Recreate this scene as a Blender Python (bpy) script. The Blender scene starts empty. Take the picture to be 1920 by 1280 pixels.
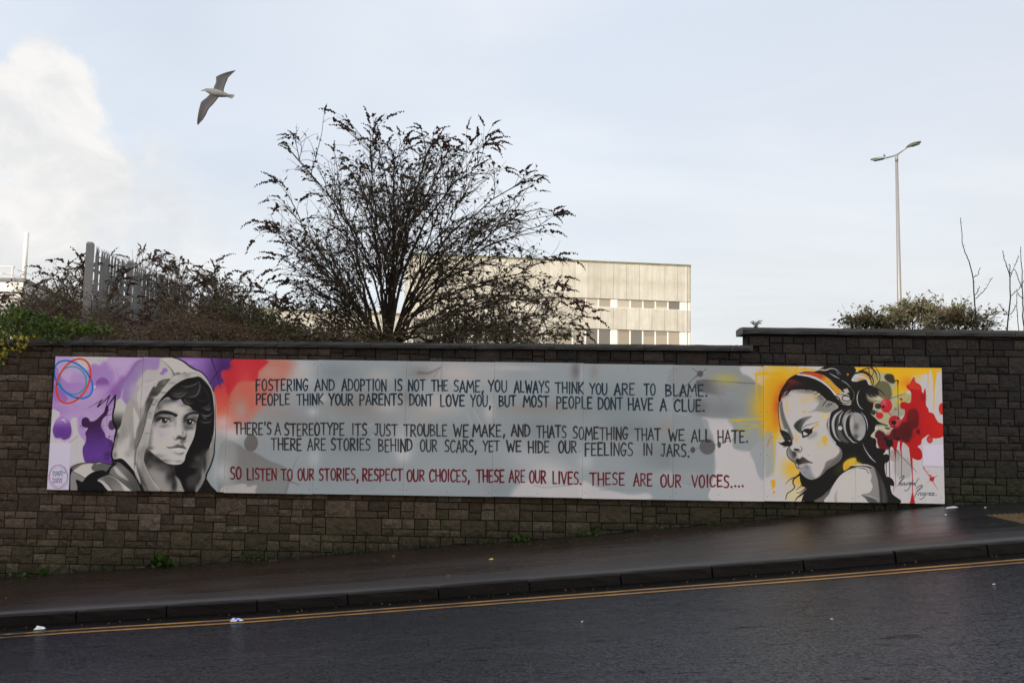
import bpy, math, random
import numpy as np
from mathutils import Vector, Matrix
SC = bpy.context.scene
COL = SC.collection
# ------------------------------------------------------------------ camera
FPX = 1867.0                                     # focal length in survey pixels (1920 wide) = 35 mm lens
ROT = np.array([[0.99966441, -0.01651646, 0.01995659], [0.01823586, -0.09847821, -0.99497211], [0.01839871, 0.99500214, -0.09814397]])
cam_d = bpy.data.cameras.new('camera'); cam = bpy.data.objects.new('camera', cam_d); COL.objects.link(cam)
cam_d.sensor_width = 36.0; cam_d.lens = FPX / 1920 * 36.0; cam_d.clip_end = 3000; cam_d.clip_start = .1
# eye point is the origin of the survey
cam.matrix_world = Matrix([list(ROT[0]) + [0], list(ROT[1]) + [0], list(ROT[2]) + [0], [0, 0, 0, 1]])
SC.camera = cam
def P(u, v, D):
    """survey reading (u, v) -> the point at distance D in front of the wall line"""
    d = ROT @ np.array([u - 960, 640 - v, -FPX])
    return Vector(d * D / d[1])
# ------------------------------------------------------------------ light
SUN_AZ = (-0.58, -0.815); SUN_EL = math.radians(14)
SKY_STRENGTH = 0.05
sun_d = bpy.data.lights.new('sun', 'SUN'); sun_d.energy = 4.8; sun_d.angle = math.radians(.6); sun_d.color = (1, .90, .77)
sun = bpy.data.objects.new('sun', sun_d); COL.objects.link(sun)
sv = Vector((SUN_AZ[0] * math.cos(SUN_EL), SUN_AZ[1] * math.cos(SUN_EL), math.sin(SUN_EL))).normalized()
sun.rotation_euler = sv.to_track_quat('Z', 'Y').to_euler(); sun.location = sv * 60
SC.view_settings.view_transform = 'Standard'; SC.view_settings.look = 'None'; SC.view_settings.exposure = 0.0; SC.view_settings.gamma = 1
SC.view_settings.use_curve_mapping = False

class NT:
    """tiny node helper"""
    def __init__(s, tree):
        s.t = tree; s.n = tree.nodes; s.l = tree.links
    def new(s, ty, **kw):
        n = s.n.new(ty)
        for k, v in kw.items():
            if k.startswith('i_'):
                key = k[2:]; key = int(key) if key.isdigit() else key.replace('_', ' ')
                s.set(n.inputs[key], v)
            else:
                setattr(n, k, v)
        return n
    def set(s, sock, v):
        if isinstance(v, bpy.types.NodeSocket):
            s.l.new(v, sock)
        elif isinstance(v, bpy.types.Node):
            s.l.new(v.outputs[0], sock)
        else:
            if hasattr(sock, 'default_value') and hasattr(sock.default_value, '__len__') and not isinstance(v, str) and len(v) == 3 and len(sock.default_value) == 4:
                v = tuple(v) + (1,)
            sock.default_value = v
    def math(s, op, a, b=0., c=None, clamp=False):
        n = s.n.new('ShaderNodeMath'); n.operation = op; n.use_clamp = clamp
        s.set(n.inputs[0], a); s.set(n.inputs[1], b)
        if c is not None: s.set(n.inputs[2], c)
        return n.outputs[0]
    def mix(s, f, a, b, mode='MIX'):
        n = s.n.new('ShaderNodeMix'); n.data_type = 'RGBA'; n.blend_type = mode
        s.set(n.inputs[0], f); s.set(n.inputs[6], a); s.set(n.inputs[7], b)
        return n.outputs[2]
    def noise(s, vec, scale, detail=4, rough=.55, dist=0., lac=2.):
        n = s.n.new('ShaderNodeTexNoise'); s.set(n.inputs['Scale'], scale); n.inputs['Detail'].default_value = detail
        n.inputs['Roughness'].default_value = rough; n.inputs['Distortion'].default_value = dist
        if vec is not None: s.l.new(vec, n.inputs['Vector'])
        return n.outputs[0]
    def ramp(s, f, stops, interp='LINEAR'):
        n = s.n.new('ShaderNodeValToRGB'); n.color_ramp.interpolation = interp
        s.set(n.inputs[0], f)
        e = n.color_ramp.elements
        while len(e) < len(stops): e.new(0.5)
        for k, (p, c) in enumerate(stops):
            e[k].position = p; e[k].color = (c, c, c, 1) if isinstance(c, (int, float)) else tuple(c) + (1,)
        return n.outputs[0]
    def sep(s, v):
        n = s.n.new('ShaderNodeSeparateXYZ'); s.l.new(v, n.inputs[0]); return n.outputs
    def mapping(s, v, sc=(1, 1, 1), rot=(0, 0, 0), loc=(0, 0, 0)):
        n = s.n.new('ShaderNodeMapping'); s.l.new(v, n.inputs[0]); n.inputs['Scale'].default_value = sc; n.inputs['Rotation'].default_value = rot; n.inputs['Location'].default_value = loc
        return n.outputs[0]

# ------------------------------------------------------------------ sky: Nishita seen through a thin bright veil with a few clouds
W = bpy.data.worlds.new('World'); SC.world = W; W.use_nodes = True
W.node_tree.nodes.clear(); N = NT(W.node_tree)
tc = N.new('ShaderNodeTexCoord'); gen = tc.outputs['Generated']
sky = N.new('ShaderNodeTexSky'); sky.sky_type = 'NISHITA'; sky.sun_disc = False
sky.sun_elevation = SUN_EL; sky.sun_rotation = math.atan2(-SUN_AZ[0], SUN_AZ[1]); sky.air_density = 1.0; sky.dust_density = 1.5; sky.ozone_density = 1.2
nrm = N.new('ShaderNodeVectorMath', operation='NORMALIZE'); N.l.new(gen, nrm.inputs[0]); dirv = nrm.outputs[0]
x_, y_, z_ = N.sep(dirv)
zc = N.math('MAXIMUM', z_, 0.0)
veil = N.ramp(zc, [(0.0, (.62, .605, .605)), (.10, (.625, .61, .63)), (.22, (.645, .65, .685)), (.40, (.625, .65, .705)), (1.0, (.60, .63, .70))])
# softly streaked high cloud
den = N.math('ADD', zc, .18)
cv = N.new('ShaderNodeCombineXYZ', i_0=N.math('DIVIDE', x_, den), i_1=N.math('DIVIDE', y_, den), i_2=0.0).outputs[0]
n1 = N.noise(N.mapping(cv, (1, 1.6, 1), (0, 0, .5), (3.1, .7, 0)), 1.1, 6, .55, .4)
streak = N.ramp(n1, [(.38, 0.), (.62, 1.)])
veil = N.mix(N.math('MULTIPLY', streak, .7), veil, (.765, .757, .752))
n2 = N.noise(N.mapping(cv, (1, 1, 1), (0, 0, 0), (9, 4, 0)), .7, 4, .5, .2)
veil = N.mix(N.math('MULTIPLY', N.ramp(n2, [(.45, 0.), (.7, 1.)]), .35), veil, (.55, .55, .57))
# brightness grows towards the zenith above the view, added to light the shaded boards
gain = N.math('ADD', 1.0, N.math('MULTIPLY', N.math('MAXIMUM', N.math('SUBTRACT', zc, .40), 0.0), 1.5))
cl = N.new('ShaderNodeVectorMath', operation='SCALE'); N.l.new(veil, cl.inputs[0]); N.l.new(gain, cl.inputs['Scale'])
nish = N.new('ShaderNodeVectorMath', operation='SCALE'); N.l.new(sky.outputs[0], nish.inputs[0]); nish.inputs['Scale'].default_value = SKY_STRENGTH
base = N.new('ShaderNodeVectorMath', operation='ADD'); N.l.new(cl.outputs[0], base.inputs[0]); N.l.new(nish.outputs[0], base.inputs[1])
gapd = N.new('ShaderNodeVectorMath', operation='DISTANCE'); N.l.new(dirv, gapd.inputs[0]); gv = P(330, 60, 1.).normalized(); gapd.inputs[1].default_value = tuple(gv)
blue = N.ramp(N.math('ADD', gapd.outputs['Value'], N.math('MULTIPLY', n1, .12)), [(.08, .62), (.36, 0.)])
basec = N.mix(blue, base.outputs[0], (.585, .665, .785))
lowg = N.math('MULTIPLY', N.ramp(N.noise(N.mapping(cv, (.8, 1.5, 1), (0, 0, .3), (5, 2, 0)), .9, 6, .6, .5), [(.40, 0.), (.62, 1.)]), N.ramp(zc, [(.0, .8), (.30, 0.)]))
basec = N.mix(lowg, basec, (.735, .740, .755))
# cumulus banks
cn = N.noise(dirv, 16.0, 10, .60, .15)
def bank(dx, dy, dz, r0, amp, w):
    v = Vector((dx, dy, dz)).normalized()
    d = N.new('ShaderNodeVectorMath', operation='DISTANCE'); N.l.new(dirv, d.inputs[0]); d.inputs[1].default_value = (v.x, v.y, v.z)
    f = N.math('SUBTRACT', r0, d.outputs['Value'])
    f = N.math('ADD', f, N.math('MULTIPLY', N.math('SUBTRACT', cn, .5), .060))
    return N.math('MULTIPLY', N.ramp(f, [(.0, 0.), (w, 1.)]), amp)
Cb = None
for u, v, rr, amp, w in ((70, 125, .028, 1., .010), (125, 150, .030, 1., .010), (40, 240, .062, 1., .010), (118, 235, .040, 1., .010), (160, 330, .050, 1., .016), (60, 420, .10, 1., .06),
                         (200, 420, .070, .8, .06), (290, 300, .030, .55, .03), (300, 400, .062, .6, .05), (360, 500, .085, .6, .07), (120, 560, .12, .9, .08), (480, 470, .06, .4, .08)):
    d = P(u, v, 1.0).normalized()
    b = bank(d.x, d.y, d.z, rr, amp, w)
    Cb = b if Cb is None else N.math('MAXIMUM', Cb, b)
for dx, dy, dz in ((-1, .5, .25), (1, -.3, .35), (-.2, -1, .3), (.9, .5, .12), (.1, .3, .9)):
    Cb = N.math('MAXIMUM', Cb, bank(dx, dy, dz, .16, .8, .06))
shade = N.noise(N.mapping(dirv, (1, 1, 1.3)), 13.0, 8, .6, .5)
ccol = N.ramp(shade, [(.32, (.72, .73, .745)), (.50, (.84, .83, .815)), (.62, (.95, .925, .895))])
fin = N.mix(N.math('MULTIPLY', Cb, .86), basec, ccol)
# below the horizon: dull ground tone
fin = N.mix(N.ramp(z_, [(.48, 1.), (.5, 0.)]) if False else N.math('LESS_THAN', z_, -.02), fin, (.16, .155, .15))
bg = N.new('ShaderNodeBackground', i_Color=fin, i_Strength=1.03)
wo = N.new('ShaderNodeOutputWorld'); N.l.new(bg.outputs[0], wo.inputs[0])

# ------------------------------------------------------------------ object helpers
class MB:
    def __init__(s): s.v = []; s.f = []; s.mi = []; s.uv = None
    def add(s, vs, fs, m=0):
        o = len(s.v); s.v.extend([tuple(p) for p in vs]); s.f.extend([tuple(i + o for i in f) for f in fs]); s.mi.extend([m] * len(fs)); return s
    def box(s, x0, x1, y0, y1, z0, z1, m=0):
        v = [(x0, y0, z0), (x1, y0, z0), (x1, y1, z0), (x0, y1, z0), (x0, y0, z1), (x1, y0, z1), (x1, y1, z1), (x0, y1, z1)]
        return s.add(v, [(0, 3, 2, 1), (4, 5, 6, 7), (0, 1, 5, 4), (1, 2, 6, 5), (2, 3, 7, 6), (3, 0, 4, 7)], m)
    def obox(s, c, ax, ay, az, m=0):
        """oriented box: centre and three half vectors"""
        c, ax, ay, az = Vector(c), Vector(ax), Vector(ay), Vector(az)
        v = [c + ax * a + ay * b + az * d for d in (-1, 1) for a, b in ((-1, -1), (1, -1), (1, 1), (-1, 1))]
        return s.add(v, [(0, 3, 2, 1), (4, 5, 6, 7), (0, 1, 5, 4), (1, 2, 6, 5), (2, 3, 7, 6), (3, 0, 4, 7)], m)
    def tube(s, pts, rad, n=6, cap=True, m=0):
        pts = [Vector(p) for p in pts]; k = len(pts)
        if not hasattr(rad, '__len__'): rad = [rad] * k
        o = len(s.v)
        ref = Vector((0, 0, 1))
        for i in range(k):
            t = (pts[min(i + 1, k - 1)] - pts[max(i - 1, 0)]).normalized()
            a = t.cross(ref)
            if a.length < .1: a = t.cross(Vector((1, 0, 0)))
            a.normalize(); b = t.cross(a)
            for j in range(n):
                q = 2 * math.pi * j / n
                s.v.append(tuple(pts[i] + (a * math.cos(q) + b * math.sin(q)) * rad[i]))
        for i in range(k - 1):
            for j in range(n):
                s.f.append((o + i * n + j, o + i * n + (j + 1) % n, o + (i + 1) * n + (j + 1) % n, o + (i + 1) * n + j)); s.mi.append(m)
        if cap:
            s.f.append(tuple(o + j for j in range(n))[::-1]); s.mi.append(m)
            s.f.append(tuple(o + (k - 1) * n + j for j in range(n))); s.mi.append(m)
        return s
    def mesh(s, name, mats=(), smooth=False):
        me = bpy.data.meshes.new(name); me.from_pydata(s.v, [], s.f)
        for mt in (mats if isinstance(mats, (list, tuple)) else [mats]): me.materials.append(mt)
        if any(s.mi): me.polygons.foreach_set('material_index', s.mi)
        if smooth: me.polygons.foreach_set('use_smooth', [True] * len(s.f))
        me.update(); return me
    def build(s, name, mats=(), parent=None, smooth=False, **tags):
        return link(name, s.mesh(name, mats, smooth), parent, **tags)

def link(name, me, parent=None, loc=None, rot=None, scale=None, **tags):
    o = bpy.data.objects.new(name, me); COL.objects.link(o)
    if parent is not None: o.parent = parent
    if loc is not None: o.location = loc
    if rot is not None: o.rotation_euler = rot
    if scale is not None: o.scale = scale
    for k, v in tags.items(): o[k] = v
    return o
def thing(name, label, cat, loc=(0, 0, 0), rz=0., group=None):
    o = bpy.data.objects.new(name, None); COL.objects.link(o); o.location = loc; o.rotation_euler = (0, 0, rz); o.empty_display_size = .2
    o['label'] = label; o['category'] = cat
    if group: o['group'] = group
    return o
def tag(o, label, cat, group=None):
    o['label'] = label; o['category'] = cat
    if group: o['group'] = group
    return o
def mesh_np(name, V, F, mat, smooth=False):
    """V (n,3) F (m,k) arrays, one face size"""
    me = bpy.data.meshes.new(name); k = F.shape[1]
    me.vertices.add(len(V)); me.vertices.foreach_set('co', np.asarray(V, np.float32).ravel())
    me.loops.add(F.size); me.loops.foreach_set('vertex_index', F.astype(np.int32).ravel())
    me.polygons.add(len(F)); me.polygons.foreach_set('loop_start', np.arange(0, F.size, k, dtype=np.int32)); me.polygons.foreach_set('loop_total', np.full(len(F), k, np.int32))
    if smooth: me.polygons.foreach_set('use_smooth', np.ones(len(F), bool))
    me.materials.append(mat); me.update(calc_edges=True); me.validate(); return me

def material(name, build, bump=None):
    m = bpy.data.materials.new(name); m.use_nodes = True; m.node_tree.nodes.clear(); n = NT(m.node_tree)
    b = n.new('ShaderNodeBsdfPrincipled'); o = n.new('ShaderNodeOutputMaterial'); n.l.new(b.outputs[0], o.inputs[0])
    build(n, b); return m
def geo(n): return n.new('ShaderNodeNewGeometry').outputs['Position']
def objc(n): return n.new('ShaderNodeTexCoord').outputs['Object']
def bump(n, b, h, strength=.5, dist=.01):
    k = n.new('ShaderNodeBump'); k.inputs['Strength'].default_value = strength; k.inputs['Distance'].default_value = dist
    n.l.new(h, k.inputs['Height']); n.l.new(k.outputs[0], b.inputs['Normal']); return k
def simple(name, col, rough=.6, var=.12, scale=6., bs=.15, spec=.5, metal=0.):
    def f(n, b):
        p = objc(n); q = n.noise(p, scale, 5, .6)
        lo = tuple(c * (1 - var) for c in col); hi = tuple(min(1, c * (1 + var)) for c in col)
        n.set(b.inputs['Base Color'], n.ramp(q, [(.3, lo), (.7, hi)])); n.set(b.inputs['Roughness'], n.math('ADD', rough - .06, n.math('MULTIPLY', q, .12)))
        b.inputs['Specular IOR Level'].default_value = spec; b.inputs['Metallic'].default_value = metal
        if bs: bump(n, b, n.noise(p, scale * 8, 4, .6), bs, .004)
    return material(name, f)
# ---------------------------------------------------------------- the painted boards (flat print, drawn stroke by stroke)
import numpy as np
MW, MH = 3400, 512
QUAD = [(104.3, 668.0), (1765.5, 690.0), (1771.5, 944.3), (88.0, 917.5)]   # outline of the boards in survey units

def homography(src, dst):
    A = []; b = []
    for (x, y), (u, v) in zip(src, dst):
        A.append([x, y, 1, 0, 0, 0, -u * x, -u * y]); b.append(u)
        A.append([0, 0, 0, x, y, 1, -v * x, -v * y]); b.append(v)
    h = np.linalg.solve(np.array(A, float), np.array(b, float))
    return np.append(h, 1).reshape(3, 3)

HM = homography(QUAD, [(0, 0), (MW, 0), (MW, MH), (0, MH)])
FR = {'A': (200, 665, 8), 'B': (200, 770, 8), 'C': (80, 660, 32 / 3), 'D': (80, 770, 8), 'E': (1430, 680, 8),
      'G': (1430, 785, 8), 'H': (1560, 680, 8), 'J': (1560, 790, 8), 'T': (420, 670, 3.84), 'U': (900, 670, 32 / 9), 'P': (0, 0, 1)}
KS = 2.035
IMG = np.zeros((MH, MW, 3), np.float32)

def tp(fr, pts):
    if isinstance(pts, str):
        v = np.array([float(t) for t in pts.replace(',', ' ').split()]).reshape(-1, 2)
    else:
        v = np.array(pts, float).reshape(-1, 2)
    ox, oy, s = FR[fr]
    v = v / s + np.array([ox, oy])
    w = HM[2, 0] * v[:, 0] + HM[2, 1] * v[:, 1] + 1
    return np.stack([(HM[0, 0] * v[:, 0] + HM[0, 1] * v[:, 1] + HM[0, 2]) / w,
                     (HM[1, 0] * v[:, 0] + HM[1, 1] * v[:, 1] + HM[1, 2]) / w], 1)

def smooth(p, closed, n=5):
    m = len(p)
    if m < 3:
        return p
    if closed:
        q = np.concatenate([p[-1:], p, p[:2]])
    else:
        q = np.concatenate([2 * p[:1] - p[1:2], p, 2 * p[-1:] - p[-2:-1]])
    out = []
    t = np.linspace(0, 1, n, endpoint=False)[:, None]
    for i in range(1, len(q) - 2):
        a, b, c, d = q[i - 1], q[i], q[i + 1], q[i + 2]
        out.append(.5 * (2 * b + (c - a) * t + (2 * a - 5 * b + 4 * c - d) * t ** 2 + (3 * b - a - 3 * c + d) * t ** 3))
    r = np.concatenate(out)
    return r if closed else np.concatenate([r, q[-2:-1]])

def box1(m, r, ax):
    if r < 1:
        return m
    pad = [(0, 0), (0, 0)]; pad[ax] = (r + 1, r)
    c = np.cumsum(np.pad(m, pad, mode='edge'), axis=ax, dtype=np.float64)
    n = m.shape[ax]; w = 2 * r + 1
    s1 = [slice(None)] * 2; s0 = [slice(None)] * 2
    s1[ax] = slice(w, w + n); s0[ax] = slice(0, n)
    return ((c[tuple(s1)] - c[tuple(s0)]) / w).astype(np.float32)

def blurm(m, sig):
    r = int(round(sig * 1.0))
    for _ in range(3):
        m = box1(box1(m, r, 0), r, 1)
    return m

def pmask(p, blur):
    """coverage of a polygon (texture px) -> mask, x0, y0"""
    pad = int(blur * 3.2) + 2
    x0 = int(max(-pad, np.floor(p[:, 0].min()) - pad)); x1 = int(min(MW + pad, np.ceil(p[:, 0].max()) + pad))
    y0 = int(max(-pad, np.floor(p[:, 1].min()) - pad)); y1 = int(min(MH + pad, np.ceil(p[:, 1].max()) + pad))
    if x1 <= x0 or y1 <= y0:
        return None
    m = np.zeros((y1 - y0, x1 - x0 + 1), np.float32)
    a = p; b = np.roll(p, -1, 0)
    for j in range(y1 - y0):
        for sub in (.25, .75):
            y = y0 + j + sub
            k = (a[:, 1] <= y) != (b[:, 1] <= y)
            if not k.any():
                continue
            xs = np.sort(a[k, 0] + (y - a[k, 1]) * (b[k, 0] - a[k, 0]) / (b[k, 1] - a[k, 1])) - x0
            for i in range(0, len(xs) - 1, 2):
                s, e = max(xs[i], 0), min(xs[i + 1], m.shape[1] - 1)
                if e <= s:
                    continue
                si, ei = int(s), int(e)
                if si == ei:
                    m[j, si] += .5 * (e - s)
                else:
                    m[j, si] += .5 * (si + 1 - s); m[j, si + 1:ei] += .5; m[j, ei] += .5 * (e - ei)
    if blur > 0:
        m = blurm(m, blur)
    return m, x0, y0

def put(mxy, col, a=1., grad=None, clip=None):
    if mxy is None:
        return
    m, x0, y0 = mxy
    h, w = m.shape
    X0, Y0, X1, Y1 = max(x0, 0), max(y0, 0), min(x0 + w, MW), min(y0 + h, MH)
    if X1 <= X0 or Y1 <= Y0:
        return
    m = np.clip(m[Y0 - y0:Y1 - y0, X0 - x0:X1 - x0], 0, 1) * a
    if clip is not None:
        m = m * clip[Y0:Y1, X0:X1]
    c = np.array(col, np.float32) / 255
    if grad is not None:                      # grad = (fr, xa,ya, xb,yb, colour_b)
        fr, xa, ya, xb, yb, cb = grad
        q = tp(fr, [xa, ya, xb, yb]); d = q[1] - q[0]
        yy, xx = np.mgrid[Y0:Y1, X0:X1]
        t = np.clip(((xx - q[0, 0]) * d[0] + (yy - q[0, 1]) * d[1]) / (d @ d), 0, 1)[..., None].astype(np.float32)
        t = t * t * (3 - 2 * t)
        c = c * (1 - t) + np.array(cb, np.float32) / 255 * t
    m = m[..., None]
    IMG[Y0:Y1, X0:X1] = IMG[Y0:Y1, X0:X1] * (1 - m) + c * m

def poly(fr, pts, col, a=1., blur=0, grad=None, clip=None, sharp=False):
    p = tp(fr, pts)
    if not sharp:
        p = smooth(p, True)
    put(pmask(p, blur * KS), g3(col), a, grad, clip)

def g3(c):
    return (c, c * .985, c * .975) if isinstance(c, (int, float)) else c

def clipmask(fr, pts, blur=0):
    m = np.zeros((MH, MW), np.float32)
    mm, x0, y0 = pmask(smooth(tp(fr, pts), True), blur * KS)
    h, w = mm.shape
    X0, Y0, X1, Y1 = max(x0, 0), max(y0, 0), min(x0 + w, MW), min(y0 + h, MH)
    m[Y0:Y1, X0:X1] = mm[Y0 - y0:Y1 - y0, X0 - x0:X1 - x0]
    return np.clip(m, 0, 1)

def stroke(fr, pts, w, col, a=1., blur=0, taper=0, clip=None, sharp=False):
    """w in frame units (one number or start/mid/end), outline polygon of variable width"""
    p = tp(fr, pts)
    if not sharp:
        p = smooth(p, False)
    k = KS / FR[fr][2]
    n = len(p)
    t = np.linspace(0, 1, n)
    ww = np.interp(t, np.linspace(0, 1, len(w)), w) if isinstance(w, (tuple, list)) else np.full(n, float(w))
    if taper:
        ww = ww * np.clip(np.minimum(t, 1 - t) / taper + .12, 0, 1)
    r = np.maximum(ww * k / 2, .35)
    d = np.gradient(p, axis=0); d /= np.maximum(np.hypot(d[:, 0], d[:, 1]), 1e-6)[:, None]
    nn = np.stack([-d[:, 1], d[:, 0]], 1) * r[:, None]
    # capsule distance (robust for sharp corners)
    pad = r.max() + blur * KS * 3 + 2
    x0 = int(max(0, p[:, 0].min() - pad)); x1 = int(min(MW, p[:, 0].max() + pad + 1))
    y0 = int(max(0, p[:, 1].min() - pad)); y1 = int(min(MH, p[:, 1].max() + pad + 1))
    if x1 <= x0 or y1 <= y0:
        return
    m = np.zeros((y1 - y0, x1 - x0), np.float32)
    for i in range(n - 1):
        A, B = p[i], p[i + 1]; rr = max(r[i], r[i + 1]) + 1.5
        u0 = int(max(x0, min(A[0], B[0]) - rr)); u1 = int(min(x1, max(A[0], B[0]) + rr + 1))
        v0 = int(max(y0, min(A[1], B[1]) - rr)); v1 = int(min(y1, max(A[1], B[1]) + rr + 1))
        if u1 <= u0 or v1 <= v0:
            continue
        yy, xx = np.mgrid[v0:v1, u0:u1].astype(np.float32) + .5
        D = B - A; L = D @ D + 1e-9
        s = np.clip(((xx - A[0]) * D[0] + (yy - A[1]) * D[1]) / L, 0, 1)
        dist = np.hypot(xx - A[0] - s * D[0], yy - A[1] - s * D[1])
        cov = np.clip(r[i] + (r[i + 1] - r[i]) * s - dist + .5, 0, 1)
        sl = m[v0 - y0:v1 - y0, u0 - x0:u1 - x0]
        np.maximum(sl, cov, out=sl)
    if blur:
        m = blurm(m, blur * KS)
    put((m, x0, y0), g3(col), a, None, clip)

def blob(fr, cx, cy, rx, ry, col, a=1., clip=None, soft=1.):
    """airbrushed spot: gaussian fall-off; soft<1 gives a harder rim"""
    q = tp(fr, [cx, cy]); k = KS / FR[fr][2]
    RX, RY = rx * k, ry * k
    x0, x1 = int(max(0, q[0, 0] - RX * 2.2)), int(min(MW, q[0, 0] + RX * 2.2))
    y0, y1 = int(max(0, q[0, 1] - RY * 2.2)), int(min(MH, q[0, 1] + RY * 2.2))
    if x1 <= x0 or y1 <= y0:
        return
    yy, xx = np.mgrid[y0:y1, x0:x1].astype(np.float32)
    d = np.hypot((xx - q[0, 0]) / RX, (yy - q[0, 1]) / RY)
    m = np.exp(-d * d * 1.2) if soft >= 1 else np.clip((1 - d) / max(soft, .02) + .5, 0, 1)
    put((m.astype(np.float32), x0, y0), g3(col), a, None, clip)

def ering(fr, cx, cy, ex, ey, rho, w, col, a=1.):
    t = np.linspace(0, 2 * np.pi, 49); d = np.arccos(rho)
    stroke(fr, np.stack([cx + ex * np.cos(t), cy + ey * np.cos(t - d)], 1).ravel(), w, col, a, sharp=True)

GLY = {
 'A': '0 1 .5 0 1 1;.18 .66 .84 .64', 'B': '.05 0 .05 1;.05 .02 .7 .1 .72 .36 .05 .48;.05 .48 .8 .58 .85 .86 .05 1',
 'C': '.95 .12 .55 0 .12 .25 .05 .6 .25 .95 .6 1 .95 .86', 'D': '.05 0 .05 1;.05 0 .7 .12 .95 .5 .75 .85 .05 1',
 'E': '.9 .02 .08 .02 .08 1 .95 .98;.08 .5 .75 .48', 'F': '.1 1 .08 .02 .95 .02;.08 .48 .8 .46',
 'G': '.9 .12 .5 0 .1 .3 .05 .65 .35 1 .75 .92 .9 .6;.5 .6 1 .58', 'H': '.05 0 .08 1;.92 0 .95 1;.06 .52 .94 .5',
 'I': '.5 0 .5 1', 'J': '.3 .03 1 .0;.75 0 .72 .8 .45 1 .1 .85', 'K': '.08 0 .08 1;.9 0 .1 .55 .95 1', 'L': '.08 0 .1 .98 .95 .97',
 'M': '0 1 .15 0 .5 .62 .85 0 1 1', 'N': '.05 1 .06 0 .92 1 .95 0', 'O': '.5 0 .12 .2 .04 .55 .22 .92 .55 1 .88 .82 .96 .45 .82 .12 .5 0',
 'P': '.08 1 .08 0;.08 .02 .75 .08 .9 .3 .7 .5 .08 .55', 'R': '.08 1 .08 0;.08 .02 .75 .06 .85 .26 .7 .46 .08 .52;.35 .52 .95 1',
 'S': '.9 .08 .45 0 .12 .2 .3 .44 .75 .56 .92 .78 .6 .98 .05 .94', 'T': '0 .03 1 .0;.5 .02 .5 1', 'U': '.05 0 .06 .7 .3 1 .7 .98 .93 .7 .95 0',
 'V': '0 0 .5 1 1 0', 'W': '0 0 .26 1 .5 .3 .76 1 1 0', 'Y': '0 0 .5 .5;1 0 .5 .5 .42 1', ',': '.7 .95 .35 1.22', '.': '.4 .95 .6 .99', "'": '.6 -.05 .4 .2',
}
WID = {'I': .3, 'M': 1.25, 'W': 1.2, ',': .35, '.': .35, "'": .3, 'E': .8, 'F': .8, 'L': .75, 'J': .8, 'S': .8, 'T': .95, 'B': .85, 'P': .85}

def word(fr, txt, x0, x1, y0, y1, col, w, rng):
    tot = sum(WID.get(c, .9) for c in txt) + .24 * (len(txt) - 1)
    u = (x1 - x0) / tot; x = x0
    for c in txt:
        cw = WID.get(c, .9) * u
        jy = rng.uniform(-1, 1) * (y1 - y0) * .03; jh = 1 + rng.uniform(-.04, .04)
        ws = w * rng.uniform(.85, 1.2)
        for st in GLY[c].split(';'):
            v = np.array([float(t) for t in st.split()]).reshape(-1, 2)
            if c == 'O' and rng.random() < .3: v = v * [.96, 1]
            q = np.stack([x + v[:, 0] * cw + rng.uniform(-1, 1) * .02 * cw, y0 + jy + v[:, 1] * (y1 - y0) * jh], 1)
            cur = c in 'BCDGJOPRSU' and len(v) > 2
            if c in ',.': ws = w * 1.25
            for _ in (0,):
                stroke(fr, q.ravel(), [ws * 1.1, ws * .92, ws * .8], col, .95, sharp=not cur)
        x += cw + .24 * u

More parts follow.
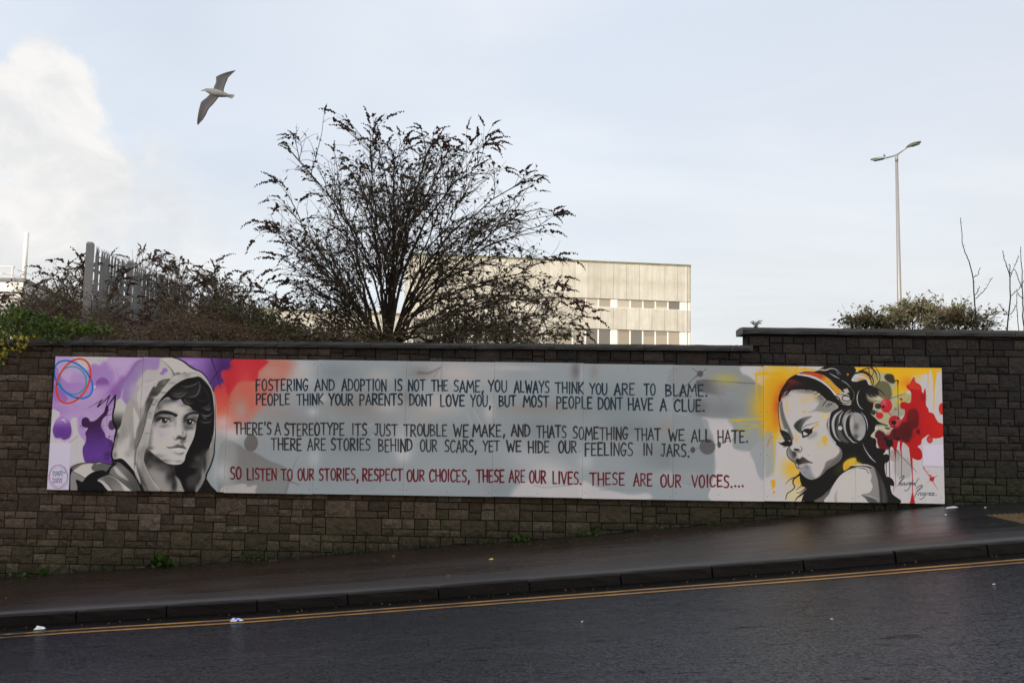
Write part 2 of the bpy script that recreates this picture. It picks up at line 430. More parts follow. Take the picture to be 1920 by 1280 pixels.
def paint_mural():
    rng = np.random.default_rng(5)
    W = (207, 202, 203)
    IMG[:] = np.array((160, 167, 171)) / 255
    # --- grey washes in the middle
    def wash(fr, s, a=.8):
        for t in s.split(';'):
            v = [float(k) for k in t.split()]
            blob(fr, v[0], v[1], v[2], v[3], (v[4], v[5], v[6]), a if len(v) < 8 else v[7])
    wash('T', '560 100 150 130 206 202 202;380 120 150 60 190 170 165;800 110 170 90 140 150 156;1000 330 330 130 148 142 138;'
              '1120 130 100 60 182 180 180;1180 350 110 70 186 184 184;1420 110 110 50 130 128 124;1700 110 260 100 200 192 190;1550 330 200 100 196 188 186;'
              '1420 420 90 60 176 172 170;700 290 60 40 190 188 190;640 390 45 35 200 200 202;650 720 45 90 196 200 204;1290 600 90 110 196 196 198;1290 700 60 60 204 204 206;'
              '900 600 260 140 140 149 154;1650 560 260 110 150 158 162;60 520 140 80 210 205 206;300 640 200 120 160 165 168;900 860 420 100 152 161 166;'
              '1560 860 260 90 166 174 178;1880 930 90 60 196 196 198;520 470 200 60 150 152 154;1330 280 60 60 130 128 126 .5;250 300 180 90 190 150 140 .6;400 400 140 60 160 148 146 .6')
    wash('U', '60 90 120 120 176 178 180;200 70 190 20 190 190 192;640 90 40 70 118 112 112;760 90 30 60 150 146 146;680 110 22 90 176 182 188;400 340 330 60 150 146 142;'
              '900 300 260 140 140 149 154;400 480 260 100 140 148 153;1000 480 220 90 134 142 147;1240 460 60 60 156 152 148;300 660 130 90 180 184 188;450 780 170 110 205 202 204;'
              '700 690 60 60 190 192 196;90 860 200 90 146 154 159;1250 700 180 120 142 150 155;1400 790 220 50 196 198 200;1230 620 200 90 138 146 151;60 350 40 80 200 196 196')
    poly('U', '690 820 780 860 1000 910 1115 900 1112 945 690 945', W, .85, 1.5)
    poly('U', '300 820 420 850 560 850 680 840 690 945 340 935 200 930', W, .8, 3)
    stroke('U', '360 852 440 868 520 860 600 852', 7, (150, 156, 160), .6, .6)
    stroke('U', '800 880 900 876 1000 880 1090 872', 10, (150, 156, 160), .5, 1.2)
    # pale side on the right of the text with brushed grey shapes
    poly('U', '1480 395 1560 400 1660 405 1690 470 1690 600 1800 620 1860 790 1900 800 1900 965 1545 950 1550 820 1555 560 1500 470', W, .95, .5)
    poly('U', '1290 60 1740 60 1745 100 1790 130 1900 190 1900 420 1660 405 1440 380 1290 300', (150, 154, 156), .8, 1.6)
    poly('U', '1440 160 1480 148 1640 165 1636 244 1560 245 1450 215', (96, 94, 96), .8, .8, ('U', 1460, 200, 1640, 200, (150, 150, 152)))
    stroke('U', '1480 146 1640 160 1830 170', 5, (70, 68, 68), .7, .3)
    wash('U', '1470 330 60 60 112 108 108 .7;1640 140 90 40 190 180 90 .7;1860 330 70 120 215 180 60 .8;1620 340 140 60 132 134 136 .6')
    poly('U', '1740 60 1880 60 1895 190 1790 120 1750 105', W, .9, 1)
    poly('U', '1660 405 1890 400 1895 560 1810 620 1700 600 1690 470', (160, 166, 168), .8, .8)
    stroke('U', '1675 418 1860 405 1900 405', 12, (214, 186, 30), .9, .3)
    stroke('U', '1700 430 1860 455 1700 480 1760 490 1790 515', 8, (206, 182, 40), .8, .3)
    poly('U', '1800 620 1900 560 1900 800 1860 790 1830 700', (170, 174, 176), .8, .6)
    poly('U', '1340 385 1500 405 1530 470 1560 560 1545 820 1290 800 1290 390', (150, 157, 161), .75, 1)
    blob('U', 1515, 590, 52, 52, (96, 94, 96), .8, None, .12); blob('U', 1418, 612, 16, 20, (84, 82, 84), .9, None, .2); blob('U', 1594, 578, 12, 20, (80, 78, 80), .9, None, .2)
    stroke('U', '1390 625 1460 600;'.replace(';', '') + ' 1560 580 1700 540', 3, (90, 86, 86), .7)
    blob('U', 1467, 105, 20, 22, (90, 86, 90), .85, None, .2); stroke('U', '1415 70 1450 105 1390 170 1290 275', 4, (84, 80, 84), .8); stroke('U', '1510 72 1440 130', 4, (84, 80, 84), .8)
    stroke('U', '1345 240 1348 256 1405 262 1408 246', 3, (70, 66, 70), .8, sharp=True); stroke('U', '1380 218 1460 222', 3, (70, 66, 70), .8)
    stroke('U', '1500 150 1560 220 1620 300', 3, (110, 106, 108), .6)
    # figure shadow behind the last line
    blob('T', 194, 612, 50, 62, (112, 106, 102), .85, None, .1)
    poly('T', '0 590 100 620 160 660 220 680 330 740 430 780 460 830 420 980 60 985 -40 985 -40 700', (128, 124, 121), .75, 1.2, ('T', 200, 640, 260, 980, (140, 140, 140)))
    poly('T', '-10 930 60 915 150 905 170 925 235 915 225 950 205 985 -10 985', (200, 192, 190), .85, .8)
    stroke('T', '540 700 500 790 440 980', (3, 6, 20), (130, 130, 132), .7, .4); stroke('T', '440 875 545 915', (8, 3), (96, 88, 90), .8)
    stroke('T', '115 465 260 320', 4, (214, 206, 204), .7, .3); stroke('T', '940 530 1080 475', 5, (190, 194, 196), .7, .5); stroke('T', '1010 600 1080 560', 5, (200, 200, 202), .7, .5)
    stroke('T', '1750 400 1790 500', 8, (180, 184, 188), .6, 1); stroke('T', '1800 380 1860 490', 8, (186, 190, 194), .6, 1)
    stroke('T', '1400 110 1480 110 1560 70', (20, 14, 8), (120, 116, 112), .8, 1); stroke('T', '1570 40 1560 160', 10, (150, 148, 146), .6, 1); stroke('T', '1560 70 1510 140', 5, (130, 126, 124), .7, .5)
    # ------------------------------------------------ red and violet right of the hood
    poly('A', '1600 60 2740 62 2700 300 2500 560 2300 800 2100 1000 1900 1080 1640 1100', (206, 118, 100), .85, 7)
    blob('A', 2450, 260, 260, 170, (196, 160, 150), .7)
    poly('A', '1780 60 2360 66 2350 180 2260 260 2200 380 2010 400 1900 520 1830 760 1780 900 1640 960 1580 500', (207, 66, 76), .95, 2.2, ('A', 1800, 300, 1800, 950, (216, 112, 90)))
    poly('T', '20 14 300 18 302 48 255 80 245 120 228 165 110 170 60 230 20 260', (205, 56, 68), .9, .5)
    wash('A', '2080 500 140 300 214 108 92 .7;1900 900 180 160 214 130 110 .7;2010 820 120 200 178 165 160 .7;1740 1010 160 130 216 190 186 .8')
    blob('A', 1800, 1180, 240, 110, (208, 200, 200), .8)
    poly('A', '1660 1170 1900 1290 1960 1500 1900 2000 1700 1900 1640 1500', (166, 168, 169), .7, 5)
    blob('A', 1720, 1750, 140, 180, (200, 200, 202), .7)
    poly('A', '980 40 1830 40 1835 120 1856 160 1825 215 1740 238 1718 280 1722 345 1757 395 1735 425 1660 455 1625 500 1600 570 1500 520 1300 250', (158, 122, 192), 1, 0, ('A', 1330, 180, 1720, 260, (92, 56, 122)))
    wash('A', '1780 160 90 70 84 48 112 .8;1660 400 90 80 104 66 136 .7;1250 110 130 40 178 146 208 .8')
    stroke('A', '1570 60 1630 230 1680 380 1712 512', (16, 7, 3), (52, 30, 60), .9); stroke('A', '1538 450 1650 280 1760 140', (8, 10, 2), (52, 30, 60), .9)
    # ------------------------------------------------ lilac field on the far left
    LIL = (197, 170, 212)
    poly('C', '100 60 2300 60 2300 1300 1700 2000 2000 2700 60 2700', LIL, 1, 0, sharp=True)
    wash('C', '1500 200 400 160 202 178 216;900 1100 500 200 190 158 208;1350 900 200 260 170 128 190 .8;300 1150 300 160 176 138 200 .8;620 450 240 120 205 182 218')
    poly('C', '650 60 1250 70 1275 170 1200 200 1170 262 1120 285 1040 262 985 250 965 350 880 375 700 200', (207, 201, 205), .95, .4)
    poly('C', '980 262 1050 238 1140 280 1190 215 1260 190 1330 280 1420 400 1440 560 1380 720 1180 720 1010 740 930 640 890 400', (174, 138, 200), .85, 3)
    poly('C', '985 262 1045 238 1140 282 1180 300 1100 450 980 500 930 400 960 350', (178, 140, 202), .8, .5)
    poly('C', '640 380 740 415 850 400 900 420 930 600 900 740 560 650 600 400', (180, 148, 204), .6, 3)
    poly('C', '230 320 305 322 330 440 400 520 440 560 520 615 740 612 900 640 1010 720 900 900 520 960 470 850 330 740 220 690', (172, 134, 198), .95, .5, ('C', 250, 400, 900, 800, (184, 148, 208)))
    poly('C', '200 690 300 700 400 780 470 860 490 975 330 1010 190 1080', (160, 112, 186), .9, .4, ('C', 400, 860, 240, 1080, (186, 150, 206)))
    poly('C', '1068 600 1110 540 1200 508 1290 545 1332 620 1335 700 1200 740 1080 700', (146, 96, 168), .95, .3, ('C', 1200, 590, 1200, 720, (184, 148, 206)))
    poly('C', '1520 560 1560 480 1640 490 1700 420 1900 180 2200 200 1800 700 1500 900 1380 860 1340 780', (150, 100, 172), .8, 3)
    blob('C', 1038, 690, 26, 26, (228, 218, 230), .95, None, .5); stroke('C', '1460 280 1500 420 1530 540', (4, 10, 4), (160, 120, 190), .8, .2); stroke('C', '580 1020 760 1135', (10, 5), (150, 110, 184), .6, .3)
    # white cut-outs, ball
    poly('D', '120 10 235 8 256 40 250 85 205 120 170 200 150 280 165 340 200 400 280 420 390 410 430 330 418 180 440 120 480 95 530 120 535 190 525 260 560 370 635 465 600 540 606 690 655 780 450 830 395 800 330 900 90 900 100 480', (207, 201, 205), 1, .2)
    poly('D', '520 120 600 60 640 250 655 340 640 440 600 400 560 360 530 250', (178, 146, 208), .6, 1)
    poly('D', '152 300 170 210 215 130 300 80 400 150 432 250 430 330 400 400 320 432 265 400 190 402', (128, 84, 168), 1, .2, ('D', 290, 260, 290, 110, (180, 146, 206)))
    poly('D', '190 300 300 260 425 300 400 400 320 430 265 400 195 395', (112, 68, 152), .7, 2)
    poly('D', '280 138 315 118 340 130 320 150', (214, 204, 222), 1, .2); blob('D', 340, 163, 12, 12, (214, 204, 222), 1, None, .3)
    stroke('D', '268 385 340 475', 4, (150, 110, 170), .8); stroke('D', '395 478 530 380', 5, (120, 80, 140), .9)
    # big violet splash
    poly('D', '585 150 605 110 650 95 690 115 715 155 780 148 830 110 880 60 925 10 945 -60 985 -80 985 0 960 60 905 120 878 190 880 250 935 340 950 400 1000 420 1060 490 1075 760 1010 800 860 770 660 776 612 690 602 560 640 480 655 400 640 335 680 258 640 250 595 225 585 190', (74, 42, 84), 1, .2, ('D', 720, 170, 760, 560, (108, 68, 150)))
    wash('D', '960 650 60 50 62 34 76 .8;720 430 60 90 98 58 134 .6;850 300 60 120 86 50 116 .6;850 640 140 90 118 74 164 .7;1030 500 40 60 80 46 98 .6')
    blob('D', 1040, 210, 58, 75, (86, 66, 94), .95, None, .12); blob('D', 570, 222, 9, 9, (74, 42, 84), 1, None, .3); blob('D', 594, 250, 7, 7, (74, 42, 84), 1, None, .3)
    poly('D', '880 0 1020 -20 1060 60 1060 460 985 425 945 360 930 300 878 235 885 150 930 90', (206, 172, 218), .0)
    stroke('D', '965 80 965 235', 4, (74, 42, 84), .8); blob('D', 1000, 382, 12, 12, (80, 50, 90), .9, None, .3); stroke('D', '960 402 1060 374', 4, (80, 50, 90), .8)
    blob('D', 975, 712, 10, 14, (60, 30, 76), .9, None, .3); stroke('D', '978 712 980 780', 5, (60, 30, 76), .8); blob('D', 938, 718, 7, 9, (60, 30, 76), .9, None, .3)
    stroke('D', '920 60 960 10 1030 -30', (10, 8, 3), (60, 34, 66), .9); stroke('D', '940 70 1030 50', (12, 3), (60, 34, 66), .9)
    stroke('C', '900 1122 1060 1030 1200 950', (2, 8, 16), (40, 34, 42), .95, sharp=True); stroke('C', '1200 950 1150 1010 1102 1090', (16, 22, 34), (40, 34, 42), .95)
    stroke('C', '1102 1090 1200 1010 1342 868', (30, 16, 22), (40, 34, 42), .95, sharp=True); stroke('C', '1342 868 1290 1010 1258 1180', (24, 14, 14), (40, 34, 42), .95)
    stroke('C', '1250 1190 1300 1080 1455 868', (30, 18, 34), (40, 34, 42), .95)
    # logo rings
    ering('C', 605, 565, 268, 278, .06, 25, (30, 160, 160), .93)
    ering('C', 616, 547, 384, 378, .41, 36, (20, 126, 212), .93)
    ering('C', 617, 577, 343, 443, -.36, 38, (222, 76, 46), .92)
    for x, y in ((568, 185), (945, 492), (700, 915), (282, 640)):
        blob('C', x, y, 24, 16, (74, 70, 96), .85, None, .4)
    # ------------------------------------------------ boy in the hood (A frame; B = A + 840)
    OUT = '990 46 760 50 560 58 450 105 385 190 335 275 255 375 200 470 170 590 145 690 115 780 92 880 92 1000 145 1120 120 1230 100 1340 75 1460 75 1540 115 1585 300 1650 520 1960 560 2080 1370 2080 1480 1860 1500 1790 1570 1650 1605 1500 1620 1330 1638 1150 1640 950 1640 750 1622 640 1590 540 1540 430 1470 330 1390 250 1290 190 1180 120 1060 62'
    hood = clipmask('A', OUT)
    poly('A', OUT, (196, 191, 188))
    def hw(s, a=.8):
        for t in s.split(';'):
            v = [float(k) for k in t.split()]
            c = (v[4], v[4] * .98, v[4] * .965) if len(v) < 7 else (v[4], v[5], v[6])
            blob('A', v[0], v[1], v[2], v[3], c, a, hood)
    poly('A', '860 40 560 50 430 100 320 270 180 470 150 620 130 700 215 650 250 520 235 660 290 745 350 690 400 560 455 400 540 300 600 232 690 232 765 222 790 150 800 90', (163, 134, 190), .95, .8, ('A', 420, 300, 620, 120, (168, 142, 192)), hood)
    poly('A', '560 56 440 105 330 270 190 470 160 640 120 720 40 600 200 300 400 40', (98, 70, 118), .75, 4, None, hood)
    hw('600 330 120 110 198 192 192;380 620 70 120 172 160 184;440 560 90 160 188;400 500 70 70 180 165 196;650 420 60 40 176 160 190')
    poly('A', '240 530 250 515 232 600 222 640 208 660', (205, 198, 205), 1, .2, None, hood)
    blob('A', 870, 235, 42, 38, (160, 126, 190), .95, None, .2); blob('A', 830, 278, 34, 26, (160, 126, 190), .95, None, .2)
    stroke('A', '1030 216 1100 200 1210 182', (14, 6, 4), (170, 138, 196), .9, .2)
    # crown folds
    poly('A', '1010 60 1150 110 1300 200 1400 270 1300 262 1150 265 1060 300 1010 310 960 240 830 110 800 60', (206, 202, 197), .9, .6, None, hood)
    stroke('A', '800 70 900 150 980 240 1015 318', (4, 14, 34), (120, 114, 108), .85, .7, clip=hood)
    poly('A', '1010 300 1070 265 1130 290 1170 270 1200 285 1160 300 1080 310', (112, 108, 104), .8, .7); stroke('A', '1160 260 1180 280 1330 275', 6, (110, 106, 102), .7, .3)
    # grey shaded panel beside the rim
    poly('A', '790 395 870 372 950 368 860 470 780 570 700 650 660 745 600 880 585 960 555 1090 520 1180 470 1330 445 1400 410 1420 405 1280 450 1130 500 1010 560 860 600 700 640 590 700 480 735 490', (92, 88, 84), .95, .7, ('A', 640, 640, 560, 1250, (136, 131, 127)), hood)
    hw('880 420 60 40 150;700 600 60 70 60;620 700 50 60 74;700 500 30 26 80;540 900 60 110 150;600 780 30 80 110')
    poly('A', '800 380 860 375 700 430 735 485 700 478 620 600 590 680 545 760 500 805 470 730 460 600 490 520 560 440 690 400', (205, 200, 197), .95, .5, None, hood)
    hw('590 500 60 60 196 186 202')
    poly('A', '300 740 400 650 470 760 500 820 560 860 470 1000 440 1180 370 1300 330 1200 300 1300 200 1360 150 1240 215 1060 250 900', (176, 171, 166), .9, 1.6, None, hood)
    poly('A', '150 690 210 655 285 745 270 850 235 940 210 1060 150 1130 115 1060 100 950 118 800', (204, 199, 197), 1, .3, ('A', 190, 800, 160, 1060, (58, 56, 56)), hood)
    poly('A', '400 790 430 830 485 960 470 1020 445 1120 435 1240 418 1250 405 1060', (208, 203, 199), .95, .6, None, hood)
    poly('A', '200 1360 260 1250 330 1240 345 1150 360 1250 340 1330 300 1400 200 1420', (205, 200, 196), .9, 1.4, None, hood)
    poly('A', '150 1290 130 1380 95 1400 120 1250 140 1180 190 1200', (100, 97, 94), .8, 2, None, hood)
    poly('A', '185 1420 250 1390 330 1440 415 1560 430 1700 470 1830 520 1960 400 1780 300 1660 180 1590 110 1560 95 1480', (208, 203, 198), 1, 1, None, hood)
    hw('380 1330 40 120 150;120 1500 40 60 120;250 1150 50 120 158;320 1480 60 60 170;360 1050 40 120 168;440 1480 26 120 120;130 1200 30 40 60')
    # rim round the face
    poly('A', '1005 318 1180 288 1330 300 1440 330 1540 440 1600 560 1630 720 1640 1000 1630 1200 1600 1340 1560 1400 1500 1000 1400 300 1180 370 1050 440 960 510 880 590 820 660 765 740 725 850 700 950 665 1090 645 1220 622 1340 600 1450 560 1540 560 1640 620 1780 720 1960 830 2080 560 2080 500 1930 440 1790 428 1640 430 1500 450 1385 500 1290 530 1180 560 1090 590 960 610 860 660 750 700 660 780 580 860 470 940 380', (190, 186, 182), 1, .3)
    rim = '1005 318 940 380 860 470 780 578 705 655 660 750 612 860 590 960 560 1090 530 1180 490 1300 452 1390 432 1500 426 1620 440 1780 500 1930 560 2070'
    stroke('A', rim, (3, 12, 16, 10, 12, 8, 8, 8), (34, 31, 30), .95, .3)
    def rw(s, a=.75):
        for t in s.split(';'):
            v = [float(k) for k in t.split()]
            blob('A', v[0], v[1], v[2], v[3], (v[4], v[4] * .98, v[4] * .965), a)
    rw('980 425 50 14 140;860 570 70 16 128;1000 350 100 20 205;870 520 60 30 200;745 690 40 40 150;690 745 50 18 132;720 640 50 26 200;640 880 40 40 150;640 940 50 14 140;640 1000 40 60 206;600 1180 46 12 140;600 1100 40 60 198;560 1260 40 60 176;1200 310 60 26 150;1320 310 60 16 196')
    poly('A', '600 1350 590 1450 560 1540 562 1640 620 1790 720 1970 820 2080 570 2080 480 1800 520 1600 470 1500 540 1380', (118, 114, 110), .55, 3)
    poly('A', '430 1600 470 1700 540 1850 640 2080 540 2080 470 1880 430 1760', (74, 72, 72), .85, 2)
    rw('640 1960 30 110 150;530 1500 40 90 168;600 1800 30 80 160')
    # dark opening
    OPEN = '1390 336 1300 345 1180 370 1050 440 960 512 880 592 800 680 745 790 705 930 655 1150 622 1340 605 1430 565 1520 560 1600 620 1740 700 1880 800 2000 860 2080 1370 2080 1450 1880 1530 1560 1545 1380 1590 1250 1610 1100 1612 900 1600 750 1590 620 1550 500 1470 400'
    poly('A', OPEN, (27, 25, 26), 1, .2)
    poly('A', '1590 1200 1618 1290 1615 1400 1600 1540 1550 1660 1495 1790 1480 1870 1420 1980 1372 2080 1320 2080 1360 1960 1440 1800 1480 1720 1490 1600 1480 1500 1520 1420 1560 1380', (150, 147, 144), 1, .8)
    poly('A', '1480 1430 1520 1400 1500 1560 1480 1720 1400 1860 1350 1980 1200 1990 1180 1780 1320 1760 1340 1700 1250 1710 1260 1650 1390 1600 1400 1500', (88, 85, 83), .8, 4)
    rw('1360 1560 60 60 100 ;1300 1680 40 16 96;1440 1780 30 90 168;1350 2000 30 60 140;1560 1480 20 80 160')
    poly('A', '1190 1690 1340 1715 1330 1780 1230 1830 1180 1900 1200 2080 1130 2080 1040 1860 1000 1760', (26, 24, 25), .9, 2)
    # neck
    neck = clipmask('A', '600 1400 560 1530 575 1640 640 1780 740 1930 870 2080 1150 2080 1130 1980 1080 1880 1030 1820 1010 1690 1000 1620 700 1400')
    poly('A', '600 1400 560 1530 575 1640 640 1780 740 1930 870 2080 1150 2080 1130 1980 1080 1880 1030 1820 1010 1690 1000 1620 700 1400', (164, 160, 156), 1, .3)
    def nw(s, a=.9):
        for t in s.split(';'):
            v = [float(k) for k in t.split()]
            blob('A', v[0], v[1], v[2], v[3], (v[4], v[4] * .98, v[4] * .97), a if len(v) < 6 else v[5], neck)
    nw('640 1500 110 120 40;800 1580 170 110 44;960 1660 120 90 30;590 1600 50 110 60;930 1820 60 110 70;860 1700 120 60 96;1000 1800 60 120 32;640 1660 50 60 90;1010 1960 50 120 44')
    poly('A', '1020 1820 1080 1860 1125 1950 1150 2080 1060 2080 1070 1960 1050 1880', (168, 165, 161), .9, 1)
    # face
    FACE = '900 640 820 690 765 760 735 830 712 930 685 1030 655 1140 635 1260 618 1360 612 1405 680 1470 780 1550 880 1620 980 1648 1060 1650 1120 1635 1165 1590 1190 1500 1250 1370 1305 1250 1335 1120 1350 1000 1385 880 1340 840 1260 790 1180 730 1090 660 980 650'
    face = clipmask('A', FACE)
    poly('A', FACE, (206, 201, 197), 1, .2)
    def fw(s, a=.8):
        for t in s.split(';'):
            v = [float(k) for k in t.split()]
            c = (v[4], v[4] * .985, v[4] * .975) if len(v) < 7 else (v[4], v[5], v[6])
            blob('A', v[0], v[1], v[2], v[3], c, a, face)
    fw('860 700 110 70 110;780 780 60 80 96;720 960 40 120 100;660 1160 34 120 140;640 1330 40 110 130;980 690 120 34 90;1170 750 90 40 130;1280 830 90 44 110;1340 960 50 60 150;640 1400 60 30 96;760 1520 110 34 140;850 1590 110 30 120;1080 1600 60 20 150')
    fw('1080 700 60 34 178 150 196;780 1130 70 60 196 184 200;820 1200 50 40 190 176 196', .6)
    fw('870 880 140 36 110;1000 960 46 60 140;1030 1040 28 60 160;760 960 60 60 70;880 1060 110 26 150;850 1080 60 20 130')
    fw('1240 1010 110 90 54;1180 960 50 60 110;1190 1080 34 70 100;1310 940 60 30 90;1240 1100 70 30 90;1165 1040 20 60 120')
    fw('1140 1180 18 70 150;1190 1200 26 44 170;1130 1320 26 24 118;1150 1290 50 30 120;1250 1250 60 80 190;1080 1020 40 120 208;1000 1150 90 90 208', .85)
    stroke('A', '880 1200 820 1270 740 1330', (2, 6, 2), (176, 160, 182), .5, .5); stroke('A', '960 1080 900 1160 860 1210', (2, 6, 2), (178, 164, 182), .5, .5)
    poly('A', '728 900 780 856 860 838 940 850 1000 872 1060 898 1058 918 1035 936 980 908 900 892 820 890 760 912 722 935', (33, 30, 31), .97, .5)
    poly('A', '1150 985 1170 920 1210 885 1280 860 1390 850 1390 895 1300 895 1230 912 1190 950', (34, 31, 32), .95, .8)
    # eyes
    fw('800 950 80 40 50;930 950 50 34 90', .8)
    poly('A', '792 1008 820 968 870 948 920 955 962 1002 920 1035 860 1046 815 1030', (186, 182, 179), 1, .2)
    blob('A', 866, 988, 44, 42, (64, 62, 62), 1, None, .12); blob('A', 862, 988, 24, 24, (22, 20, 21), 1, None, .2); blob('A', 850, 1005, 26, 14, (110, 106, 104), .7); blob('A', 884, 972, 15, 15, (226, 222, 218), 1, None, .3)
    stroke('A', '738 1004 780 972 832 954 888 952 936 972 970 1008', (10, 18, 22, 18, 8), (24, 22, 23), .97, .3); stroke('A', '795 1015 850 1048 905 1042 960 1010', 6, (110, 105, 102), .8, .3)
    stroke('A', '750 930 830 905 920 912 985 950', 6, (90, 86, 84), .7, .6)
    poly('A', '1168 1012 1200 978 1250 968 1305 1000 1308 1020 1260 1045 1200 1040', (120, 117, 115), 1, .3)
    blob('A', 1236, 1010, 44, 40, (48, 46, 46), 1, None, .12); blob('A', 1236, 1010, 20, 20, (16, 15, 16), 1, None, .2); blob('A', 1250, 994, 13, 13, (226, 222, 218), 1, None, .3); blob('A', 1290, 1018, 14, 18, (190, 186, 183), .95, None, .4)
    stroke('A', '1152 1014 1190 982 1250 972 1308 986 1342 1016', (10, 20, 22, 8), (20, 18, 19), .97, .3); stroke('A', '1172 1035 1210 1060 1260 1062 1300 1042', 7, (160, 156, 152), .9, .2); blob('A', 1212, 1018, 6, 6, (150, 146, 144), .9)
    # nose and mouth
    stroke('A', '1005 1228 1015 1268 1040 1278 1062 1262', (4, 10, 12), (96, 92, 90), .9, .4); poly('A', '1040 1265 1062 1225 1100 1215 1130 1240 1160 1240 1195 1200 1188 1250 1160 1285 1120 1280 1090 1262 1060 1275', (70, 67, 66), .85, .8)
    blob('A', 1105, 1248, 34, 12, (34, 32, 32), .9); blob('A', 1165, 1256, 22, 16, (52, 50, 50), .8); fw('1130 1310 30 22 120;1080 1340 80 16 180')
    poly('A', '900 1388 960 1386 1010 1370 1055 1348 1080 1346 1100 1360 1140 1350 1170 1380 1192 1412 1130 1400 1070 1392 990 1402 930 1400', (108, 104, 102), .97, .3)
    stroke('A', '898 1388 940 1398 1000 1403 1070 1388 1130 1398 1192 1412', (4, 9, 10, 10, 5), (30, 28, 28), .97, .15)
    poly('A', '960 1408 1070 1396 1150 1410 1155 1440 1130 1472 1080 1476 1020 1450', (212, 207, 203), .9, .6); poly('A', '990 1450 1030 1470 1090 1482 1150 1465 1145 1490 1085 1500 1030 1480', (104, 100, 98), .85, 1.0)
    # hair
    hair = '1390 336 1300 345 1180 370 1050 440 960 512 900 580 930 625 960 665 1020 690 1090 670 1120 660 1130 700 1180 750 1250 770 1290 830 1350 850 1390 860 1385 920 1350 1060 1500 1100 1600 1000 1612 860 1600 720 1580 600 1540 490 1470 400'
    poly('A', hair, (30, 27, 28), 1, .4)
    hm = clipmask('A', hair)
    def hl(s, w, c, a=.9, b=.3):
        stroke('A', s, w, c, a, b, .4, hm)
    poly('A', '960 560 1050 520 1200 520 1200 600 1120 640 1000 620', (72, 68, 67), .6, 3, None, hm)
    poly('A', '1200 560 1400 440 1400 540 1340 620 1220 630', (58, 55, 54), .7, 3, None, hm)
    for s, w, c in (('1110 465 1160 480 1230 475 1310 455 1370 420 1395 400', 14, 140), ('1130 490 1200 500 1290 480', 8, 104), ('985 580 1050 590 1110 582 1160 560', 10, 156), ('960 590 1020 620 1110 625 1180 585 1215 550', 16, 124),
                    ('970 620 1030 645 1120 640 1180 610', 8, 110), ('1180 625 1240 635 1310 625 1360 590 1395 510 1395 430 1370 400', 16, 132), ('1200 640 1280 640 1370 600 1410 500', 6, 96),
                    ('1150 665 1180 705 1240 735 1300 730', 9, 190), ('1165 650 1190 680 1250 700', 7, 140), ('1230 650 1240 690 1290 715', 6, 120), ('1400 450 1480 520 1520 610 1535 700', 4, 120), ('1340 650 1400 690 1470 700 1530 660', 6, 104),
                    ('1410 800 1480 790 1530 760 1560 700', 8, 150), ('1440 790 1490 820 1540 825 1570 790', 12, 176), ('1500 780 1530 800 1560 760', 8, 150), ('1400 870 1440 910 1500 920 1560 900 1578 850', 14, 140),
                    ('1420 900 1480 925 1540 915', 6, 180), ('1430 930 1470 955 1510 968', 10, 170), ('1400 985 1440 1015 1500 1020 1550 1005 1580 965', 9, 180)):
        hl(s, w, (c, c * .98, c * .97))
    # outline
    stroke('A', '990 46 1060 62 1150 105 1250 180 1330 225 1420 265 1500 350 1550 450', (10, 20, 24, 14, 6), (28, 26, 26), .97, .1)
    stroke('A', '1550 440 1600 560 1625 700 1630 900 1632 1120 1628 1250 1618 1360 1608 1500 1560 1660 1500 1790 1485 1870', (4, 6, 8, 10, 14, 20, 24, 26), (30, 28, 28), .95, .15)
    stroke('A', '1600 560 1632 700 1640 900 1640 1100', 10, (196, 192, 188), .8, .3)
    poly('A', '1485 1860 1560 1960 1650 2080 1370 2080 1430 1960', (30, 28, 28), 1, .2)
    stroke('A', '130 610 120 760 95 880 100 1000 148 1125 120 1240 108 1330 78 1460 78 1530 112 1590', (26, 26, 24, 34, 30, 14, 24, 26, 20), (28, 26, 27), .97, .15)
    # shoulder (D frame)
    poly('D', '398 1210 400 900 470 820 620 782 860 768 1010 800 1100 760 1200 760 1330 880 1440 1060 1520 1210', (116, 113, 111), 1, .2)
    poly('D', '455 912 520 850 600 800 700 786 760 800 730 850 760 890 835 910 720 950 640 1010 540 955', (207, 202, 197), 1, .3); poly('D', '845 772 910 772 850 795 800 800', (207, 202, 197), .9, .2)
    poly('D', '735 845 770 810 860 785 920 776 1010 802 960 880 890 880 820 905 760 892', (112, 109, 106), 1, .3); poly('D', '410 905 520 950 640 1012 600 1062 520 1030 495 1060 560 1200 400 1200', (150, 147, 144), 1, .2)
    poly('D', '410 860 470 815 620 778 700 775 560 810 470 870 415 940', (120, 116, 114), .8, 1)
    poly('D', '1000 900 1050 835 1120 815 1220 840 1300 910 1440 1090 1500 1215 1360 1215 1200 1050 1060 975', (132, 129, 126), 1, .2, ('D', 1100, 900, 1400, 1150, (92, 90, 88)))
    poly('D', '1060 842 1110 845 1190 930 1290 1040 1230 1020 1120 950', (205, 200, 196), .9, 1)
    poly('D', '860 1010 990 955 1100 1010 1200 1090 1350 1215 930 1215 920 1130 820 1040', (140, 137, 134), 1, .2)
    poly('D', '820 1040 900 1045 970 1100 1060 1210 940 1210 915 1130', (198, 193, 189), 1, .4); poly('D', '990 970 1080 985 1200 1080 1350 1205 1230 1205 1160 1090 1070 1010', (206, 201, 197), 1, .8)
    poly('D', '900 1010 990 970 1080 1010 1160 1090 1210 1210 1070 1210 980 1100', (116, 113, 110), .9, 1.2, ('D', 1000, 1000, 1120, 1200, (150, 147, 144)))
    stroke('D', '960 960 1010 955 1100 1000 1200 1075 1350 1205', (10, 8, 7, 8), (26, 24, 25), .97); stroke('D', '940 1060 1000 1110 1060 1200', 5, (40, 38, 38), .8, .3)
